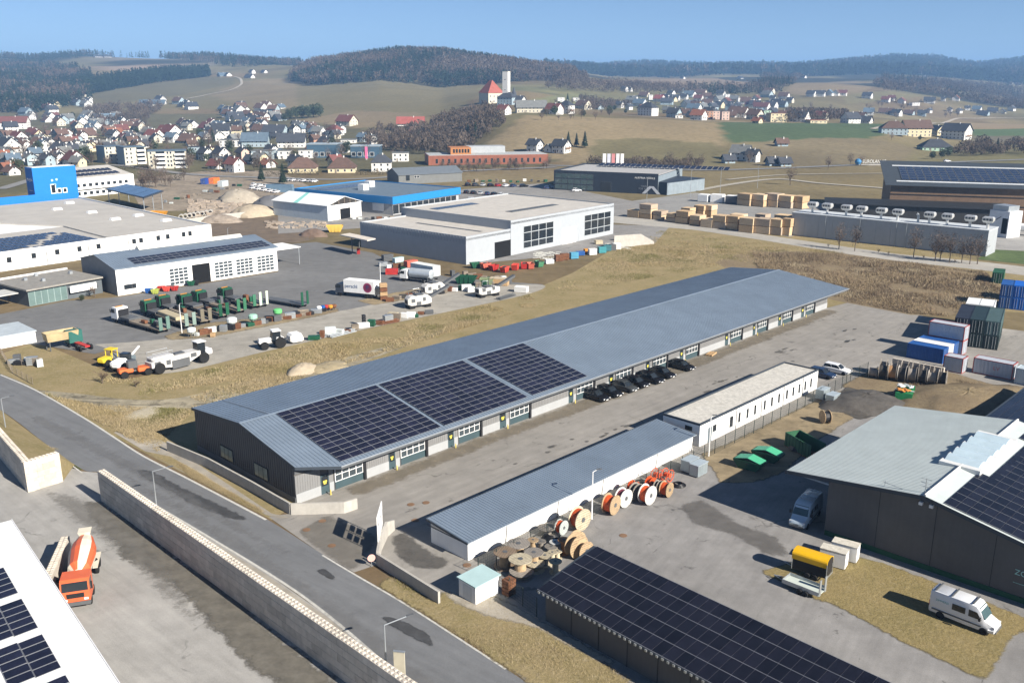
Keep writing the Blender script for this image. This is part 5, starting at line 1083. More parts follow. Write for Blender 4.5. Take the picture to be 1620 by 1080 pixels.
# low loader lorries
def lowloader(label, pf, pr, paint, ramp=m_dgreen, load=None):
    a, b = P(*pf), P(*pr); d = a-b; c = (a+b)/2; L_ = d.length; X = L_/2; t = thing('low_loader', label, 'truck', (c.x, c.y, .02), math.atan2(d.y, d.x), 'low loader lorries in the yard')
    truckcab(t, X-2.2, X, 1.22, .9, 3.2, paint); ob('chassis', MB().box(X-6, X-.3, -.45, .45, .8, 1.05), m_dgrey, t)
    ob('gooseneck', MB().ext([(X-6.3, 1.3), (X-2.8, 1.3), (X-2.8, 1.6), (X-6.3, 1.6)], -1.2, 1.2, 'y'), m_dgrey, t)
    ob('deck', MB().ext([(-X+.2, .75), (X-6.3, .85), (X-6.3, 1.25), (-X+2.5, 1.1), (-X+.2, .95)], -1.25, 1.25, 'y'), m_oldwood, t)
    for y in (-.8, .8):
        mb = MB(); mb.box(-X+.05, -X+.2, y-.38, y+.38, .8, 3.3)
        for k in range(6): mb.box(-X-.02, -X+.05, y-.36, y+.36, 1.0+k*.38, 1.08+k*.38)
        ob('ramp', mb, ramp, t)
    for x in [X-1.3, X-4.2, X-5.4]+[-X+1.2+k*1.3 for k in range(4)]:
        for s in (-1, 1): wheel(t, x, s*1.0, .45 if x > 0 else .38, .3)
    if load: ob('load', load(X), M('tan load', (.42, .36, .24)), t)
    else:
        for k in range(4):
            x = random.uniform(-X+2.5, X-7.5); z_ = random.uniform(.4, 1.5); ob('load', cbox(MB(), x-random.uniform(.3, .9), x+random.uniform(.3, .9), -.9+.3*k, -.2+.3*k, 1.2+.02*k, 1.25+z_, .06), (m_dgrey, m_dgreen, m_blackp, m_rust)[k], t)
    ob('cab_rear_rack', MB().box(X-2.75, X-2.55, -1.0, 1.0, 1.6, 2.9), m_blackp, t); ob('roof_beacon', MB().box(X-1.2, X-1.0, -.8, .8, 3.2, 3.32), M('amber beacon', (.5, .2, .02)), t)
    return t
ld = lambda X: MB().loft([cring(-X+4, 1.0, 1.2, 1.9), cring(X-7, 1.0, 1.2, 2.1)])
lowloader('low loader lorry with white cab, foremost in the yard', (186, 508), (262, 528), m_whitep, M('pale green ramp', (.12, .2, .17)))
lowloader('low loader with tan load and pale ramps beside the white cab lorry', (232, 497), (303, 521), m_dgreen, M('grey green ramp', (.2, .27, .24)), ld)
lowloader('green cab low loader with two tall brown ramps', (255, 489), (328, 514), m_dgreen, M('brown grey ramp', (.17, .15, .11)))
lowloader('green low loader, third of the green ones from the left', (288, 487), (356, 505), m_dgreen, m_dgreen)
lowloader('low loader with green cab and grey deck under the tall lamp', (311, 481), (384, 497), m_dgreen, M('mid green ramp', (.04, .15, .08)))
lowloader('low loader with its green cab farthest right', (352, 476), (409, 489), m_dgreen, M('mid green ramp 2', (.05, .17, .1)))
def lowtrailer(label, pf, pr, ramp):
    a, b = P(*pf), P(*pr); d = a-b; c = (a+b)/2; L_ = d.length; X = L_/2; t = thing('low_trailer', label, 'trailer', (c.x, c.y, .02), math.atan2(d.y, d.x))
    ob('deck', MB().box(-X, X, -1.2, 1.2, .7, .95), m_dgrey, t)
    for y in (-.8, .8):
        mb = MB(); mb.box(-X-.1, -X, y-.3, y+.3, .7, 3.6); [mb.box(-X-.15, -X-.1, y-.28, y+.28, .9+k*.4, 1.0+k*.4) for k in range(6)]; ob('ramp', mb, ramp, t)
    for k in range(3):
        for s in (-1, 1): wheel(t, -X+1+k*1.2, s*.95, .4, .3)
lowtrailer('low trailer with two pale perforated ramps raised', (385, 478), (418, 487), M('pale perforated ramp', (.5, .55, .45)))
lowtrailer('lone dark low trailer with green ramps between lorries and box lorry', (423, 477), (483, 487), m_dgreen)
t, L_ = place2('tipper_body', 'tan tipper body standing on legs beside a green lorry', 'tipper', (85, 553), (112, 548)); 
mb = MB(); X = 2.6; mb.loft([[(-X, -1.1, 1.7), (X, -1.1, 1.7), (X, 1.1, 1.7), (-X, 1.1, 1.7)], [(-X-.2, -1.3, 3.2), (X+.2, -1.3, 3.2), (X+.2, 1.3, 3.2), (-X-.2, 1.3, 3.2)], [(-X-.05, -1.15, 3.2), (X+.05, -1.15, 3.2), (X+.05, 1.15, 3.2), (-X-.05, 1.15, 3.2)], [(-X+.1, -1, 1.85), (X-.1, -1, 1.85), (X-.1, 1, 1.85), (-X+.1, 1, 1.85)]]); ob('body', mb, M('tan tipper paint', (.4, .32, .18), var=.2), t)
for x in (-X+.3, X-.3):
    for y in (-1, 1): ob('leg', MB().tube((x, y, 0), (x, y, 1.7), .1, 6), m_dgrey, t)
t, L_ = place2('tractor_unit', 'green lorry tractor unit beside the tan tipper body', 'truck', (141, 556), (112, 545)); X = 3.2
ob('chassis', MB().box(-X, X, -.45, .45, .75, 1.0), m_red, t); truckcab(t, X-2.2, X, 1.22, .9, 3.1, M('teal green cab', (.03, .12, .1), rough=.4))
for x in (X-1.2, -X+2.0, -X+.8):
    for s in (-1, 1): wheel(t, x, s*1.0, .5, .35)
# tractor with red wheels and mower
def tractor(label, pr, pf, paint, rim, sc=1.):
    t, L_ = place2('tractor', label, 'tractor', pr, pf); X = 2.3
    ob('hood', cbox(MB(), .2, X, -.45, .45, .9, 1.75, .1), paint, t); ob('chassis', MB().box(-X+.6, X-.1, -.3, .3, .7, 1.0), m_dgrey, t)
    ob('cab_glass', MB().loft([[(-1.3, -.75, 1.3), (.25, -.7, 1.3), (.25, .7, 1.3), (-1.3, .75, 1.3)], [(-1.2, -.7, 2.75), (.0, -.65, 2.75), (.0, .65, 2.75), (-1.2, .7, 2.75)]]), m_glass, t); ob('roof', cbox(MB(), -1.4, .15, -.85, .85, 2.75, 2.98, .08), paint, t)
    for s in (-1, 1):
        ob('fender', MB().ext([(-1.9, 1.2), (-1.6, 1.85), (-.5, 1.85), (-.2, 1.3), (-.3, 1.3), (-.6, 1.75), (-1.55, 1.75), (-1.8, 1.2)], s*.75-.3, s*.75+.3, 'y'), paint, t)
        wheel(t, -1.05, s*1.0, .95, .55, rim); wheel(t, 1.55, s*.95, .68, .42, rim)
        ob('headlight', MB().box(X-.02, X+.04, s*.3-.1, s*.3+.1, 1.2, 1.35), m_lampg, t)
    t.scale = (sc,)*3; return t
tractor('white tractor with red wheel rims on the gravel track', (449, 547), (414, 552), m_whitep, m_red, 1.1)
t, L_ = place2('mulcher', 'white box implement behind the white tractor', 'implement', (478, 540), (455, 544)); ob('body', MB().loft([cring(-1.3, 1.0, .4, 1.2, .15), cring(-.9, 1.15, .3, 1.9, .15), cring(.8, 1.15, .3, 1.9, .15), cring(1.2, .9, .5, 1.5, .15)]), w_white, t); ob('hitch', MB().tube((1.2, 0, .9), (2.2, 0, .9), .08), m_dgrey, t)
# white soil stabiliser
t, L_ = place2('soil_stabiliser', 'long white soil stabiliser machine with big black wheels', 'machine', (245, 590), (317, 572)); X = 5.2
ob('frame', MB().ext([(-X, 1.2), (-1.5, .6), (1.2, .6), (X-1.4, 1.6), (X-1.4, 2.3), (1.5, 2.4), (-X+.8, 2.3), (-X, 2.0)], -1.1, 1.1, 'y'), M('dusty stabiliser white', (.56, .55, .53), rough=.5, var=.15, streak=.15), t); ob('engine_cover', cbox(MB(), -X+.2, -1.0, -.95, .95, 2.3, 2.8, .15), MATS['dusty stabiliser white'], t)
for s in (-1, 1):
    for x0_, x1_, za, zb in ((-X+.5, -X+1.6, 1.5, 2.1), (-2.6, -1.8, 1.2, 2.0), (1.9, 3.0, 1.5, 2.2)): ob('side_vent', MB().box(x0_, x1_, s*1.11-.02, s*1.11+.02, za, zb), m_dgrey, t)
    ob('handrail', MB().path([(-X+.4, s*.9, 2.8), (-X+.4, s*.9, 3.5), (-1.2, s*.9, 3.5), (-1.2, s*.9, 2.8)], .035), m_steel, t)
ob('top_hatch', MB().box(-.6, 1.2, -.6, .6, 2.38, 2.55), m_dgrey, t); ob('rotor_hood', MB().box(-1.6, 1.6, -1.25, 1.25, .3, 1.7), m_dgrey, t)
ob('cab', cbox(MB(), X-1.7, X-.2, -.8, .8, 2.0, 3.6, .1), m_glass, t); ob('cab_roof', MB().box(X-1.8, X-.05, -.9, .9, 3.6, 3.75), m_whitep, t); ob('front_hood', cbox(MB(), X-.3, X+1.0, -1.0, 1.0, 1.2, 2.2, .15), m_whitep, t)
for x in (-X+1.3, X-.9):
    for s in (-1, 1): wheel(t, x, s*1.15, .95, .6)
# orange machine, yellow roller, spreader
t, L_ = place2('orange_roller', 'orange tractor like machine before the white spreader tank', 'machine', (190, 598), (238, 590)); X = 2.6
ob('frame', cbox(MB(), -X, -.3, -.9, .9, .8, 1.5, .15), M('orange paint', (.6, .14, .04)), t); ob('front_frame', cbox(MB(), .3, X, -.95, .95, .7, 1.4, .15), MATS['orange paint'], t); ob('link', MB().box(-.4, .4, -.3, .3, .8, 1.1), m_dgrey, t)
ob('cab', cbox(MB(), -1.1, .4, -.7, .7, 1.4, 2.7, .1), m_dgrey, t)
for x in (-X+.8, X-.7):
    for s in (-1, 1): wheel(t, x, s*.95, .62, .4)
t, L_ = place2('yellow_roller', 'yellow road roller behind the bush at the yard corner', 'machine', (160, 582), (192, 570)); X = 2.4
ob('hood', cbox(MB(), -X, -.4, -.75, .75, .8, 1.6, .15), M('yellow machine paint', (.68, .52, .03)), t); [ob('rollover_frame', MB().path([(-.3, y, 1.2), (-.3, y, 2.6), (.9, y, 2.6), (.9, y, 1.2)], .08), MATS['yellow machine paint'], t) for y in (-.7, .7)]
ob('canopy', MB().box(-.45, 1.05, -.85, .85, 2.6, 2.72), MATS['yellow machine paint'], t); ob('drum', MB().lathe([(.7, -.95), (.7, .95)], 18, 'y', 0, (1.7, 0, .7)), m_steel, t)
for s in (-1, 1): wheel(t, -X+.9, s*.8, .65, .45)
t, L_ = place2('binder_spreader', 'grey tractor with white spreader tank between roller and orange machine', 'machine', (186, 590), (212, 576)); ob('tank', cbox(MB(), -3.2, -.4, -1.0, 1.0, .8, 2.1, .35), w_white, t); ob('hood', cbox(MB(), .9, 2.6, -.5, .5, .9, 1.7, .1), M('grey blue machine', (.14, .18, .2)), t); ob('cab', cbox(MB(), -.4, .9, -.75, .75, 1.2, 2.7, .1), m_glass, t); ob('discharge_arm', MB().tube((2.2, 0, 1.8), (4.6, 0, 2.6), .18, 6), w_white, t)
for x in (-2, .2): 
    for s in (-1, 1): wheel(t, x, s*1.0, .85, .5)
# milling machines with conveyors
m_mw = M('dusty machine white', (.56, .55, .52), rough=.5, var=.16, scale=1.2, streak=.15)
def milling(label, pr, pf, z1=3.0):
    t, L_ = place2('milling_machine', label, 'machine', pr, pf); X = 2.8
    ob('body', MB().loft([cring(-X, .9, .9, 2.2, .2), cring(-X+.6, 1.15, .6, z1-.3, .2), cring(X-1, 1.15, .6, z1-.2, .2), cring(X, .95, .8, 2.0, .2)]), m_mw, t)
    for s in (-1, 1):
        for x0_, x1_, za, zb in ((-X+.7, -X+1.6, 1.4, 2.2), (-.9, .2, .75, 1.5), (.6, 1.3, 1.5, 2.3)): ob('side_panel', MB().box(x0_, x1_, s*1.16-.02, s*1.16+.02, za, zb), m_dgrey, t)
    ob('engine_grille', MB().box(-X-.03, -X+.05, -.6, .6, 1.1, 1.9), m_blackp, t); ob('exhaust', MB().tube((-X+.8, .5, z1-.4), (-X+.8, .5, z1+.5), .09, 6), m_dgrey, t); ob('rail', MB().path([(-.7, .95, z1), (-.7, .95, z1+.9), (.8, .95, z1+.9), (.8, .95, z1)], .04), m_steel, t)
    ob('conveyor', MB().ext([(X-.4, 1.6), (X+4.6, 3.6), (X+4.6, 4.1), (X-.4, 2.1)], -.5, .5, 'y'), m_dgrey, t); ob('operator_stand', MB().box(-.8, .9, -1.0, 1.0, z1-.2, z1), m_dgrey, t); ob('canopy', MB().path([(-.7, -.9, z1), (-.7, -.9, z1+1), (.8, -.9, z1+1), (.8, -.9, z1)], .05), m_dgrey, t)
    for x in (-X+.9, X-.9):
        for s in (-1, 1): ob('crawler', cbox(MB(), x-.7, x+.7, s*.95-.17, s*.95+.17, 0, .7, .15), m_black, t)
milling('white milling machine with raised conveyor on the gravel track', (640, 489), (683, 483)); milling('white milling machine with conveyor behind, nearer the tanker', (668, 469), (702, 463))
milling('small white machine with dark conveyor at the far end of the track', (755, 471), (787, 466), 2.4)
# ---------------------------------------------------------------- containers and skips
CMESH = {}
def contmesh(L_, W_, H_, m, corr=True):
    k = (L_, W_, H_, m.name)
    if k in CMESH: return CMESH[k]
    poly = []; n = int(L_/.28)
    if corr:
        for i in range(n): x = i*L_/n; poly += [(x+.02, .0 if i % 2 else .035), (x+L_/n*.8, .0 if i % 2 else .035)]
        for i in range(n, 0, -1): x = i*L_/n; poly += [(x-.02, W_-(.0 if i % 2 else .035)), (x-L_/n*.8, W_-(.0 if i % 2 else .035))]
    else: poly = [(0, 0), (L_, 0), (L_, W_), (0, W_)]
    CMESH[k] = MB().prism(poly, .12, H_-.06).mesh('body', m); return CMESH[k]
def cont(label, m, o, rz, L_=6.06, z=0., H_=2.59, W_=2.44, fm=None, group='shipping containers', door='L'):
    t = thing('container', label, 'container', (o[0], o[1], z+.02), rz, group); fm = fm or m
    link('body', contmesh(L_, W_, H_, m), t)
    mb = MB()
    for x in (-.02, L_-.1):
        for y in (-.02, W_-.1): mb.box(x, x+.12, y, y+.12, 0, H_)
    for z0 in (0, H_-.12):
        for y in (-.021, W_-.099): mb.box(.1, L_-.1, y, y+.12, z0, z0+.12)
        for x in (-.021, L_-.099): mb.box(x, x+.12, .1, W_-.1, z0, z0+.12)
    o_ = ob('corner_frame', mb, fm, t); o_['kind'] = 'stuff'
    for x, s in ((-.0, -1), (L_, 1)):
        if (x == 0) != (door == 'L'): continue
        for y0 in (.14, W_/2+.01):
            d = ob('door', MB().box(min(x, x+s*.05), max(x, x+s*.05), y0, y0+W_/2-.15, .14, H_-.14), m, t)
            mb = MB(); [mb.tube((x+s*.08, y0+q, .16), (x+s*.08, y0+q, H_-.16), .025, 5) for q in (.3, .75)]; ob('lock_bar', mb, m_steel, d)['kind'] = 'stuff'
    return t
c0 = P(1505, 545); e = P(1568, 553)-c0; e.z = 0; e.normalize(); n_ = Vector((-e.y, e.x, 0)); rzl = math.atan2(n_.y, n_.x)
mk = M('container black blue', (.02, .025, .04), var=.2, streak=.15); mt_ = M('container teal grey', (.06, .1, .1), var=.15, streak=.15)
for k, (m, nm) in enumerate(((mk, 'left'), (m_blackg, 'middle'), (mt_, 'right'))):
    for lv in (0, 1):
        q = c0+e*(2.5*(k+1)); cont('dark container, %s column of the tall dark stack, %s tier' % (nm, ('lower', 'upper')[lv]), m if lv else m_blackg, q, rzl, 12.19, lv*2.62, group='dark stacked containers')
mwc = M('container white', (.72, .73, .72), var=.06, streak=.1)
for k in range(2):
    for lv in (0, 1): q = c0+e*(2.5*(k+1)+.6)+n_*13.2; cont('white container, %s of the pair behind the dark stack, %s tier' % (('left', 'right')[k], ('lower', 'upper')[lv]), mwc, q, rzl, 6.06, lv*2.62)
qb = P(1578, 487)
for k in range(3):
    for lv in (0, 1): q = qb+e*(2.5*(k+1)); cont('%s container in the blue stack at the right edge, column %s, %s tier' % (('blue', 'bright blue', 'mid blue')[k], ('one', 'two', 'three')[k], ('lower', 'upper')[lv]), m_blue if k != 1 else M('bright blue container', (.01, .12, .5), streak=.1), q, rzl, 6.06, lv*2.62)
cont('pale container on top behind the blue stack', M('pale blue container', (.45, .52, .56), streak=.1), qb+e*7+n_*8, rzl, 6.06, 2.62)
q = P(1586, 449)+e*0; cont('dark green container alone at the weedy field edge', M('container green', (.02, .09, .045), var=.15, streak=.1), q, rzl, 6.06)
# group with long sides towards the drums
ca_, cb_ = P(1419, 562), P(1490, 576); e2 = (cb_-ca_); L2c = 6.06; e2.normalize(); r2 = math.atan2(e2.y, e2.x); n2c = Vector((-e2.y, e2.x, 0)); ca_ = cb_-e2*6.06
m_pur = M('container lilac grey', (.42, .45, .5), var=.08, streak=.12); m_redf = M('container red frame', (.3, .06, .05))
cont('blue container in front of the three side by side', m_blue, ca_, r2, door='R'); cont('white container between two blue ones', mwc, ca_+n2c*2.5, r2, door='R'); cont('blue container under the lilac one', m_blue, ca_+n2c*5.0, r2, door='R')
cont('grey container beneath the lilac site container', m_pur, ca_+n2c*7.6+e2*.6, r2, fm=m_redf, door='R')
t = cont('lilac grey site container with red frame on top of the stack', m_pur, ca_+n2c*7.6+e2*.6, r2, z=2.62, fm=m_redf, door='R'); text(t, 'LON', .8, (3.0, -.03, 1.5), (R(90), 0, 0), M('pale container lettering', (.6, .6, .62)), .006)
q = P(1491, 585.5); cont('short lilac container with red frame beside the blue one', m_pur, q, r2, 3.0, fm=m_redf, door='R')
q = P(1537.5, 589); t = cont('long lilac grey container with red frame on the weedy verge', m_pur, q, r2, 6.06, fm=m_redf, door='R'); text(t, 'LV', .9, (3.6, -.03, 1.4), (R(90), 0, 0), M('red lettering', (.5, .15, .15)), .006)
q = P(1604, 606); cont('pale grey container cut by the right edge', MATS['pale blue container'], q, r2, 6.06, door='R')
def skip(label, m, o, rz, L_=3.4, W_=1.7, H_=1.5, cat='skip', group=None, fill=None):
    t = thing('skip', label, cat, (o[0], o[1], .02), rz, group); mb = MB(); X, Y = L_/2, W_/2
    rg = lambda x0, x1, y, z: [(x0, -y, z), (x1, -y, z), (x1, y, z), (x0, y, z)]
    mb.loft([rg(-X*.62, X*.62, Y*.85, .1), rg(-X, X, Y, H_), rg(-X+.08, X-.08, Y-.07, H_), rg(-X*.6, X*.6, Y*.78, .22)]); ob('body', mb, m, t)
    for s in (-1, 1):
        for x in (-X*.4, 0, X*.4): ob('rib', MB().box(x-.05, x+.05, s*(Y)-.06, s*(Y)+.06, .2, H_-.1), m, t)
    if fill: ob('contents', MB().loft([rg(-X*.7, X*.7, Y*.8, H_*.6), rg(-X*.3, X*.3, Y*.4, H_*1.05)]), fill, t)
    return t
m_dk = M('dark rubble', (.05, .045, .04), var=.4, scale=4)
for k, (px, py, m, wd) in enumerate(((752, 424, m_dgreen, 'green'), (768, 425, M('salmon red', (.5, .12, .08)), 'salmon'), (781, 428, m_red, 'dark red'), (798, 431, M('bright red', (.55, .07, .05)), 'bright red'), (815, 427, MATS['bright red'], 'red'), (829, 425, m_red, 'deep red'), (839, 425, MATS['salmon red'], 'pale red'), (853, 422, M('mid green skip', (.08, .25, .13)), 'light green'))):
    q = P(px, py); skip('%s skip, %s from the left in the row before the grey hall' % (wd, ('first', 'second', 'third', 'fourth', 'fifth', 'sixth', 'seventh', 'last')[k]), m, q, R(25+k*13), 2.8, 1.6, 1.5, 'skip', 'skips before the grey hall', m_dk if k % 2 else None)
skip('long green skip behind the milling machines', m_dgreen, P(737, 449), R(-12), 5.5, 2.3, 2.0); skip('olive green skip with pale end wall beside the long green skip', M('olive skip', (.2, .25, .14)), P(770, 452), R(-5), 3.4, 2.2, 1.8)
q = P(790, 451); t = thing('wooden_crate', 'tan wooden crate with dark side by the gravel track end', 'crate', (q.x, q.y, 0), R(-12)); ob('body', MB().box(-2.2, 2.2, -1.0, 1.0, .1, 1.7), m_wood, t); ob('lid', MB().box(-2.25, 2.25, -1.05, 1.05, 1.7, 1.8), M('pale board', (.5, .42, .3)), t)
q = P(1186, 741); q2 = P(1214, 728)
for k, qq in enumerate((q, q2)):
    t = thing('lidded_skip', ('green lidded skip nearer the white lamp post', 'green lidded skip nearer the open green container')[k], 'skip', (qq.x, qq.y, .02), VR+R(4)); rg = lambda x0, x1, y, z: [(x0, -y, z), (x1, -y, z), (x1, y, z), (x0, y, z)]
    ob('body', MB().loft([rg(-1.2, 1.2, .8, .1), rg(-1.9, 1.9, .9, 1.0), rg(-1.9, 1.9, .9, 1.2)]), m_dgreen, t)
    for s in (-1, 1): ob('lid', MB().loft([[(0, -.85, 1.62), (0, .85, 1.62), (s*1.7, .85, 1.22), (s*1.7, -.85, 1.22)], [(0, -.85, 1.68), (0, .85, 1.68), (s*1.7, .85, 1.28), (s*1.7, -.85, 1.28)]]), M('mint green lid', (.07, .38, .21), rough=.4, var=.08), t)
    ob('arm', MB().tube((0, -1.0, .9), (0, 1.0, .9), .07), m_blackp, t)
q = P(1272, 715); t = thing('open_container', 'open dark green roll-off container with a loose side flap', 'container', (q.x, q.y, .02), VR+R(-25)); L_, W_, H_ = 5.2, 2.3, 2.0
for b_ in ((-L_/2, L_/2, -W_/2, -W_/2+.1), (-L_/2, L_/2, W_/2-.1, W_/2), (-L_/2, -L_/2+.1, -W_/2+.1, W_/2-.1)): ob('side_wall', MB().box(*b_, .2, H_), M('bottle green', (.025, .1, .05), var=.2, streak=.15), t)
ob('floor', MB().box(-L_/2, L_/2, -W_/2, W_/2, .1, .19), m_rust, t); ob('flap', MB().add([(L_/2, -W_/2, .3), (L_/2, W_/2, .3), (L_/2+1.6, W_/2, .1), (L_/2+1.6, -W_/2, .1), (L_/2, -W_/2, .38), (L_/2, W_/2, .38), (L_/2+1.6, W_/2, .18), (L_/2+1.6, -W_/2, .18)], [(0, 1, 2, 3), (7, 6, 5, 4), (0, 4, 5, 1), (2, 6, 7, 3), (1, 5, 6, 2), (3, 7, 4, 0)]), m_oldwood, t); ob('contents', MB().lathe([(1.6, .2), (1.2, .7), (.3, 1.1)], 9, 'z', 0, (-.8, 0, 0)), m_dk, t)
for i in range(8):
    for s in (-1, 1): ob('rib', MB().box(-L_/2+.3+i*.64, -L_/2+.38+i*.64, s*(W_/2+.03)-.03, s*(W_/2+.03)+.03, .2, H_), MATS['bottle green'], t)
q = P(1430, 634); t = thing('waste_container', 'green waste container heaped with white sheets and orange debris', 'container', (q.x, q.y, .02), R(62)); 
ob('body', MB().box(-2.3, 2.3, -1.15, 1.15, .1, 1.9), M('leaf green container', (.02, .2, .07), var=.15, streak=.15), t)
for s in (-1, 1):
    for i in range(7): ob('rib', MB().box(-2.1+i*.68, -2.0+i*.68, s*1.18-.04, s*1.18+.04, .15, 1.85), MATS['leaf green container'], t)
for i in range(26):
    a_ = random.uniform(0, 6.3); c = (random.uniform(-2, 2), random.uniform(-.95, .95), 1.95+random.uniform(0, .35)); dx, dy = .5*math.cos(a_), .5*math.sin(a_)
    ob('debris', MB().prism([(c[0]-dx, c[1]-dy), (c[0]+dy*.5, c[1]-dx*.5), (c[0]+dx, c[1]+dy), (c[0]-dy*.6, c[1]+dx*.6)], c[2], lambda x, y: c[2]+.08+.1*math.sin(x*3)), M('orange debris', (.6, .25, .06), var=.2) if c[0] < -.8 and abs(c[1]) < .8 else M('white sheet debris', (.66, .68, .68), var=.15), t)
def silverbox(label, px, py, L_=2.2, W_=1.3, H_=1.6, rz=TH):
    q = P(px, py); t = thing('metal_container', label, 'container', (q.x, q.y, .02), rz); link('body', contmesh(L_, W_, H_, M('galvanised sheet', (.36, .42, .45), rough=.4, metal=.5, streak=.1)), t); ob('lid', MB().box(-.04, L_+.04, -.04, W_+.04, H_-.06, H_), M('pale galvanised lid', (.48, .55, .58), rough=.4, metal=.3), t); ob('handle', MB().tube((L_+.06, W_*.3, .6), (L_+.06, W_*.7, .6), .03, 5), m_steel, t)
silverbox('silver metal container nearer the road beside the fence corner', 1090, 750); silverbox('silver metal container behind the other at the fence corner', 1104, 757)
silverbox('silver metal container near the office, left one', 1302, 634); silverbox('silver metal container near the office, right one', 1318, 643)
# ---------------------------------------------------------------- cable drums
DM = {}
def drum(label, R_, wd, loc, rz, upright, fl, core, cr=.6, group='cable drums', tilt=0.):
    t = thing('cable_drum', label, 'cable drum', loc, rz, group)
    k = (R_, wd, fl.name, core.name, cr)
    if k not in DM:
        ft = .07
        a = MB().lathe([(.06, 0), (R_, 0), (R_, ft), (.06, ft)], 22, 'z').mesh('flange', fl); cbl = MB().lathe([(R_*cr, ft), (R_*cr*1.03, wd*.3), (R_*cr, wd*.7), (R_*cr, wd-ft)], 18, 'z').mesh('winding', core); hb = MB().lathe([(.1, 0), (R_*.22, 0), (R_*.22, .03), (.1, .03)], 10, 'z').mesh('hub', m_dgrey)
        mb = MB()
        for j in range(-4, 5):
            x = j*R_*2/9.2; y = math.sqrt(max(.01, R_*R_-x*x))*.96; mb.box(x-.012, x+.012, -y, y, 0, .006)
        DM[k] = (a, cbl, hb, mb.mesh('board_joint', m_blackp))
    a, cbl, hb, jn = DM[k]
    for n, z, me in (('flange', 0, a), ('winding', 0, cbl), ('flange', wd-.07, a), ('hub', wd+.002, hb), ('board_joint', wd+.001, jn)):
        o = link(n, me, t)
        if n == 'board_joint': o['kind'] = 'stuff'
        if upright:      # axis along local x
            o.rotation_euler = (0, R(90), 0); o.location = (z-wd/2, 0, R_)
        else: o.location = (0, 0, z)
    return t
wn_ = M('new drum wood', (.4, .29, .175), rough=.85, var=.25, scale=3, rnd=.15); wg_ = M('grey drum wood', (.25, .225, .195), rough=.9, var=.25, scale=3, rnd=.2); wy_ = M('pale drum wood', (.48, .42, .3), rough=.9, var=.25, scale=3, rnd=.15); ww_ = M('white drum face', (.56, .555, .53), var=.25, scale=2.5)
m_cab = M('black cable', (.015, .015, .017), rough=.5, var=.2); m_pc = M('purple cable', (.2, .05, .07))
zz = lambda x, y, z: P(740+x/4.5, 700+y/4.5, z)
lying = [(360, 715, 1.25, 1.15, wg_, wn_, 'big grey wooden drum lying behind the other two big ones by the shed'), (265, 775, 1.25, 1.15, M('brown drum wood', (.23, .17, .115), var=.25, scale=3), wn_, 'big brown topped drum lying nearest the white shed corner'), (375, 825, 1.25, 1.25, wy_, wn_, 'big pale topped drum lying nearest the cabin'), (470, 778, 1.05, 1.2, wg_, wn_, 'grey topped drum standing beside the big pale one'), (478, 852, 1.05, .6, wy_, wn_, 'low pale drum in front of the grey topped drum'), (465, 690, .6, 1.0, wn_, wn_, 'small tan drum at the fence beside the grey one'), (522, 700, .55, .9, wg_, wg_, 'small grey drum in the middle of the lying drums'), (620, 705, .62, .8, ww_, wg_, 'small drum with a white top among the lying drums'), (595, 737, .75, .7, wg_, wg_, 'grey drum just below the white topped one'), (550, 800, .75, .8, wy_, wg_, 'pale drum right of the grey topped drum'), (603, 778, .55, .8, wy_, wy_, 'small pale drum between the pale drum and the dark shadow'), (625, 842, .68, .9, wy_, wy_, 'slim pale drum closest to the solar shed roof'), (640, 770, .5, .6, wy_, wy_, 'low small drum beside the orange brown drum'), (685, 690, .68, 1.1, M('orange brown wood', (.42, .19, .07)), M('orange brown wood', (.42, .19, .07)), 'orange brown drum at the right of the lying drums')]
for x, y, r, h, fl, cr_, lb in lying: h = h*1.4; r = r*.93; q = zz(x, y, h); drum(lb, r, h, (q.x, q.y, .02), random.uniform(0, 3), False, fl, cr_, .48)
q = zz(375, 900, .6); drum('pale drum lying under the big pale topped one', 1.2, .6, (q.x+.1, q.y-.3, .02), 1, False, wg_, wn_)
up = [(665, 640, .85, .9, M('bluish drum face', (.42, .46, .44), var=.15), m_orange, 'small orange cable drum leaning at the end of the lying drums'), (795, 600, 1.3, 1.3, wy_, m_orange, 'big orange cable drum with spoked pale face near the lamp post'), (1018, 490, 1.2, 1.4, wn_, m_orange, 'orange cable drum with tan face right of the lamp post'), (1105, 440, 1.15, 1.1, ww_, m_pc, 'purple cable drum with white face'), (1195, 395, 1.1, .8, wg_, m_cab, 'black cable drum between the two white faced ones'), (1275, 420, 1.2, 1.3, ww_, m_orange, 'orange cable drum with white face in the sun'), (1178, 350, .8, .9, m_orange, m_orange, 'small all orange drum behind the black cable drum'), (1300, 325, .85, .8, m_orange, m_orange, 'small orange drum behind the white faced orange one'), (1350, 355, .9, .6, wg_, m_cab, 'black and grey drum beside the last orange one'), (1410, 370, .95, 1.2, wn_, m_orange, 'last orange cable drum with tan face before the red frames')]
for x, y, r, wd, fl, cr_, lb in up: q = zz(x, y+r*10, 0); drum(lb, r*.95, wd*.82, (q.x, q.y, .02), VR+random.uniform(-.12, .12), True, fl, cr_, .8, 'upright orange cable drums')
for x, y, r, wd, lb in ((770, 800, 1.25, .9, 'tan wooden drum on edge left of the solar roof corner'), (825, 815, 1.0, .8, 'reddish wooden drum on edge touching the solar roof corner'), (775, 745, 1.0, .6, 'grey tan drum on edge behind the tan wooden drum')): q = zz(x, y+10, 0); drum(lb, r, wd, (q.x, q.y, .02), VR-.1, True, wn_, wn_, .5, 'empty wooden drums')
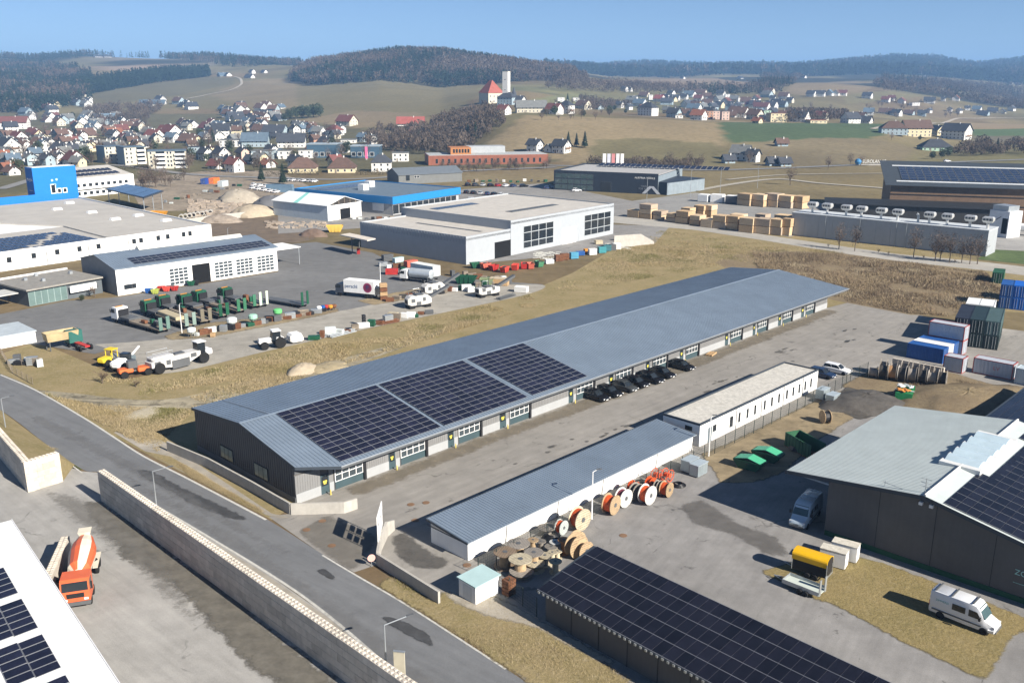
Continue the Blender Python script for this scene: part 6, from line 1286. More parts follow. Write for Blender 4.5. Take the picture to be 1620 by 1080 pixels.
for x, y, lb in ((1345, 262, 'red steel reel left of the other red one'), (1420, 262, 'red steel reel next to the black coil')):
    q = zz(x, y+10, 0); t = thing('steel_reel', lb, 'reel', (q.x, q.y, .02), VR); m_rs = M('signal red steel', (.6, .1, .04))
    for s in (-.4, .4):
        mb = MB(); pts = [(s, .75*math.cos(k*math.pi/9), .78+.75*math.sin(k*math.pi/9)) for k in range(19)]; mb.path(pts, .05, 5); [mb.tube((s, 0, .78), (s, .75*math.cos(k*math.pi/3), .78+.75*math.sin(k*math.pi/3)), .03, 4) for k in range(6)]; ob('ring', mb, m_rs, t)
    ob('core', MB().lathe([(.3, -.4), (.3, .4)], 12, 'x', 0, (0, 0, .78)), m_rs, t)
for x, y, z, lb in ((1500, 305, 0, 'black cable coil lying at the end of the drum row'), (600, 665, .8, 'black cable coil on a grey drum behind the white topped one'), (1235, 290, .05, 'thin grey cable coil leaning behind the orange drums')):
    q = zz(x, y, z); mb = MB()
    for k in range(5): rr_ = .85-k*.09; mb.path([(rr_*math.cos(a*.35), rr_*math.sin(a*.35), .08+.05*k) for a in range(19)], .06, 5)
    tag(ob('cable_coil', mb, m_cab, None, (q.x, q.y, z+.02)), lb, 'coil')
q = zz(560, 650, 0); drum('grey drum below the black cable coil', .9, .78, (q.x, q.y, .02), 0, False, wg_, wg_)
# grey drums by the blue containers
dl, dr_ = P(1380, 597), P(1494, 612); dv = (dr_-dl); nrm = Vector((-dv.y, dv.x, 0)).normalized(); rzd = math.atan2(dv.y, dv.x)
for k in range(8): q = dl+dv*(k/7.3); drum('grey wooden drum on edge, front row before the blue containers, %s from the left' % ORD[k], random.uniform(1.15, 1.4) if k else .95, 1.25, (q.x, q.y, .02), rzd+random.uniform(-.06, .06), True, wg_ if k % 3 else M('pale grey drum', (.36, .34, .31), var=.2), M('tan winding', (.34, .2, .1)) if k == 2 else m_dk if k % 2 else wg_, .7, 'grey drums by the blue containers')
for k in range(6): q = dl+dv*(.12+k/6.6)+nrm*2.9; drum('grey wooden drum on edge, back row before the blue containers, %s from the left' % ORD[k], random.uniform(1.2, 1.4), 1.1, (q.x, q.y, .02), rzd+random.uniform(-.06, .06), True, wg_, wg_, .6, 'grey drums by the blue containers')
q0_, q1_ = P(1411, 577), P(1487, 592); blockwall('low concrete block kerb wall between drums and blue containers', q0_, q1_, 2, 1.2, .5, .6, False)
q = P(1305, 669); drum('black cable drum standing alone on the dry ground', .95, 1.0, (q.x, q.y, .02), R(10), True, wn_, m_cab, .8)
# ---------------------------------------------------------------- lamps, signs, fences, stacks, heaps
def lamp(label, px, py, top, arm=(1.6, .6), m=None, H_=None):
    b = P(px, py); h = H_ or hgt(b, top); t = thing('street_lamp', label, 'lamp', (b.x, b.y, 0), 0, 'street lamps'); m = m or m_steel
    ob('pole', MB().tube((0, 0, 0), (0, 0, h), .09, 8, 0, .055), m, t); e = (arm[0], arm[1], h+.25); ob('arm', MB().tube((0, 0, h-.02), e, .045, 6), m, t)
    d = Vector((arm[0], arm[1], 0)).normalized(); ob('lamp_head', MB().loft([[(e[0]+d.x*s-d.y*w_, e[1]+d.y*s+d.x*w_, e[2]+z) for w_, z in ((-.1, 0), (.1, 0), (.1, .08), (-.1, .08))] for s in (-.1, .5)]), m_dgrey, t); return t
lamp('slender street lamp behind the long block wall', 248, 803, (241, 745)); lamp('street lamp at the left edge on the green verge', 12, 696, (1, 630), (1.2, .2)); lamp('street lamp near the lower edge beside the pale board', 611, 1062, (608, 988), (1.8, .9))
lamp('white lamp post between the cable drums and the white shed', 936, 821, (933, 746), (.5, .1), m_whitep); lamp('white lamp post behind the silver containers', 1121, 722, (1122, 660), (.3, .1), m_whitep)
lamp('tall thin lamp among the low loaders', 288, 527, (285, 482), (.2, 0), m_whitep); lamp('thin lamp standing beside the box lorry', 603, 470, (602, 418), (.3, 0), m_whitep)
for px, py, ty, lb in ((1023, 322, 281, 'lamp mast before the lettering of the dark company hall'), (1092, 312, 270, 'lamp mast beside the annex of the company hall'), (1139, 308, 266, 'lamp mast at the timber yard entrance'), (1198, 298, 262, 'lamp mast beside the country lane bend'), (361, 377, 361, 'lamp mast behind the workshop roof')): lamp(lb, px, py, (px-1, ty), (.8, 0), m_steel)
# entrance sign: frame with small company plates, seen edge on
c = P(599, 877); d = (P(607, 845)-c); d.z = 0; d.normalize(); t = thing('company_sign', 'tall white company sign frame with rows of small plates at the entrance', 'sign', (c.x, c.y, 0), math.atan2(d.y, d.x))
for x in (0, 1.8, 3.6): ob('post', MB().box(x-.04, x+.04, -.04, .04, 0, 4.0), m_whitep, t)
ob('top_board', MB().box(-.1, 3.7, -.05, .05, 3.3, 4.2), w_white, t)
for k in range(3):
    for x in (.2, 2.0): o = ob('plate', MB().box(x, x+1.3, -.06, -.02, 1.3+k*.62, 1.75+k*.62), w_white, t)
ob('red_plate', MB().box(.1, 1.2, -.12, -.06, .3, .8), M('red plate', (.6, .02, .03)), t)
c = P(588, 896); t = thing('round_sign', 'small round road sign at the foot of the curved wall', 'sign', (c.x, c.y, 0), R(200)); ob('post', MB().tube((0, 0, 0), (0, 0, .9), .04, 6), m_steel, t); ob('disc', MB().lathe([(.4, 0), (.4, .03)], 16, 'y', 0, (0, .05, 1.0)), M('pink white sign', (.65, .4, .35)), t)
c = P(633, 1075); t = thing('notice_board', 'narrow pale board standing beside the lower street lamp', 'board', (c.x, c.y, 0), R(-10)); ob('board', MB().box(-.45, .45, -.08, .08, 0, 2.6), M('pale stone board', (.45, .42, .33), var=.2), t); ob('cap', MB().box(-.48, .48, -.1, .1, 2.6, 2.68), m_steel, t)
c = P(612, 1066); t = thing('switch_cabinet', 'small grey switch box next to the lower street lamp', 'cabinet', (c.x-.6, c.y+.2, 0), R(-10)); ob('body', MB().box(-.35, .35, -.2, .2, 0, 1.1), M('pale grey cabinet', (.5, .55, .55)), t); ob('cap', MB().box(-.38, .38, -.23, .23, 1.1, 1.16), m_steel, t)
# manhole covers
mm = MB().lathe([(.05, 0), (.42, 0), (.42, .02), (.05, .02)], 18).mesh('manhole_cover', M('rusty brown cover', (.2, .12, .07), var=.2))
for px, py, lb in ((510, 824, 'left of the pair before the wing wall'), (485, 838, 'nearest the road before the wing wall'), (674, 795, 'beside the low white shed corner'), (650, 798, 'left of the one at the shed corner'), (657, 823, 'in the shadow of the shed'), (525, 863, 'beside the sign shadow'), (986, 847, 'out in the drum yard'), (739, 894, 'between shed and cabin')):
    q = P(px, py); tag(link('manhole_cover', mm, None, (q.x, q.y, .03)), 'round rusty manhole cover '+lb, 'manhole', 'manhole covers')
# mesh fences
def fence(label, pts, h=1.9, step=2.5, m=None, wires=True):
    pts = [Vector((p[0], p[1], 0)) for p in pts]; t = thing('mesh_fence', label, 'fence', pts[0], 0); m = m or M('dark green fence', (.03, .045, .04)); pm_ = MB().box(-.035, .035, -.035, .035, 0, h+.05).mesh('post', m)
    for a, b in zip(pts[:-1], pts[1:]):
        n = max(1, round((b-a).length/step)); d = (b-a)/n; L_ = d.length; mb = MB()
        for z in [.08+k*.3 for k in range(int(h/.3)+1)]: mb.box(0, L_, -.008, .008, z-.008, z+.008)
        for k in range(1, int(L_/.25)): mb.box(k*.25-.006, k*.25+.006, -.006, .006, .08, h)
        wme = mb.mesh('wire_panel', m); rz = math.atan2(d.y, d.x)
        for i in range(n):
            q = a+d*i-pts[0]; link('post', pm_, t, q, rz); 
            if wires: o = link('wire_panel', wme, t, q, rz)
        link('post', pm_, t, b-pts[0], rz)
    return t
fence('long dark wire fence along the white shed and the office', [S(3.5, -26.3), S(46, -26.3), S(83, -26.3), P(1345, 603), P(1372, 590)]); fence('wire fence between cabin and solar shed', [S(3.3, -29), S(2.2, -35.2)])
fence('old wire fence with wooden posts along the left road', [P(2, 560), P(20, 590), P(52, 608)], 1.2, 2.2, m_oldwood)
# gravel heaps
def heap(label, px, py, R_, H_, m, cat='heap', sx=1.3, seed=0):
    q = P(px, py); rs = np.random.RandomState(seed); mb = MB(); n, k = 40, 12; vs = []
    for j in range(k):
        f = j/(k-1); r = R_*(1-f)**.85
        for i in range(n): a = 2*math.pi*i/n; w_ = 1+rs.uniform(-.05, .05)+.1*math.sin(3*a+seed)+.05*math.sin(7*a+2*seed+j); vs.append((r*w_*math.cos(a)*sx, r*w_*math.sin(a), H_*(math.sin(f*math.pi/2)**.9)*(1+rs.uniform(-.05, .05)) if j else -.05))
    fs = [(j*n+i, j*n+(i+1) % n, (j+1)*n+(i+1) % n, (j+1)*n+i) for j in range(k-1) for i in range(n)]; mb.add(vs, fs); return tag(ob(cat.replace(' ', '_'), mb, m, None, (q.x, q.y, 0), rs.uniform(0, 3), smooth=True), label, cat)
m_sand = M('pale sand', (.38, .32, .235), rough=.95, var=.15, scale=1, bump=.5, bscale=4); m_sand2 = M('grey gravel heap', (.34, .3, .24), rough=.95, var=.15, bump=.5, bscale=4); m_darkh = M('dark spoil', (.085, .078, .07), rough=.95, var=.3, scale=1, bump=.6, bscale=3)
heap('pale sand heap nearest the white concrete wall', 400, 340, 7.2, 3.6, m_sand, seed=1); heap('large grey gravel heap behind the pale sand', 378, 318, 9, 4.8, m_sand2, seed=2); heap('dark spoil heap left of the white shed', 434, 322, 8, 3.2, M('slate heap', (.14, .14, .145), rough=.95, bump=.5), seed=3)
heap('dark asphalt rubble heap beside the waste container', 1372, 640, 5.5, 1.7, m_darkh, seed=4); heap('small pale sand heap behind the long hall', 480, 586, 2.6, 1.2, m_sand, seed=5); heap('low brown soil heap next to the small sand heap', 519, 582, 3.0, .9, M('brown soil', (.3, .25, .16), bump=.5), seed=6)
heap('pale soil patch heap on the verge near the road', 229, 654, 2.6, .22, M('pale soil', (.44, .39, .29), bump=.4), seed=7); heap('weedy mound behind the dark hall', 1530, 640, 9, 2.2, m_weed, 'mound', 1.6, seed=8); heap('tan boulder behind the pale metal roof', 1484, 650, 2.4, 1.4, M('tan boulder', (.42, .34, .23), bump=.5), 'boulder', 1.3, 9); heap('low stony heap right of the tan boulder', 1512, 655, 2.6, .7, M('stony heap', (.3, .26, .2), bump=.5), seed=10)
heap('brown earth heap beside the yellow skip', 497, 372, 4, 2, M('brown earth', (.17, .12, .09), bump=.5), seed=11); heap('dark rubble heap behind the solar canopy', 350, 350, 6, 2.2, M('rubble mix', (.3, .25, .2), var=.3, bump=.7), seed=12)
castwall('long white concrete wall before the gravel heaps', [P(285, 357), P(330, 350), P(420, 340), P(445, 337)], 1.9, .4)
# timber stacks
m_pl = [M('planed timber %d' % i, c, rough=.8, var=.18, scale=2.5, rnd=.12) for i, c in enumerate(((.55, .4, .24), (.5, .35, .2), (.6, .46, .3), (.42, .33, .24)))]
m_gw = M('grey end wood', (.3, .25, .2), var=.2, scale=3); SX, SY = 960, 280; sc_ = 5.0625
lst = [(160,250,320,262,1),(258,350,330,215,3),(370,435,340,270,2),(478,545,360,290,2),(548,645,370,270,2),(662,740,385,305,2),(747,838,400,335,1),(845,945,410,305,2),(955,1045,420,310,2),(1055,1165,440,325,2),(1175,1295,450,330,2),(1300,1390,462,335,2),(1395,1462,468,330,2)]
def stack(label, x0, x1, yb, yt, n, mi, dep=4.5, cx0=0, group='timber stacks by the lane'):
    a, b = P(SX+x0/sc_, SY+yb/sc_), P(SX+x1/sc_, SY+(yb+(x1-x0)*.11)/sc_); d = b-a; h = hgt(a, (SX+x0/sc_, SY+yt/sc_)); L_ = d.length; t = thing('timber_stack', label, 'timber stack', a, math.atan2(d.y, d.x), group)
    hh = h/n
    for k in range(n):
        j = random.uniform(-.15, .15); pk_ = ob('timber_pack', MB().box(j, L_+j, 0, dep, k*hh+.15, (k+1)*hh-.02), m_pl[(mi+k) % 4], t); mb = MB()
        for r in range(1, 5): mb.box(j-.012, L_+j+.012, -.012, dep+.012, k*hh+.15+r*(hh-.17)/5-.02, k*hh+.15+r*(hh-.17)/5+.02)
        o = ob('layer_gap', mb, m_gw, pk_); o['kind'] = 'stuff'
        for x in (.4, L_/2, L_-.5): ob('bearer', MB().box(x+j, x+j+.12, -.02, dep+.02, k*hh+.0, k*hh+.149), m_oldwood, t)
for k, (x0, x1, yb, yt, n) in enumerate(lst): stack('timber stack, %s from the left in the front row by the concrete lane' % ORD[k], x0, x1, yb, yt, n, k)
for k, (x0, x1, yb, yt, n) in enumerate(((590,660,352,245,3),(690,770,345,225,3),(775,830,350,225,3),(980,1080,395,295,2),(1180,1260,420,295,2),(1330,1450,430,300,2))): stack('bright timber stack, %s from the left behind the front row' % ORD[k], x0, x1, yb, yt, n, k+2, 4.0, group='second row of timber stacks')
for k, (x0, x1, yb, yt, n) in enumerate(((1040,1140,225,130,2),(1148,1250,232,135,2),(1262,1362,236,130,2),(1372,1470,245,145,2),(1478,1560,250,150,2))): stack('timber stack, %s from the left in the rear row of the timber yard' % ORD[k], x0, x1, yb, yt, n, k, 5, group='rear row of timber stacks')
for x0, x1, yb, yt, m, lb in ((725,805,198,135, w_white, 'white wrapped timber bundle, left one, by the company annex'), (825,925,205,135, w_white, 'white wrapped timber bundle right of the other wrapped one'), (945,1035,215,145, m_dgrey, 'dark wrapped bundle with white top beside the rear timber row')):
    a, b = P(SX+x0/sc_, SY+yb/sc_), P(SX+x1/sc_, SY+(yb+6)/sc_); d = b-a; h = hgt(a, (SX+x0/sc_, SY+yt/sc_)); t = thing('wrapped_bundle', lb, 'timber stack', a, math.atan2(d.y, d.x)); ob('wrap', cbox(MB(), 0, d.length, 0, 4, .1, h-.3, .15), m, t); ob('top_sheet', MB().box(.05, d.length-.05, .05, 3.95, h-.3, h-.2), w_white, t)
# pallet of boards before the hall
q = P(1125, 561); t = thing('pallet_stack', 'stack of pale wooden pallets lying before the long hall', 'pallets', (q.x, q.y, .02), TH+.2)
for z in (0, .16): 
    for i in range(5): ob('board', MB().box(-1.2, 1.2, -.6+i*.26, -.45+i*.26, z+.1, z+.13), m_wood, t)
    for y in (-.55, 0, .55): ob('bearer', MB().box(-1.2, 1.2, y-.05, y+.05, z, z+.1), m_wood, t)
# concrete pipes
pm2 = MB(); n = 14; pm2.loft([[(y, r*math.cos(2*math.pi*i/n), r*math.sin(2*math.pi*i/n)) for i in range(n)] for y, r in ((-1.2, .62), (-1.2, .85), (1.2, .85), (1.2, .62), (-1.2, .62))], 0, False); pme = pm2.mesh('concrete_pipe', M('pipe concrete', (.42, .4, .36)))
for k in range(8): q = P(287+k*6.6, 346.5-k*1.1); tag(link('concrete_pipe', pme, None, (q.x, q.y, .86), R(-75)), 'concrete pipe, %s from the left in the row at the works yard' % ORD[k], 'pipe', 'row of concrete pipes')
skip('long orange yellow skip behind the factory roof', M('orange yellow skip', (.65, .3, .03)), P(252, 343), R(-8), 6, 2.4, 2.0); skip('yellow skip beside the brown earth heap', M('yellow skip', (.6, .4, .08)), P(530, 367), R(12), 5.5, 2.4, 2.2)
for px, py, c, lb in ((325, 292, (.02, .06, .25), 'dark blue container in the works yard'), (338, 291, (.7, .16, .03), 'orange container next to the blue one in the works yard'), (352, 296, (.45, .5, .52), 'pale container right of the orange one')): cont(lb, M('cont '+lb, c), P(px, py), R(80), 6.06)
cont('long blue grey container at the car dealer yard', M('blue grey long', (.12, .19, .26)), P(421, 301), R(-8), 12.19); cont('second blue grey container end to end at the dealer yard', MATS['blue grey long'], P(442, 304.5), R(-8), 6.06)
# vehicles of the dealer yard and car parks: small cars in the distance
dc = [pw, carpaint('silver', (.45, .47, .48)), pk, carpaint('dark blue far', (.03, .05, .12)), carpaint('red far', (.35, .03, .03)), pg_]
sp = [('dealer yard row', [(403+9*k, 294+1.2*k, 0) for k in range(5)]), ('second dealer yard row', [(401+9*k, 299+1.6*k, 0) for k in range(5)]), ('dealer yard far row', [(449+8*k, 286+.4*k, k % 2) for k in range(7)]), ('car park before the dark company hall', [(829, 296, 2), (868, 299, 3), (912, 303, 0)]), ('dealership forecourt row', [(738+11*k, 306+.8*k, (2, 2, 1, 3, 2, 0)[k]) for k in range(6)]), ('row behind the dealership forecourt', [(740+12*k, 294+.3*k, (2, 5, 1, 2, 4, 0, 3)[k]) for k in range(7)]), ('works car park behind the grey hall', [(800+13*k, 318+1.0*k, (5, 3, 2, 1)[k]) for k in range(4)]), ('parking beside the blue front', [(748, 318, 0), (720, 330, 1), (690, 336, 0)])]
for nm, L_ in sp:
    for k, (px, py, ci) in enumerate(L_):
        q = P(px, py); car('%s car, %s from the left in the %s' % (('white', 'silver', 'black', 'dark blue', 'red', 'graphite')[ci], ORD[k], nm), dc[ci], (q.x, q.y, .05), R(random.uniform(60, 80) if 'row' in nm else 10), 4.4, .9, 1.5, random.random(), 'cars in the '+nm)
q = P(1525, 262)
car('white car driving on the far road at the right', pw, (GP(1498, 257).x, GP(1498, 257).y, GP(1498, 257).z+.3), R(5))
t, L_ = place2('tanker_lorry', 'dark lorry with pale silo tank at the right edge beside the timber hall', 'truck', (1640, 374), (1601, 370)); X = 4.2; truckcab(t, X-2, X, 1.2, .9, 3, m_dgrey); ob('tank', MB().lathe([(.9, -X), (1.25, -X+.4), (1.25, X-2.6), (.9, X-2.3)], 14, 'x', 0, (0, 0, 2.4)), w_white, t); [wheel(t, x, s*1.0, .5, .3) for x in (-X+1, -X+2.2, X-1) for s in (-1, 1)]
# flags and large outdoor letters
for k in range(5):
    q = GP(953+k*7, 270); t = thing('flag', ('white', 'grey white', 'pale red', 'white and grey', 'pale')[k]+' banner flag, %s of five behind the company hall' % ORD[k], 'flag', (q.x, q.y, q.z), 0, 'banner flags'); ob('pole', MB().tube((0, 0, 0), (0, 0, 9.5), .08, 6), m_steel, t); ob('banner', MB().box(.1, 1.9, -.03, .03, 3.2, 9.2), M('banner %d' % k, ((.75, .75, .75), (.5, .52, .6), (.5, .2, .2), (.6, .6, .62), (.7, .7, .7))[k]), t)
q = GP(1357, 262); t = thing('outdoor_sign', 'large standing company letters with a blue globe beside the road', 'sign', (q.x, q.y, q.z), 0)
ob('globe', MB().lathe([(.1, -1.9), (1.4, -1.4), (2.0, 0), (1.4, 1.4), (.1, 1.9)], 14, 'z', 0, (0, 0, 2.2)), M('globe blue', (.05, .2, .4)), t, smooth=True); text(t, 'EUROLAN AS', 3.0, (2.6, 0, 2.2), (R(90), 0, 0), M('pale letter', (.6, .6, .58)), .1, 'LEFT', sx=.78)
ob('base', MB().box(-1.5, 16, .2, .5, 0, .6), m_conc1, t)
# ---------------------------------------------------------------- scattered yard things along the gravel strip
def oildrum(lb, px, py, m): q = P(px, py); tag(ob('oil_drum', MB().lathe([(.28, 0), (.3, .02), (.3, .3), (.31, .32), (.3, .34), (.3, .6), (.31, .62), (.3, .64), (.3, .88), (.28, .9)], 14), m, None, (q.x, q.y, .02), 0), lb, 'drum')
def hopper(lb, px, py, m, s=1.):
    q = P(px, py); t = thing('hopper', lb, 'hopper', (q.x, q.y, .02), random.uniform(0, 3)); ob('body', MB().lathe([(.2*s, .7*s), (.9*s, 1.4*s), (.9*s, 2.0*s), (.6*s, 2.2*s)], 14), m, t)
    for a in range(4): x, y = .75*s*math.cos(a*1.57+.78), .75*s*math.sin(a*1.57+.78); ob('leg', MB().tube((x, y, 0), (x*.95, y*.95, 1.5*s), .05*s, 5), m_dgrey, t)
def crate(lb, px, py, m, d=(1.2, 1.0, .9), rz=None, cat='crate'):
    q = P(px, py); t = thing(cat.replace(' ', '_'), lb, cat, (q.x, q.y, .02), random.uniform(-.4, .8) if rz is None else rz); mb = MB(); x, y, z = d
    for k in range(4): ob('slat', MB().box(-x/2, x/2, -y/2, y/2, .1+k*z/4, .1+k*z/4+z/4*.82), m, t)
    for sx_ in (-1, 1): ob('runner', MB().box(sx_*x*.4-.06, sx_*x*.4+.06, -y/2-.02, y/2+.02, 0, .1), m_oldwood, t)
mg2 = M('mint tank', (.3, .5, .4)); mpale = M('pale tank', (.6, .64, .62))
hopper('pale hopper at the left end of the yard strip', 304, 534, mpale, .9); hopper('white and orange hopper in the yard strip', 368, 521, mpale, 1.1); hopper('pale green hopper farther along the yard strip', 401, 514, mg2); hopper('bright green round hopper in the yard strip', 440, 505, M('bright green tank', (.12, .45, .15)))
crate('rust brown crate left of the white orange hopper', 330, 528, m_rust); crate('small tan crate beside the rust brown crate', 337, 533, m_wood, (.8, .8, .8)); crate('dark crate in the middle of the yard strip', 352, 524, m_dk, (1, .8, .7)); crate('tan box right of the dark crate', 358, 522, m_wood, (.7, .7, .9)); crate('low dark scrap rack beyond the green hopper', 416, 511, m_dgrey, (2.2, .8, .6)); crate('dark machine part beyond the scrap rack', 425, 509, m_blackp, (1.4, .8, .8)); crate('rusty bundle right of the bright green hopper', 455, 505, m_rust, (1.6, .9, .7)); crate('dark rusty crate among the strip end', 470, 502, m_rust, (1.8, .8, .6)); crate('brown crate beside the strip end', 485, 499, m_rust, (2, .9, .7))
for k, (px, py, m, w_) in enumerate(((505, 494, w_white, 'white'), (511, 493, m_blue, 'blue'), (517, 492, m_red, 'red'), (523, 492, M('amber drum', (.6, .25, .03)), 'amber'), (529, 491, m_rust, 'rusty'))): hopper('%s barrel, %s in the bright group at the strip end' % (w_, ORD[k]), px, py, m, .6)
for k, (px, py) in enumerate(((617, 477), (628, 474), (638, 472), (648, 470), (660, 467), (672, 465))): crate('rusty pallet of parts, %s from the left on the second strip' % ORD[k], px, py, (m_rust, m_oldwood, m_dk)[k % 3], (1.8, 1.0, .8))
for k in range(4): crate('tall wooden pallet pile behind the box lorry, %s tier' % ('bottom', 'second', 'third', 'top')[k], 607, 474, m_wood if k % 2 else m_rust, (1.6, 1.4, .8), .3); bpy.context.scene.objects[-1]
for o in list(COL.objects):
    l = o.get('label', '')
    if l.startswith('tall wooden pallet pile'): o.location.z = .02+.95*('bottom', 'second', 'third', 'top').index(l.split(', ')[1].split()[0])
def scraprow(lb, pts, m, cat='bar stack'):
    a, b = P(*pts[0]), P(*pts[1]); d = b-a; t = thing(cat.replace(' ', '_'), lb, cat, a, math.atan2(d.y, d.x))
    for k in range(6): ob('bar', MB().tube((random.uniform(0, .3), -.5+k*.2, .15+.18*(k % 3)), (d.length-random.uniform(0, .4), -.5+k*.2, .15+.18*(k % 3)), .09, 6), m, t)
scraprow('bundle of rusty pipes beside the gravel track', [(605, 513), (632, 508)], m_rust); scraprow('grey scaffold frames lying along the track', [(520, 535), (562, 524)], M('scaffold grey', (.35, .38, .4))); scraprow('pale frames lying along the near track edge', [(495, 536), (520, 532)], m_steel); scraprow('grey steel beams beyond the small white machine', [(788, 475), (815, 467)], m_dgrey)
crate('dark upright rack beside the grey scaffold frames', 576, 515, m_blackp, (.6, .8, 2.2)); crate('white bag beside the rusty pipes', 650, 502, w_white, (1.8, 1.2, 1.0)); crate('tan and white heap of sacks left of the white bag', 622, 500, wy_, (2, 1.2, .7)); crate('white covered implement at the far track end', 825, 462, w_white, (3, 1.6, 1.3)); crate('white cabin like machine part near the olive skip', 745, 462, w_white, (1.6, 1.2, 1.2))
crate('red implement beside the curtain lorry', 620, 434, m_red, (3, 1.8, 1.4)); crate('pale blue boxes at the yard edge', 630, 415, M('pale blue boxes', (.45, .6, .62)), (3, 1.2, 1.3)); crate('dark boxes at the yard edge left of the pale blue ones', 613, 412, m_dgrey, (3, 1.4, 1.6)); crate('red white crane truck body behind the red implement', 650, 425, MATS['salmon red'], (3.5, 1.6, 2.2))
for k, (px, py, m, w_) in enumerate(((236, 464, m_blue, 'blue'), (246, 465, M('lime bin', (.35, .4, .08)), 'lime'), (256, 460, m_red, 'red'), (264, 461, MATS['bright red'], 'bright red'), (270, 459, m_dgrey, 'grey'), (277, 460, m_red, 'dark red'), (303, 452, m_dgreen, 'green'), (310, 451, m_blackp, 'black'))): skip('%s small bin, %s in the row before the white workshop' % (w_, ORD[k]), m, P(px, py), R(10), 1.8, 1.2, 1.1, 'bin', 'bins before the workshop')
for k, (px, py, m, w_) in enumerate(((908, 409, M('sky blue rack', (.08, .3, .45)), 'sky blue'), (884, 413, m_rust, 'rusty'), (893, 411, m_rust, 'brown'), (937, 403, w_white, 'white'), (952, 400, M('teal rack', (.05, .25, .28)), 'teal'), (960, 397, M('dark teal rack', (.04, .14, .16)), 'dark teal'), (968, 396, m_dgrey, 'grey'), (975, 394, w_white, 'small white'), (869, 417, w_white, 'white pale'), (918, 404, m_blue, 'blue'), (930, 400, MATS['amber drum'], 'amber'), (947, 386, wy_, 'tan'), (1002, 383, m_red, 'dark red'), (1012, 383, w_white, 'white end'), (978, 380, m_rust, 'rust'), (1022, 384, mpale, 'pale'))): crate('%s goods crate beside the grey hall, %s in the row' % (w_, ORD[k]), px, py, m, (2.2, 1.5, 1.7 if k < 8 else 1.1), .3); 
mb = MB()
for i in range(60): q = P(random.uniform(846, 885), random.uniform(398, 410)); mb.box(q.x-.6, q.x+.6, q.y-.08, q.y+.08, .05, .18)
for i in range(60): q = P(random.uniform(960, 1000), random.uniform(384, 394)); mb.box(q.x-.8, q.x+.8, q.y-.1, q.y+.1, .05, .2)
o = tag(ob('scattered_boards', mb, M('scattered pale boards', (.5, .5, .46), var=.3, scale=.5)), 'loose pale boards scattered before the grey hall', 'boards'); o['kind'] = 'stuff'
mb = MB()
for i in range(220): q = P(random.uniform(300, 385), random.uniform(318, 345)); s = random.uniform(.3, 1.1); mb.box(q.x-s, q.x+s, q.y-s*.6, q.y+s*.6, 0, s)
for i in range(90): q = P(random.uniform(420, 520), random.uniform(352, 362)); s = random.uniform(.2, .7); mb.box(q.x-s, q.x+s, q.y-s*.6, q.y+s*.6, 0, s)
o = tag(ob('building_rubble', mb, M('mixed rubble', (.36, .3, .24), var=.5, scale=.25)), 'mixed building rubble strewn across the works yard', 'rubble'); o['kind'] = 'stuff'
jk = [m_rust, m_dgrey, m_oldwood, w_white, m_steel, m_rust, m_oldwood, m_blackp, mpale, m_dgreen]; jn = ['rusty', 'dark grey', 'brown wooden', 'white', 'steel grey', 'rust red', 'weathered wooden', 'black', 'pale', 'green']
def junk(where, pts, group):
    for k, (px, py) in enumerate(pts): i = random.randrange(10); crate('%s part, %s from the left %s' % (jn[i], ORD[k], where), px, py, jk[i], (random.uniform(.8, 2.4), random.uniform(.6, 1.2), random.uniform(.5, 1.5)), None, 'machine part')
junk('on the front yard strip', [(312+10.5*k, 531.5-2.0*k+random.uniform(-1, 1)) for k in range(20)], 'a'); junk('along the gravel track edge', [(497+13*k, 537-3.0*k+random.uniform(-1.5, 1.5)) for k in range(15)], 'b'); junk('beyond the milling machines', [(700+9.5*k, 463-1.2*k+random.uniform(-2, 2)) for k in range(12)], 'c'); junk('beside the left wire fence', [(22+6*k, 572+1.2*k+random.uniform(-3, 3)) for k in range(8)], 'd'); junk('between the long skip and the grey hall', [(716+10*k, 438+.6*k+random.uniform(-2, 2)) for k in range(9)], 'e'); junk('behind the tanker lorry', [(606+11*k, 421+2.0*k+random.uniform(-2, 2)) for k in range(7)], 'f'); junk('before the storage tent', [(560+10*k, 347+.3*k) for k in range(9)], 'g'); junk('at the works yard', [(262+9*k, 322-2.2*k+random.uniform(-3, 3)) for k in range(14)], 'h'); junk('behind the dealership car park', [(742+11*k, 288+random.uniform(-1, 1)) for k in range(12)], 'i')
q = P(805, 940); crate('stack of rusty brown crates beside the solar shed corner', 805, 940, m_rust, (1.0, .9, 1.6), TH)
sp_ = thing('solar_roof_shed', 'blue solar roof rising behind the dark hall at the right edge', 'shed', S(0, 0), TH); q0s = Lc(1556, 660, 4.2); q1s = Lc(1625, 622, 4.2)
u0, v0 = q0s; ob('wall', MB().box(u0+.5, u0+22, v0-20, v0-.5, 0, 4.0), m_anth, sp_); ob('roof', MB().box(u0, u0+22.5, v0-20, v0, 4.0, 4.2), m_seamd, sp_)
for i in range(12):
    for j in range(14): o = link('solar_panel', pd, sp_, (u0+.6+i*1.68, v0-1.4-j*1.04, 4.24))
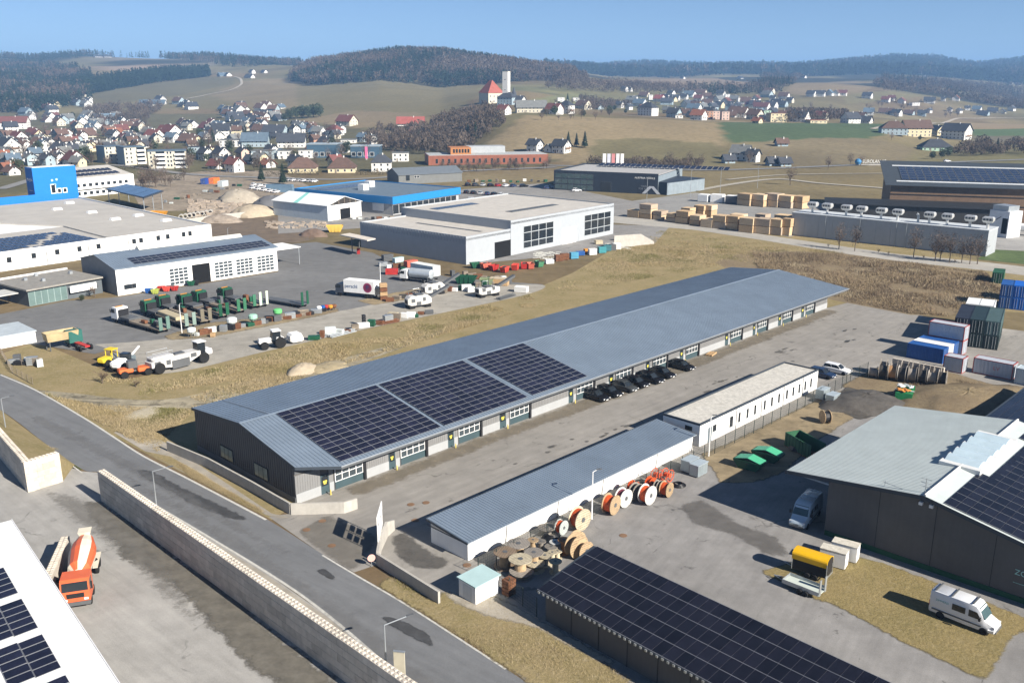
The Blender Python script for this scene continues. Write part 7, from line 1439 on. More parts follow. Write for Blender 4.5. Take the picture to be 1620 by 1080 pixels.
# ---------------------------------------------------------------- trees
def twig_tree(seed, H_, spread, lv=4, n0=5):
    rs = random.Random(seed); tr = MB(); cr = MB()
    def grow(p, d, L_, r, k):
        q = p+d*L_; (tr if k < 2 else cr).tube(p, q, r, 5 if k < 2 else 3, 0, r*.6)
        if k >= lv: return
        for i in range(n0 if k == 0 else rs.choice((3, 4))):
            ax = Vector((rs.uniform(-1, 1), rs.uniform(-1, 1), rs.uniform(-.2, .5))); nd = (d*(.55 if k else .75)+ax*spread).normalized()
            nd.z = nd.z*.8+.28; nd.normalize(); grow(p+d*L_*rs.uniform(.45, 1.0), nd, L_*rs.uniform(.5, .75), r*.5, k+1)
    grow(Vector((0, 0, 0)), Vector((rs.uniform(-.05, .05), rs.uniform(-.05, .05), 1)), H_*.34, H_*.022, 0); return tr, cr
m_bark = M('grey bark', (.11, .085, .065), rough=.95, var=.3, scale=3); m_twig = M('bare twigs', (.12, .09, .07), rough=.95, var=.25, rnd=.25)
def crown_mesh(seed, H_, W_, n, conifer=False):
    rs = np.random.RandomState(seed); mb = MB()
    for i in range(n):
        if conifer:
            z = H_*(.12+.88*rs.rand()**1.3); r = W_*(1-z/H_)**.85*(.55+.5*rs.rand())+.08; a = rs.rand()*6.28; s = .35+.55*(1-z/H_); c = np.array([r*math.cos(a), r*math.sin(a), z]); o = np.array([-math.sin(a), math.cos(a), 0])*s*.55; t_ = np.array([math.cos(a)*s*1.1, math.sin(a)*s*1.1, -s*.55]); b_ = np.array([-math.cos(a)*s, -math.sin(a)*s, s*.5])
            mb.add([c+o, c+t_, c-o, c+b_], [(0, 1, 2), (0, 2, 3)])
        else:
            v = rs.normal(size=3); v /= np.linalg.norm(v); c = v*rs.rand()**.4*np.array([W_, W_, H_*.42])+np.array([0, 0, H_*.55]); e1 = rs.normal(size=3)*.35; e2 = rs.normal(size=3)*.35; mb.add([c, c+e1, c+e2], [(0, 1, 2)])
    return mb
m_con = M('conifer needles', (.022, .04, .022), rough=.9, var=.35, scale=.8, rnd=.3); m_ever = M('evergreen leaves', (.04, .055, .025), rough=.85, var=.35, scale=.8, rnd=.3)
PB = []
for s in range(4):
    a, b = twig_tree(11+s, 9, .75, 4, 6); g_ = np.random.RandomState(s+50)
    for i in range(420):
        v = g_.normal(size=3); v /= np.linalg.norm(v); c_ = v*g_.rand()**.45*np.array([2.7, 2.7, 3.4])+np.array([0, 0, 5.4]); e_ = g_.normal(size=3)*.55; f_ = g_.normal(size=3)*.09; b.add([c_, c_+e_, c_+e_*.5+f_], [(0, 1, 2)])
    PB.append((a.mesh('trunk', m_bark), b.mesh('crown', m_twig)))
PC = [(MB().tube((0, 0, 0), (0, 0, 11), .16, 6, 0, .03).mesh('trunk', m_bark), crown_mesh(s, 12, 2.6, 650, True).mesh('crown', m_con)) for s in (1, 2)]
PE = [(MB().tube((0, 0, 0), (0, 0, 4), .2, 6, 0, .08).mesh('trunk', m_bark), crown_mesh(s, 7, 2.6, 900).mesh('crown', m_ever)) for s in (3, 4)]
a, b = twig_tree(5, 3.2, 1.2, 3, 9); PS = [(a.mesh('stem', m_bark), b.mesh('crown', M('reddish twigs', (.12, .085, .06), rough=.95, var=.3, rnd=.2)))]
def tree(label, q, H_, kind='b', group=None, cat='tree', wx=1.):
    pr, h0, nm = {'b': (PB, 9., 'bare_tree'), 'c': (PC, 12., 'conifer'), 'e': (PE, 9., 'evergreen_tree'), 's': (PS, 3.2, 'shrub')}[kind]; tm, cm = random.choice(pr); s = H_/h0
    t = thing(nm, label, cat, (q[0], q[1], (q[2] if len(q) > 2 else 0)-.05), random.uniform(0, 6.28), group); t.scale = (s*wx, s*wx, s); link('stem' if kind == 's' else 'trunk', tm, t); link('crown', cm, t); return t
for k, (px, py, h) in enumerate(((1327, 394, 7), (1352, 397, 7), (1445, 407, 7.5), (1479, 413, 8), (1487, 412, 7), (1502, 415, 7.5), (1521, 416, 6.5), (1534, 418, 7), (1546, 418, 7.5))): tree('bare tree, %s from the left before the grey drying kilns' % ORD[k], P(px, py), h*1.15, 'b', 'bare trees before the kilns', wx=.8)
for k, (px, py, h) in enumerate(((1310, 392, 2.2), (1389, 401, 2.5), (1405, 404, 2), (1460, 411, 2.4), (1510, 417, 2.2))): tree('low shrub, %s from the left at the kiln lane edge' % ORD[k], P(px, py), h, 's', 'shrubs at the kiln lane', 'shrub')
tree('lone bare tree in the meadow left of the timber hall', GP(1250, 293), 10, 'b'); tree('wide dark shrub at the yard corner beside the orange machine', P(162, 606), 3.6, 's', cat='shrub', wx=1.6); tree('low weedy shrub left of the long hall gable', P(215, 612), 2.0, 's', cat='shrub', wx=2); tree('broad reddish shrub before the flat office', P(150, 470), 4.2, 's', cat='shrub', wx=1.3); tree('round shrub at the left of the flat office', P(14, 480), 3.4, 's', cat='shrub'); tree('small evergreen before the flat office', P(130, 476), 2.0, 'e')
for k, (px, py, h, kd) in enumerate(sorted(((1310, 268, 8, 'b'), (1345, 262, 8, 'b'), (1362, 262, 7, 'b'), (1185, 258, 8, 'b'), (1215, 262, 7, 'b'), (1060, 262, 9, 'b'), (1090, 263, 9, 'b'), (1110, 265, 8, 'b'), (1000, 262, 6, 'b'), (1030, 262, 6, 'b'), (975, 262, 7, 'b'), (1490, 250, 8, 'e'), (1475, 252, 7, 'e'), (1500, 248, 9, 'e'), (1530, 245, 8, 'b'), (1560, 243, 9, 'b'), (1590, 243, 8, 'b'), (1615, 243, 8, 'b'), (1577, 238, 9, 'c'), (1455, 222, 5, 'e'), (1410, 222, 7, 'b')))): tree('%s tree along the far valley road, %s from the left' % ({'b': 'bare', 'e': 'dark evergreen', 'c': 'slim conifer'}[kd], ORD[k]), GP(px, py), h, kd, 'trees along the far valley road')
for k, (px, py, h) in enumerate(((458, 190, 17), (468, 188, 19), (478, 187, 20), (488, 187, 19), (496, 186, 21), (504, 186, 22), (450, 192, 12))): tree('tall dark pine, %s from the left in the group above the town' % ORD[k], GP(px, py), h, 'e', 'pines above the town')
for k, (px, py, h) in enumerate(sorted(((414, 287, 9), (448, 292, 10), (337, 226, 11), (389, 222, 13), (121, 228, 8), (190, 232, 9), (62, 238, 8), (663, 232, 12), (740, 222, 12), (752, 220, 13), (899, 232, 10), (925, 234, 11), (912, 232, 9), (1113, 158, 9), (898, 160, 10), (1165, 168, 8)))): tree('dark green conifer, %s from the left among the houses' % ORD[k], GP(px, py), h, 'c', 'town conifers')
rs = random.Random(3)
def scatter(n, poly, h0, h1, kind, label, group, cat='tree'):
    xs = [p[0] for p in poly]; ys = [p[1] for p in poly]; k = 0
    while k < n:
        x, y = rs.uniform(min(xs), max(xs)), rs.uniform(min(ys), max(ys))
        if inpoly(np.array([x]), np.array([y]), poly)[0]: tree(label, GP(x, y), rs.uniform(h0, h1), rs.choice(kind), group, cat); k += 1
scatter(170, [(0,285),(0,190),(140,180),(300,195),(470,205),(600,215),(640,250),(560,270),(300,275),(120,262)], 6, 12, 'bbbbbe', 'garden tree among the town houses', 'garden trees of the town')
scatter(45, [(850,192),(960,190),(1000,180),(960,160),(880,165)], 6, 11, 'bbe', 'garden tree beside the hillside houses', 'garden trees of the hillside')
scatter(60, [(1000,186),(1200,190),(1330,190),(1320,170),(1200,160),(1020,160)], 6, 11, 'bbb', 'garden tree in the plateau village', 'garden trees of the plateau village')
scatter(44, [(680,276),(870,268),(880,262),(690,268)], 4, 7, 'b', 'bare hedge tree before the orange school', 'hedge trees before the school')
scatter(14, [(215,300),(300,296),(300,284),(225,284)], 6, 11, 'bbs', 'bare tree at the works yard edge', 'works yard trees')
scatter(26, [(1360,190),(1560,185),(1500,165),(1370,160)], 8, 12, 'b', 'bare tree among the far right village houses', 'trees of the far right village')
# ---------------------------------------------------------------- houses
RC = {'d': ('dark slate', (.05, .055, .065)), 'r': ('red brown', (.15, .06, .052)), 'n': ('brown', (.12, .075, .058)), 'o': ('orange', (.25, .1, .06)), 'g': ('grey', (.16, .165, .16)), 'b': ('blue grey', (.1, .14, .18)), 'x': ('bright red', (.26, .075, .06))}
WC = {'w': ('white', (.66, .65, .62)), 'y': ('yellow', (.6, .52, .34)), 'o': ('orange', (.4, .22, .14)), 'p': ('pink', (.55, .4, .33)), 'b': ('blue grey', (.32, .4, .44)), 'c': ('cream', (.55, .51, .41)), 'g': ('pale green', (.35, .5, .38))}
def wmat(k): return M('house wall '+k, WC[k][1], rough=.8, var=.06, scale=.3, streak=.06)
def rmat(k): return M('house roof '+k, RC[k][1], rough=.75, var=.2, scale=.5, rnd=.15)
hwin = MB().box(-.55, .55, -.05, .0, 0, 1.35, 1).box(-.47, .47, -.06, -.05, .08, 1.27, 0).mesh('window', [m_glass, w_white]); HW = {}
m_balc = M('balcony wood', (.2, .12, .07))
def house(px, py, wpx, rf, wl, st=2, yaw=None, kind='gable', label=None, group=None, ratio=.86, ln=None):
    q = GP(px, py); dist = math.hypot(q.x, q.y); w_ = max(6.5, wpx*dist/F*.88) if ln is None else ln; d_ = max(6, min(w_*ratio, 13)); h = 2.55*st+.3
    yw = R(yaw) if yaw is not None else R(rs.choice((-38, -38, -30, 48)) + rs.uniform(-14, 14))
    t = thing('house', label, 'house', (q.x, q.y, q.z-.2), yw, group); X, Y = w_/2, d_/2; rh = Y*.85
    if kind == 'gable':
        ob('wall', MB().prism([(-X, -Y), (X, -Y), (X, 0), (X, Y), (-X, Y), (-X, 0)], 0, lambda x, y: h+rh*(1-abs(y)/Y)-.12), wmat(wl), t)
        for s in (-1, 1):
            mb = MB(); mb.prism([(-X-.9, 0), (X+.9, 0), (X+.9, s*(Y+1.1)), (-X-.9, s*(Y+1.1))][::s], lambda x, y: h+rh*(1-abs(y)/Y)-.1, lambda x, y: h+rh*(1-abs(y)/Y)+.12); r_ = ob('roof', mb, rmat(rf), t)
        ob('chimney', MB().box(X*.2, X*.2+.6, -.9, -.3, h+rh*.4, h+rh+.7), wmat('w'), r_)
    elif kind == 'hip':
        ob('wall', MB().box(-X, X, -Y, Y, 0, h), wmat(wl), t); e = .6
        mb = MB(); mb.add([(-X-e, -Y-e, h-.1), (X+e, -Y-e, h-.1), (X+e, Y+e, h-.1), (-X-e, Y+e, h-.1), (-X*.35, 0, h+rh), (X*.35, 0, h+rh)], [(0, 1, 5, 4), (1, 2, 5), (2, 3, 4, 5), (3, 0, 4), (3, 2, 1, 0)]); r_ = ob('roof', mb, rmat(rf), t); ob('chimney', MB().box(X*.1, X*.1+.6, -.3, .3, h+rh*.6, h+rh+.8), wmat('w'), r_)
    else:
        ob('wall', MB().box(-X, X, -Y, Y, 0, h), wmat(wl), t); ob('roof', MB().box(-X-.3, X+.3, -Y-.3, Y+.3, h, h+.3), rmat(rf), t)
    nw = max(2, int(w_/3.2)); nd = max(1, int(d_/3.4)); near = dist < 1150
    for s in range(st):
        for i in range(nw if near else max(1, nw//2)): link('window', hwin, t, (-X+(i+.5)*w_/(nw if near else max(1, nw//2)), -Y, .8+s*2.55))
        for i in range(nd): link('window', hwin, t, (X, -Y+(i+.5)*d_/nd, .8+s*2.55), R(90)); near and link('window', hwin, t, (-X, -Y+(i+.5)*d_/nd, .8+s*2.55), R(-90))
    if kind == 'gable' and near: link('window', hwin, t, (X, 0, h+rh*.25), R(90))
    if near and rs.random() < .4 and st > 1: ob('balcony', MB().box(X, X+1.1, -Y*.7, Y*.7, 2.9, 3.0).box(X+1.03, X+1.1, -Y*.7, Y*.7, 3.0, 3.9), m_balc if rs.random() < .5 else w_white, t)
    if near: ob('door', MB().box(-X*.5, -X*.5+1, -Y-.04, -Y, 0, 2.1), m_oldwood, t)
    return t
rows = {
 'farthest left town row': [(22,204,44,'r','w',3,8,'gable'),(50,186,10,'d','w'),(76,175,15,'r','w'),(78,190,15,'d','w'),(97,196,18,'d','b'),(120,203,13,'o','o'),(133,193,13,'b','w'),(148,197,11,'d','w'),(142,208,10,'d','c'),(173,193,24,'b','w'),(193,196,11,'d','w'),(205,202,12,'d','w'),(222,203,11,'d','w')],
 'second left town row': [(12,222,16,'n','w'),(30,226,22,'r','w',2,-35,'gable'),(61,221,17,'r','y'),(90,220,10,'d','w'),(105,216,20,'r','w',1),(112,229,20,'r','w',1),(135,217,26,'n','c',1),(170,211,14,'n','c'),(181,216,24,'o','w',1),(203,222,12,'d','c'),(228,222,20,'d','w',1),(245,223,24,'r','w'),(262,213,18,'r','w')],
 'third left town row': [(14,241,32,'d','w'),(39,234,13,'n','w'),(55,239,18,'n','w',1),(77,235,16,'d','w'),(96,246,22,'d','w'),(115,243,15,'d','y'),(137,241,15,'d','y'),(149,236,10,'g','w'),(168,239,16,'g','y'),(185,230,22,'d','c',1),(206,228,13,'d','y'),(222,234,22,'d','w',1),(272,222,28,'r','w',3,-40,'gable'),(300,226,28,'n','b',1),(312,225,14,'n','w',1),(333,213,12,'d','w')],
 'nearest left town row': [(6,258,14,'o','b'),(22,264,16,'b','w'),(45,258,26,'g','w',1),(70,259,12,'g','w',1),(93,256,22,'n','w'),(119,264,30,'r','w'),(15,272,20,'o','o',1)],
 'slope row above the town': [(362,178,18,'d','w',1),(374,176,9,'d','w'),(388,178,16,'n','w',1),(413,176,18,'n','w'),(433,178,16,'n','b'),(372,191,26,'d','w'),(398,190,12,'d','p'),(410,195,16,'b','w',1),(434,186,18,'g','w',1),(242,166,40,'b','w',1,4,'gable'),(283,165,16,'n','b'),(296,168,12,'d','w'),(128,162,10,'r','w'),(140,164,10,'d','w')],
 'town centre row': [(347,203,30,'b','w',1),(382,203,30,'d','w',1),(300,202,30,'d','w',1),(327,205,24,'r','w',1),(352,218,26,'d','w',3,8,'gable'),(376,218,14,'n','y',3,8,'gable'),(412,213,22,'n','w'),(414,202,15,'d','w'),(436,216,38,'d','b',2,-12,'gable'),(467,216,15,'d','w',3,-50,'gable'),(468,203,11,'d','w'),(488,206,22,'b','b',1),(502,212,22,'b','b',1),(530,215,24,'r','w',2,-35,'hip')],
 'row behind the shops': [(405,232,42,'b','b',2,6,'gable'),(370,232,42,'g','w',2,4,'flat'),(462,233,45,'d','w',2,6,'gable'),(498,228,14,'n','o',2),(516,230,24,'d','b',1),(552,226,26,'g','w',1,4,'flat'),(574,225,14,'b','b',2),(588,228,10,'g','w',2)],
 'works yard row': [(326,253,20,'d','w',2),(351,254,24,'d','w',2),(308,252,16,'d','b',3,10,'flat'),(372,272,24,'r','w',2,-38,'gable'),(343,267,22,'r','w',1),(385,252,18,'d','p',2),(398,258,16,'d','w',1),(424,265,12,'o','w',1),(480,272,46,'n','y',1,5,'hip'),(542,272,46,'n','y',1,5,'hip'),(604,271,34,'d','w',2,5,'hip'),(418,251,36,'g','b',2,4,'flat'),(452,251,22,'g','w',2,4,'flat'),(485,250,24,'g','w',2,4,'flat')],
 'group left of the castle': [(549,199,30,'r','c',2,-30,'gable'),(650,199,46,'x','w',1,2,'gable'),(665,216,34,'n','w',1),(690,213,14,'n','b',2),(655,221,12,'x','w',2),(634,255,28,'g','w',2,5,'flat'),(846,240,22,'d','w',2,-38,'gable'),(888,242,26,'d','w',2,-38,'gable'),(871,240,12,'g','w',1)],
 'brow right of the castle': [(877,181,24,'r','w',2,-38,'gable'),(896,180,22,'d','w',3,-38,'hip'),(887,161,12,'g','w',2,5,'flat'),(911,161,12,'g','w',2,5,'flat'),(923,173,24,'n','c',2),(980,171,12,'d','w'),(995,174,10,'d','w'),(945,173,16,'d','b',1),(988,145,10,'d','w'),(996,146,8,'d','w')],
 'plateau village front row': [(1025,183,28,'d','w',3,-40,'hip'),(1066,186,20,'d','b',2,-38,'gable'),(1073,187,13,'g','w',1,5,'flat'),(1105,190,22,'o','w',2,-38,'gable'),(1131,189,13,'g','p',3,5,'flat'),(1146,190,13,'g','p',3,5,'flat'),(1121,189,10,'n','o',3,5,'flat'),(1170,186,26,'n','w',2,-38,'gable'),(1194,189,22,'n','c',2,-48,'gable'),(1198,195,13,'o','y',1,-48,'gable'),(1212,187,12,'d','g',3,5,'flat'),(1228,193,28,'r','y',3,4,'flat'),(1265,193,26,'d','w',2,-38,'gable'),(1291,195,28,'o','y',1,3,'flat'),(1345,195,24,'d','w',2,20,'gable'),(1368,195,20,'d','w',1,-38,'gable')],
 'plateau village second row': [(1000,163,18,'g','w'),(1012,168,20,'b','w'),(1029,158,5,'g','w',3,5,'flat'),(1043,161,16,'x','w'),(1055,166,20,'d','b'),(1068,160,14,'d','w'),(1088,170,20,'d','w'),(1098,176,22,'b','w'),(1112,175,20,'g','w'),(1127,174,16,'d','b'),(1138,171,14,'d','y'),(1155,175,16,'d','b'),(1166,172,14,'d','w'),(1188,170,16,'r','w'),(1205,174,24,'r','w'),(1220,172,18,'d','w'),(1238,170,14,'d','b')],
 'plateau village rear row': [(1062,152,11,'d','w'),(1082,158,12,'d','w'),(1105,160,14,'r','w'),(1118,157,14,'n','w'),(1138,163,18,'g','w'),(1150,157,8,'g','w',3,5,'flat'),(1170,163,8,'d','w',3,5,'flat'),(1188,164,10,'d','w'),(1207,154,9,'d','w'),(1222,160,9,'d','w'),(1250,163,10,'d','c')],
 'far hillside row': [(1283,153,13,'d','w'),(1298,153,13,'d','w'),(1312,152,13,'b','w'),(1322,152,12,'n','w'),(1333,152,12,'r','w')],
 'far right village': [(1372,156,14,'d','w'),(1401,162,12,'r','w'),(1410,160,10,'r','w'),(1426,164,12,'r','w'),(1446,168,13,'d','w',2,5,'flat'),(1470,164,16,'d','w'),(1492,161,6,'d','w'),(1512,160,12,'o','w'),(1374,182,15,'b','w'),(1402,180,22,'n','w',1),(1418,184,14,'d','w'),(1438,182,14,'n','b',1),(1458,184,12,'d','b'),(1470,179,7,'d','w'),(1502,177,8,'d','w'),(1517,180,8,'d','w'),(1530,175,7,'d','w'),(1545,177,12,'b','w'),(1555,183,16,'d','b',1),(1570,178,14,'d','w',1),(1585,180,12,'d','c',1),(1600,176,10,'d','w')],
 'hills behind the town': [(90,89,10,'d','w',2),(147,83,13,'g','w',1),(155,91,12,'d','w',1),(170,91,11,'d','w',1),(311,83,22,'g','w',1),(341,84,6,'d','w'),(352,121,14,'b','b',1),(361,121,11,'d','w',1),(395,124,15,'d','w',1),(399,117,9,'d','w'),(418,116,9,'d','w',1),(427,88,9,'d','w',1),(464,95,11,'d','w'),(485,95,9,'d','w')],
 'hills at the right': [(1008,117,10,'r','w',1),(1020,117,7,'d','w'),(1080,125,7,'d','w',1),(1093,118,7,'d','w',1),(1171,125,9,'d','w',1),(1270,124,10,'d','w',1),(1463,125,9,'d','w'),(1598,134,7,'d','w',1),(1610,136,7,'d','w',1)],
}
ORD2 = ORD
for nm, L_ in rows.items():
    for k, hh in enumerate(sorted(L_)):
        px, py, wp, rf, wl = hh[:5]; st = hh[5] if len(hh) > 5 else 2; yw = hh[6] if len(hh) > 6 else None; kd = hh[7] if len(hh) > 7 else 'gable'
        house(px, py, wp, rf, wl, st, yw, kd, '%s %s, %s roof, %s from left in the %s' % (WC[wl][0], 'flat house' if kd == 'flat' else 'house', RC[rf][0], ORD2[k % 24], nm), 'houses: '+nm)
        if ('town' in nm or 'yard' in nm or 'plateau' in nm) and 'hills' not in nm and rs.random() < .85:
            w2, r2_ = rs.choice('wwwwcyb'), rs.choice('ddnnrgb'); house(px+rs.choice((-1, 1))*rs.uniform(7, 12), py-rs.uniform(3.5, 6), rs.uniform(12, 19), r2_, w2, rs.choice((1, 2, 2)), None, 'gable', '%s house, %s roof, behind the %s of the %s' % (WC[w2][0], RC[r2_][0], ORD2[k % 24], nm), 'houses behind: '+nm)
        if 'left town' in nm or nm in ('town centre row', 'slope row above the town'):
            w2, r2_ = rs.choice('wwwwcyb'), rs.choice('ddnngbg'); house(px+rs.uniform(-9, 9), py+rs.uniform(3, 5.5), rs.uniform(12, 19), r2_, w2, rs.choice((1, 2, 2)), None, 'gable', '%s house, %s roof, before the %s of the %s' % (WC[w2][0], RC[r2_][0], ORD2[k % 24], nm), 'houses before: '+nm)
# apartment blocks
for k, (px0, px1, py, tp, lb) in enumerate(((168, 198, 259, 233, 'left'), (199, 232, 262, 234, 'middle'), (236, 296, 268, 240, 'right'))):
    a, b = GP(px0, py), GP(px1, py-2); d = b-a; L_ = d.length; h = hgt(a, (px0, tp)); t = thing('apartment_block', 'cream apartment block with white balconies, %s of the three' % lb, 'building', (a.x, a.y, 0), math.atan2(d.y, d.x)-.06, 'apartment blocks')
    ob('wall', MB().box(0, L_, 0, 13, 0, h), wmat('c'), t); ob('end_wall', MB().box(-.1, 0, .2, 12.8, 0, h-.2), wmat('b'), t); ob('roof', MB().box(-.3, L_+.3, -.3, 13.3, h, h+.4), rmat('b'), t); ns = 4; nb_ = 1 if L_ < 17 else 2
    for s in range(ns):
        z = .4+s*(h-.4)/ns
        for j in range(nb_): x0 = L_*((.55, .95) if nb_ == 1 else ((.2, .45), (.7, .98))[j])[0]; x1 = L_*((.55, .95) if nb_ == 1 else ((.2, .45), (.7, .98))[j])[1]; ob('balcony', MB().box(x0, x1, -1.4, 0, z, z+1.1), w_white, t); ob('balcony_recess', MB().box(x0+.2, x1-.2, -.05, 0, z+1.1, z+(h-.4)/ns-.15), m_glass, t)
        for f in ((.1, .3) if nb_ == 1 else (.08, .52, .6)): link('window', hwin, t, (L_*f, 0, z+.8))
# shops with glass fronts
for px0, px1, py, tp, wl, lb in ((486, 532, 250, 229, 'b', 'blue glass fronted shop behind the yellow houses'), (555, 600, 250, 232, 'b', 'grey blue showroom beside the pink pylon'), (532, 548, 243, 229, 'w', 'small white and glass pavilion between the shops')):
    a, b = GP(px0, py), GP(px1, py); d = b-a; L_ = d.length; h = hgt(a, (px0, tp)); t = thing('shop_building', lb, 'building', (a.x, a.y, 0), math.atan2(d.y, d.x)); ob('wall', MB().box(0, L_, 0, 15, 0, h), M('shop blue glass', (.06, .11, .16), rough=.2, spec=.5) if wl == 'b' else wmat('w'), t); ob('roof', MB().box(-.4, L_+.4, -.4, 15, h, h+.5), M('shop roof', (.3, .36, .4)), t)
    for i in range(int(L_/4)): link('window', hwin, t, (2+i*4, 0, 1)).scale = (2.6, 1, 2)
q = GP(580, 253); t = thing('price_pylon', 'tall pink advertising pylon before the showroom', 'sign', (q.x, q.y, 0)); ob('panel', MB().box(-.8, .8, -.2, .2, .8, 8.2), M('pink pylon', (.7, .15, .3)), t); ob('base', MB().box(-.5, .5, -.15, .15, 0, .8), m_conc1, t)
# yellow and white farm beside the road, green shed
house(1412, 213, 40, 'n', 'b', 2, -10, 'hip', 'dark hipped barn at the left of the yellow farm'); house(1447, 216, 42, 'n', 'y', 3, 3, 'gable', 'long yellow farm building with brown roof on the right hill'); house(1482, 214, 17, 'd', 'y', 2, -70, 'gable', 'small yellow gabled house between the farm buildings'); house(1512, 220, 38, 'd', 'w', 3, -52, 'gable', 'tall white gabled farmhouse at the right of the farm'); house(1478, 238, 46, 'd', 'g', 1, -6, 'hip', 'low green walled house with dark roof below the farm')
house(1172, 253, 30, 'g', 'w', 2, -35, 'gable', 'white and grey house below the green field'); house(1191, 256, 16, 'd', 'w', 2, -40, 'gable', 'small white house beside the grey one below the green field'); house(1236, 231, 18, 'n', 'b', 1, 4, 'gable', 'small white hut at the edge of the green field')
for k, (px, py, wp) in enumerate(((1152, 258, 16), (1222, 262, 18), (1240, 263, 14))): house(px, py, wp, 'd', 'b', 1, 10, 'gable', 'dark outbuilding, %s from the left along the valley road' % ORD[k])
HL = [o for o in COL.objects if o.name.startswith('house') and o.type == 'EMPTY']; HL2 = sorted([o for o in HL if ' behind the ' in o['label'] or ' before the ' in o['label']], key=lambda o: -o.location.length)[:max(0, len(HL)-300)]
cv, cf, cmi, cm = [], [], [], {}                 # the smallest of the crowded houses read as one mass
def gather(o, mtx):
    mtx = mtx @ o.matrix_basis
    if o.type == 'MESH':
        base_ = len(cv); cv.extend(tuple(mtx @ v.co) for v in o.data.vertices); ml = [cm.setdefault(m.name, (len(cm), m))[0] for m in o.data.materials]
        for p in o.data.polygons: cf.append([i+base_ for i in p.vertices]); cmi.append(ml[p.material_index])
    dead.append(o)
    for c in KID.get(o.name, ()): gather(c, mtx)
dead = []; KID = {}
for o in COL.objects:
    if o.parent: KID.setdefault(o.parent.name, []).append(o)
bpy.context.view_layer.update()
for o in HL2: gather(o, Matrix.Identity(4))
bpy.data.batch_remove(dead)
if cv:
    me = bpy.data.meshes.new('house_cluster'); me.from_pydata(cv, [], cf)
    for i, m in sorted(cm.values(), key=lambda q: q[0]): me.materials.append(m)
    me.polygons.foreach_set('material_index', cmi); o = link('house_cluster', me); o['kind'] = 'stuff'; tag(o, 'small crowded houses filling the gaps between the larger town houses', 'houses')
# ---------------------------------------------------------------- castle, chapel towers
q = GP(777, 163); t = thing('castle', 'white castle with a steep red hipped roof on the hilltop', 'castle', (q.x, q.y, q.z-1), R(34)); sc = math.hypot(q.x, q.y)/F
W_, D_, h = 27*sc, 27*sc, 8*sc; X, Y = W_/2, D_/2
ob('wall', MB().box(-X, X, -Y, Y, 0, h+8*sc), wmat('c'), t); hz_ = h+8*sc
rf = MB().add([(-X-.6, -Y-.6, hz_), (X+.6, -Y-.6, hz_), (X+.6, Y+.6, hz_), (-X-.6, Y+.6, hz_), (0, -Y*.25, hz_+19*sc), (0, Y*.3, hz_+19*sc)], [(0, 1, 4), (1, 2, 5, 4), (2, 3, 5), (3, 0, 4, 5), (3, 2, 1, 0)]); ob('roof', rf, M('castle red tile', (.3, .085, .06), rough=.8, var=.15, scale=.4), t)
for s in range(2):
    for i in range(4): link('window', hwin, t, (-X+(i+.5)*W_/4, -Y, hz_-4.5-s*5.5)).scale = (1.3, 1, 1.5)
    for i in range(3): link('window', hwin, t, (X, -Y+(i+.5)*D_/3, hz_-4.5-s*5.5), R(90)).scale = (1.3, 1, 1.5)
def tower(label, px, py, wpx, hpx, rfk=None, rnd=False, zb=0):
    yc_ = 1020.; d_ = ray(px, py); q = Vector((d_[0]/d_[1]*yc_, yc_, HC+d_[2]/d_[1]*yc_)); s = yc_/F; zg_ = float(zfun(q.x, q.y)); hpx = hpx+(q.z-zg_)/s; q.z = zg_; t = thing('castle_tower', label, 'tower', (q.x, q.y, q.z-1), R(-25)); w_ = wpx*s/2; h = hpx*s
    ob('wall', MB().lathe([(w_, 0), (w_, h)], 14) if rnd else MB().box(-w_, w_, -w_, w_, 0, h), wmat('w'), t)
    if rfk: ob('roof', MB().lathe([(w_*1.35, h), (w_*1.0, h+w_*1.2), (.1, h+w_*4)], 12), rmat(rfk), t)
    else: ob('roof', MB().box(-w_-.1, w_+.1, -w_-.1, w_+.1, h, h+.4), wmat('c'), t)
    for k in range(2): link('window', hwin, t, (0, -w_, h*(.45+.3*k)))
tower('tall square white tower behind the castle', 801, 135, 9, 21); tower('round white tower with pointed dark roof beside the castle', 813, 166, 7, 14, 'd', True)
house(797, 182, 20, 'r', 'w', 2, -40, 'gable', 'white gabled house with red brown roof in front of the castle'); house(840, 178, 52, 'g', 'c', 2, 6, 'gable', 'long cream building with many windows right of the castle'); house(803, 166, 30, 'd', 'b', 3, -30, 'hip', 'slate roofed wing between the castle and the round tower'); house(822, 165, 16, 'd', 'w', 2, -30, 'gable', 'dark roofed house behind the round tower')
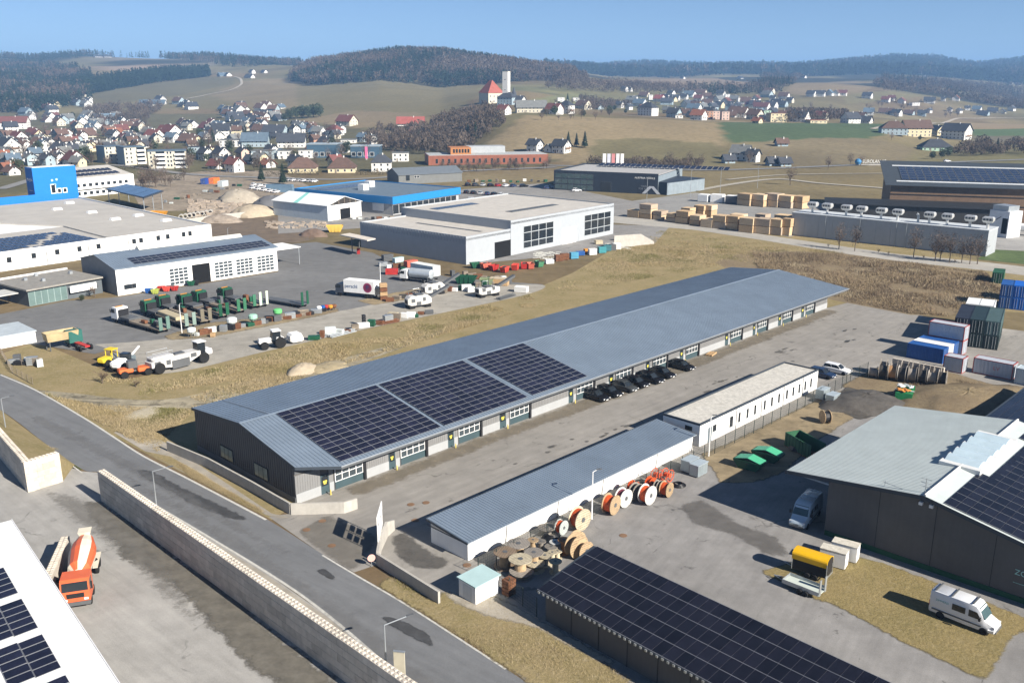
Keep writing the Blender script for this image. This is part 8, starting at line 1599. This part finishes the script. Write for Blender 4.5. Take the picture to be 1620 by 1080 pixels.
# ---------------------------------------------------------------- woods that read as one mass
def wood(name, label, poly, y0, y1, n, H_, conf, seed=0, sz=1., K=34):
    g = np.random.RandomState(seed); pts = []; got = 0; xs = [p[0] for p in poly]
    while got < n:
        Yv = g.uniform(y0, y1, 60000); Xv = (g.uniform(min(xs), max(xs), 60000)-810)/F*(Yv*cP+8); Zv = zfun(Xv, Yv); a, b = proj(Xv, Yv, Zv); m = inpoly(a, b, poly); p = np.stack([Xv, Yv, Zv], 1)[m]; pts.append(p); got += len(p)
        if len(pts) > 40: break
    pts = np.concatenate(pts)[:n]; n = len(pts)
    isc = (vnoise(pts[:, 0], pts[:, 1], 90)*.7+g.rand(n)*.3) < conf+.0
    hh = H_*g.uniform(.65, 1.15, n); ww = np.where(isc, hh*.16, hh*.30)
    u = g.rand(n, K); dirn = g.normal(size=(n, K, 3)); dirn /= np.linalg.norm(dirn, axis=2, keepdims=True)
    zc = np.where(isc[:, None], .12+.88*u**1.2, .55+.43*dirn[..., 2]*g.rand(n, K)**.35); rr = np.where(isc[:, None], (1-zc)*1.05+.08, np.hypot(dirn[..., 0], dirn[..., 1])*g.rand(n, K)**.25+.05); an = g.rand(n, K)*6.283
    c = np.stack([rr*np.cos(an)*ww[:, None], rr*np.sin(an)*ww[:, None], zc*hh[:, None]], -1)+pts[:, None]
    out = np.stack([np.cos(an), np.sin(an), np.zeros_like(an)], -1); H3 = hh[:, None, None]
    lg = np.where(isc[:, None, None], out*.11*(1.15-zc)[..., None]+np.array([0, 0, -.07]), out*.05*g.rand(n, K, 1)+g.normal(size=(n, K, 3))*.05+np.array([0, 0, .09]))*H3*sz; sd_ = g.normal(size=(n, K, 3))*np.where(isc[:, None, None], .05, .035)*H3*sz
    v = np.stack([c-lg*.5-sd_*.5, c+lg, c+sd_], 2).reshape(-1, 3); nt_ = n*K
    # a stem for every tree
    me = bpy.data.meshes.new(name); me.vertices.add(nt_*3); me.vertices.foreach_set('co', v.astype(np.float32).ravel()); me.loops.add(nt_*3); me.loops.foreach_set('vertex_index', np.arange(nt_*3)); me.polygons.add(nt_); me.polygons.foreach_set('loop_start', np.arange(nt_)*3); me.polygons.foreach_set('loop_total', np.full(nt_, 3)); me.update(calc_edges=True)
    col = np.where(isc[:, None], np.array([.022, .036, .022]), np.array([.115, .09, .07]))*g.uniform(.65, 1.3, (n, 1)); col = np.repeat(np.concatenate([col, np.ones((n, 1))], 1), K*3, 0)
    ca = me.color_attributes.new('leafcol', 'FLOAT_COLOR', 'POINT'); ca.data.foreach_set('color', col.astype(np.float32).ravel()); me.materials.append(M('wood foliage', (1, 1, 1), rough=.95, var=0, col2=(.8, .8, .8), scale=.05, attr='leafcol', spec=.05)); o = link(name, me); o['kind'] = 'stuff'; tag(o, label, 'wood')
wood('wooded_hill', 'bare wood with dark firs covering the round hill', [(455,128),(480,108),(520,96),(560,86),(600,76),(650,70),(700,70),(760,82),(830,95),(910,110),(912,130),(860,129),(800,132),(740,136),(700,140),(660,133),(600,129),(540,134),(490,136)], 1600, 2350, 9000, 20, .42, 1)
wood('far_wood', 'dark mixed wood on the left hillside above the town', [(-200,178),(-200,104),(0,100),(60,104),(120,112),(150,122),(150,146),(140,162),(60,180)], 1250, 2750, 6000, 21, .6, 2)
wood('far_wood', 'fir belt along the upper edge of the left fields', [(130,137),(200,126),(330,112),(335,121),(240,133),(140,150)], 1500, 2300, 2200, 22, .95, 3)
wood('far_wood', 'line of woods along the left skyline', [(-200,98),(-200,80),(60,84),(150,84),(250,86),(330,88),(480,97),(480,112),(400,114),(330,101),(250,93),(150,91),(60,98)], 2500, 3600, 3000, 22, .7, 4, 1.)
wood('far_wood', 'blue wooded hills along the right skyline', [(860,150),(860,90),(1000,90),(1400,80),(1900,80),(1900,150)], 3100, 5300, 9000, 34, .75, 5, 1.7)
wood('far_wood', 'wood between the brown fields right of the round hill', [(860,140),(925,118),(930,132),(1060,140),(1180,140),(1210,131),(1200,122),(1240,112),(1270,124),(1232,148),(1100,152),(900,146)], 1250, 2700, 1900, 14, .3, 6)
wood('far_wood', 'bare wood behind the far right village', [(1380,138),(1400,122),(1480,116),(1560,128),(1760,140),(1760,182),(1570,172),(1510,158),(1460,150),(1400,146)], 1200, 2800, 2600, 17, .3, 7)
wood('thicket', 'bare thicket with a few firs on the slope below the castle', [(600,240),(640,212),(690,198),(735,172),(775,180),(800,196),(778,215),(748,238),(680,245)], 560, 900, 420, 11, .16, 8, 1., 90)
wood('grove', 'bare grove behind the left end of the town', [(130,178),(200,163),(262,170),(232,195),(150,198)], 900, 1500, 260, 11, .12, 9, 1., 70)
wood('grove', 'bare wood beside the plateau village', [(1240,195),(1335,192),(1350,172),(1310,160),(1250,165)], 700, 1300, 300, 11, .1, 10, 1., 70)
wood('grove', 'bare trees between castle houses and the plateau village', [(925,176),(1000,172),(1010,158),(950,150),(915,160)], 750, 1400, 160, 10, .15, 11, 1., 70)
wood('grove', 'bare trees between the shops and the castle hill', [(570,232),(640,232),(650,210),(600,205)], 600, 950, 80, 9, .1, 12, 1., 90)
wood('scrub', 'bare scrub along the valley road', [(930,268),(1110,270),(1110,262),(930,258)], 480, 620, 220, 5, .05, 13, 1., 70)
wood('scrub', 'bushes along the road at the right edge', [(1505,248),(1640,246),(1640,230),(1530,230)], 480, 800, 90, 8, .25, 14, 1., 90)
def hedge(label, px0, px1, py, h, wd=1.4):
    a, b = GP(px0, py), GP(px1, py); d = b-a; t = d.length; g = np.random.RandomState(int(px0)); mb = MB()
    for i in range(int(t*26)): c = np.array([g.rand()*t, g.uniform(-wd/2, wd/2), g.rand()**.7*h]); e = g.normal(size=(2, 3))*.28; mb.add([c, c+e[0], c+e[1]], [(0, 1, 2)])
    tag(ob('hedge', mb, M('hedge leaves', (.06, .055, .03), rough=.9, var=.4, scale=1), None, (a.x, a.y, a.z), math.atan2(d.y, d.x)), label, 'hedge')['kind'] = 'stuff'
hedge('dark hedge before the left yellow house', 420, 452, 280, 2.6); hedge('brown hedge before the two yellow houses', 455, 505, 277, 2.2); hedge('green hedge right of the yellow houses', 562, 615, 277, 2.4); hedge('brown beech hedge along the works yard', 268, 292, 285, 3); hedge('hedge before the apartment blocks', 170, 240, 268, 1.8)
# ---------------------------------------------------------------- grass and weeds close enough to show as tufts
def tufts(name, label, polys, n, h0, h1, cols, seed=0, wd=.05):
    g = np.random.RandomState(seed); out = []; per = n//len(polys)
    for poly in polys:
        W = [P(*q) for q in poly]; wp = [(p.x, p.y) for p in W]; xs = [p[0] for p in wp]; ys = [p[1] for p in wp]; got = 0
        while got < per:
            x = g.uniform(min(xs), max(xs), 20000); y = g.uniform(min(ys), max(ys), 20000); m = inpoly(x, y, wp) & (vnoise(x, y, 3.5)*.5+vnoise(x+50, y, 11)*.7 > .3+.5*g.rand(20000)); p = np.stack([x, y], 1)[m]
            if len(p) == 0: break
            out.append(p[:per-got]); got += len(p)
    p = np.concatenate(out); n = len(p); K = 3; h = g.uniform(h0, h1, (n, 1))*(.5+vnoise(p[:, 0], p[:, 1], 6))[:, None]*g.uniform(.6, 1.2, (n, K)); an = g.rand(n, K)*6.283; lean = g.normal(size=(n, K, 2))*.45*h[..., None]
    b = p[:, None]+g.normal(size=(n, K, 2))*.14; o = np.stack([np.cos(an), np.sin(an)], -1)*wd*(.5+h[..., None]); z = np.zeros((n, K, 1))
    v = np.stack([np.concatenate([b-o, z], -1), np.concatenate([b+o, z], -1), np.concatenate([b+lean, h[..., None]], -1)], 2).reshape(-1, 3); nt_ = n*K
    me = bpy.data.meshes.new(name); me.vertices.add(nt_*3); me.vertices.foreach_set('co', v.astype(np.float32).ravel()); me.loops.add(nt_*3); me.loops.foreach_set('vertex_index', np.arange(nt_*3)); me.polygons.add(nt_); me.polygons.foreach_set('loop_start', np.arange(nt_)*3); me.polygons.foreach_set('loop_total', np.full(nt_, 3)); me.update(calc_edges=True)
    ci = np.clip((vnoise(p[:, 0]+9, p[:, 1], 7)*.8+g.rand(n)*.35)*len(cols), 0, len(cols)-1).astype(int); col = np.array(cols)[ci]*g.uniform(.7, 1.3, (n, 1)); col = np.repeat(np.concatenate([col, np.ones((n, 1))], 1), K*3, 0)
    ca = me.color_attributes.new('leafcol', 'FLOAT_COLOR', 'POINT'); ca.data.foreach_set('color', col.astype(np.float32).ravel()); me.materials.append(M('tuft blades', (1, 1, 1), rough=.95, var=0, col2=(.85, .85, .85), attr='leafcol', spec=.05)); ob_ = link(name, me); ob_['kind'] = 'stuff'; tag(ob_, label, 'grass')
gc = [(.24, .21, .095), (.34, .27, .145), (.4, .325, .2), (.2, .185, .075)]; wc = [(.27, .2, .13), (.34, .27, .17), (.2, .15, .1), (.4, .33, .22)]
tufts('grass', 'rough winter grass between the road, the track and the long hall', [[(70,622),(180,680),(250,715),(265,690),(312,640),(300,648),(150,640)], [(300,628),(420,590),(600,545),(840,470),(860,480),(700,530),(430,612),(330,640)], [(160,600),(300,592),(430,560),(600,522),(840,466),(845,480),(640,535),(400,598),(220,625)]], 42000, .12, .36, gc, 1, .04)
tufts('grass', 'meadow grass between the long hall and the concrete lane', [[(860,470),(905,432),(1045,365),(1340,400),(1240,420),(1150,418)]], 30000, .12, .34, gc, 2, .045)
tufts('weeds', 'tall dry weeds on the field beyond the long hall', [[(1200,425),(1190,400),(1330,402),(1480,422),(1560,432),(1590,470),(1500,500),(1440,496),(1345,478)]], 52000, .2, .75, wc, 3, .04)
tufts('grass', 'grass on the roadside verge below the cabin', [[(620,915),(700,940),(790,950),(900,1020),(1020,1085),(850,1088),(700,990)], [(0,655),(70,706),(95,712),(0,700)], [(300,752),(420,812),(400,800),(280,730)]], 30000, .08, .28, gc, 4, .02)
tufts('weeds', 'dry weeds on the mound and verge by the drums', [[(1400,640),(1440,600),(1500,596),(1620,630),(1600,650),(1500,660)]], 9000, .15, .45, wc, 5, .03)
# ---------------------------------------------------------------- the air
hz = MB().box(-9200, 9200, -3100, 12200, -1.5, 330); hm = bpy.data.materials.new('air haze'); hm.use_nodes = True; N = hm.node_tree.nodes; N.remove(N['Principled BSDF']); pv = N.new('ShaderNodeVolumePrincipled'); pv.inputs['Color'].default_value = (.32, .58, 1, 1); pv.inputs['Density'].default_value = .00017; pv.inputs['Anisotropy'].default_value = .0
hm.node_tree.links.new(pv.outputs[0], N['Material Output'].inputs['Volume']); o = ob('haze', hz, hm); o['kind'] = 'stuff'; tag(o, 'pale blue haze in the valley air', 'haze')
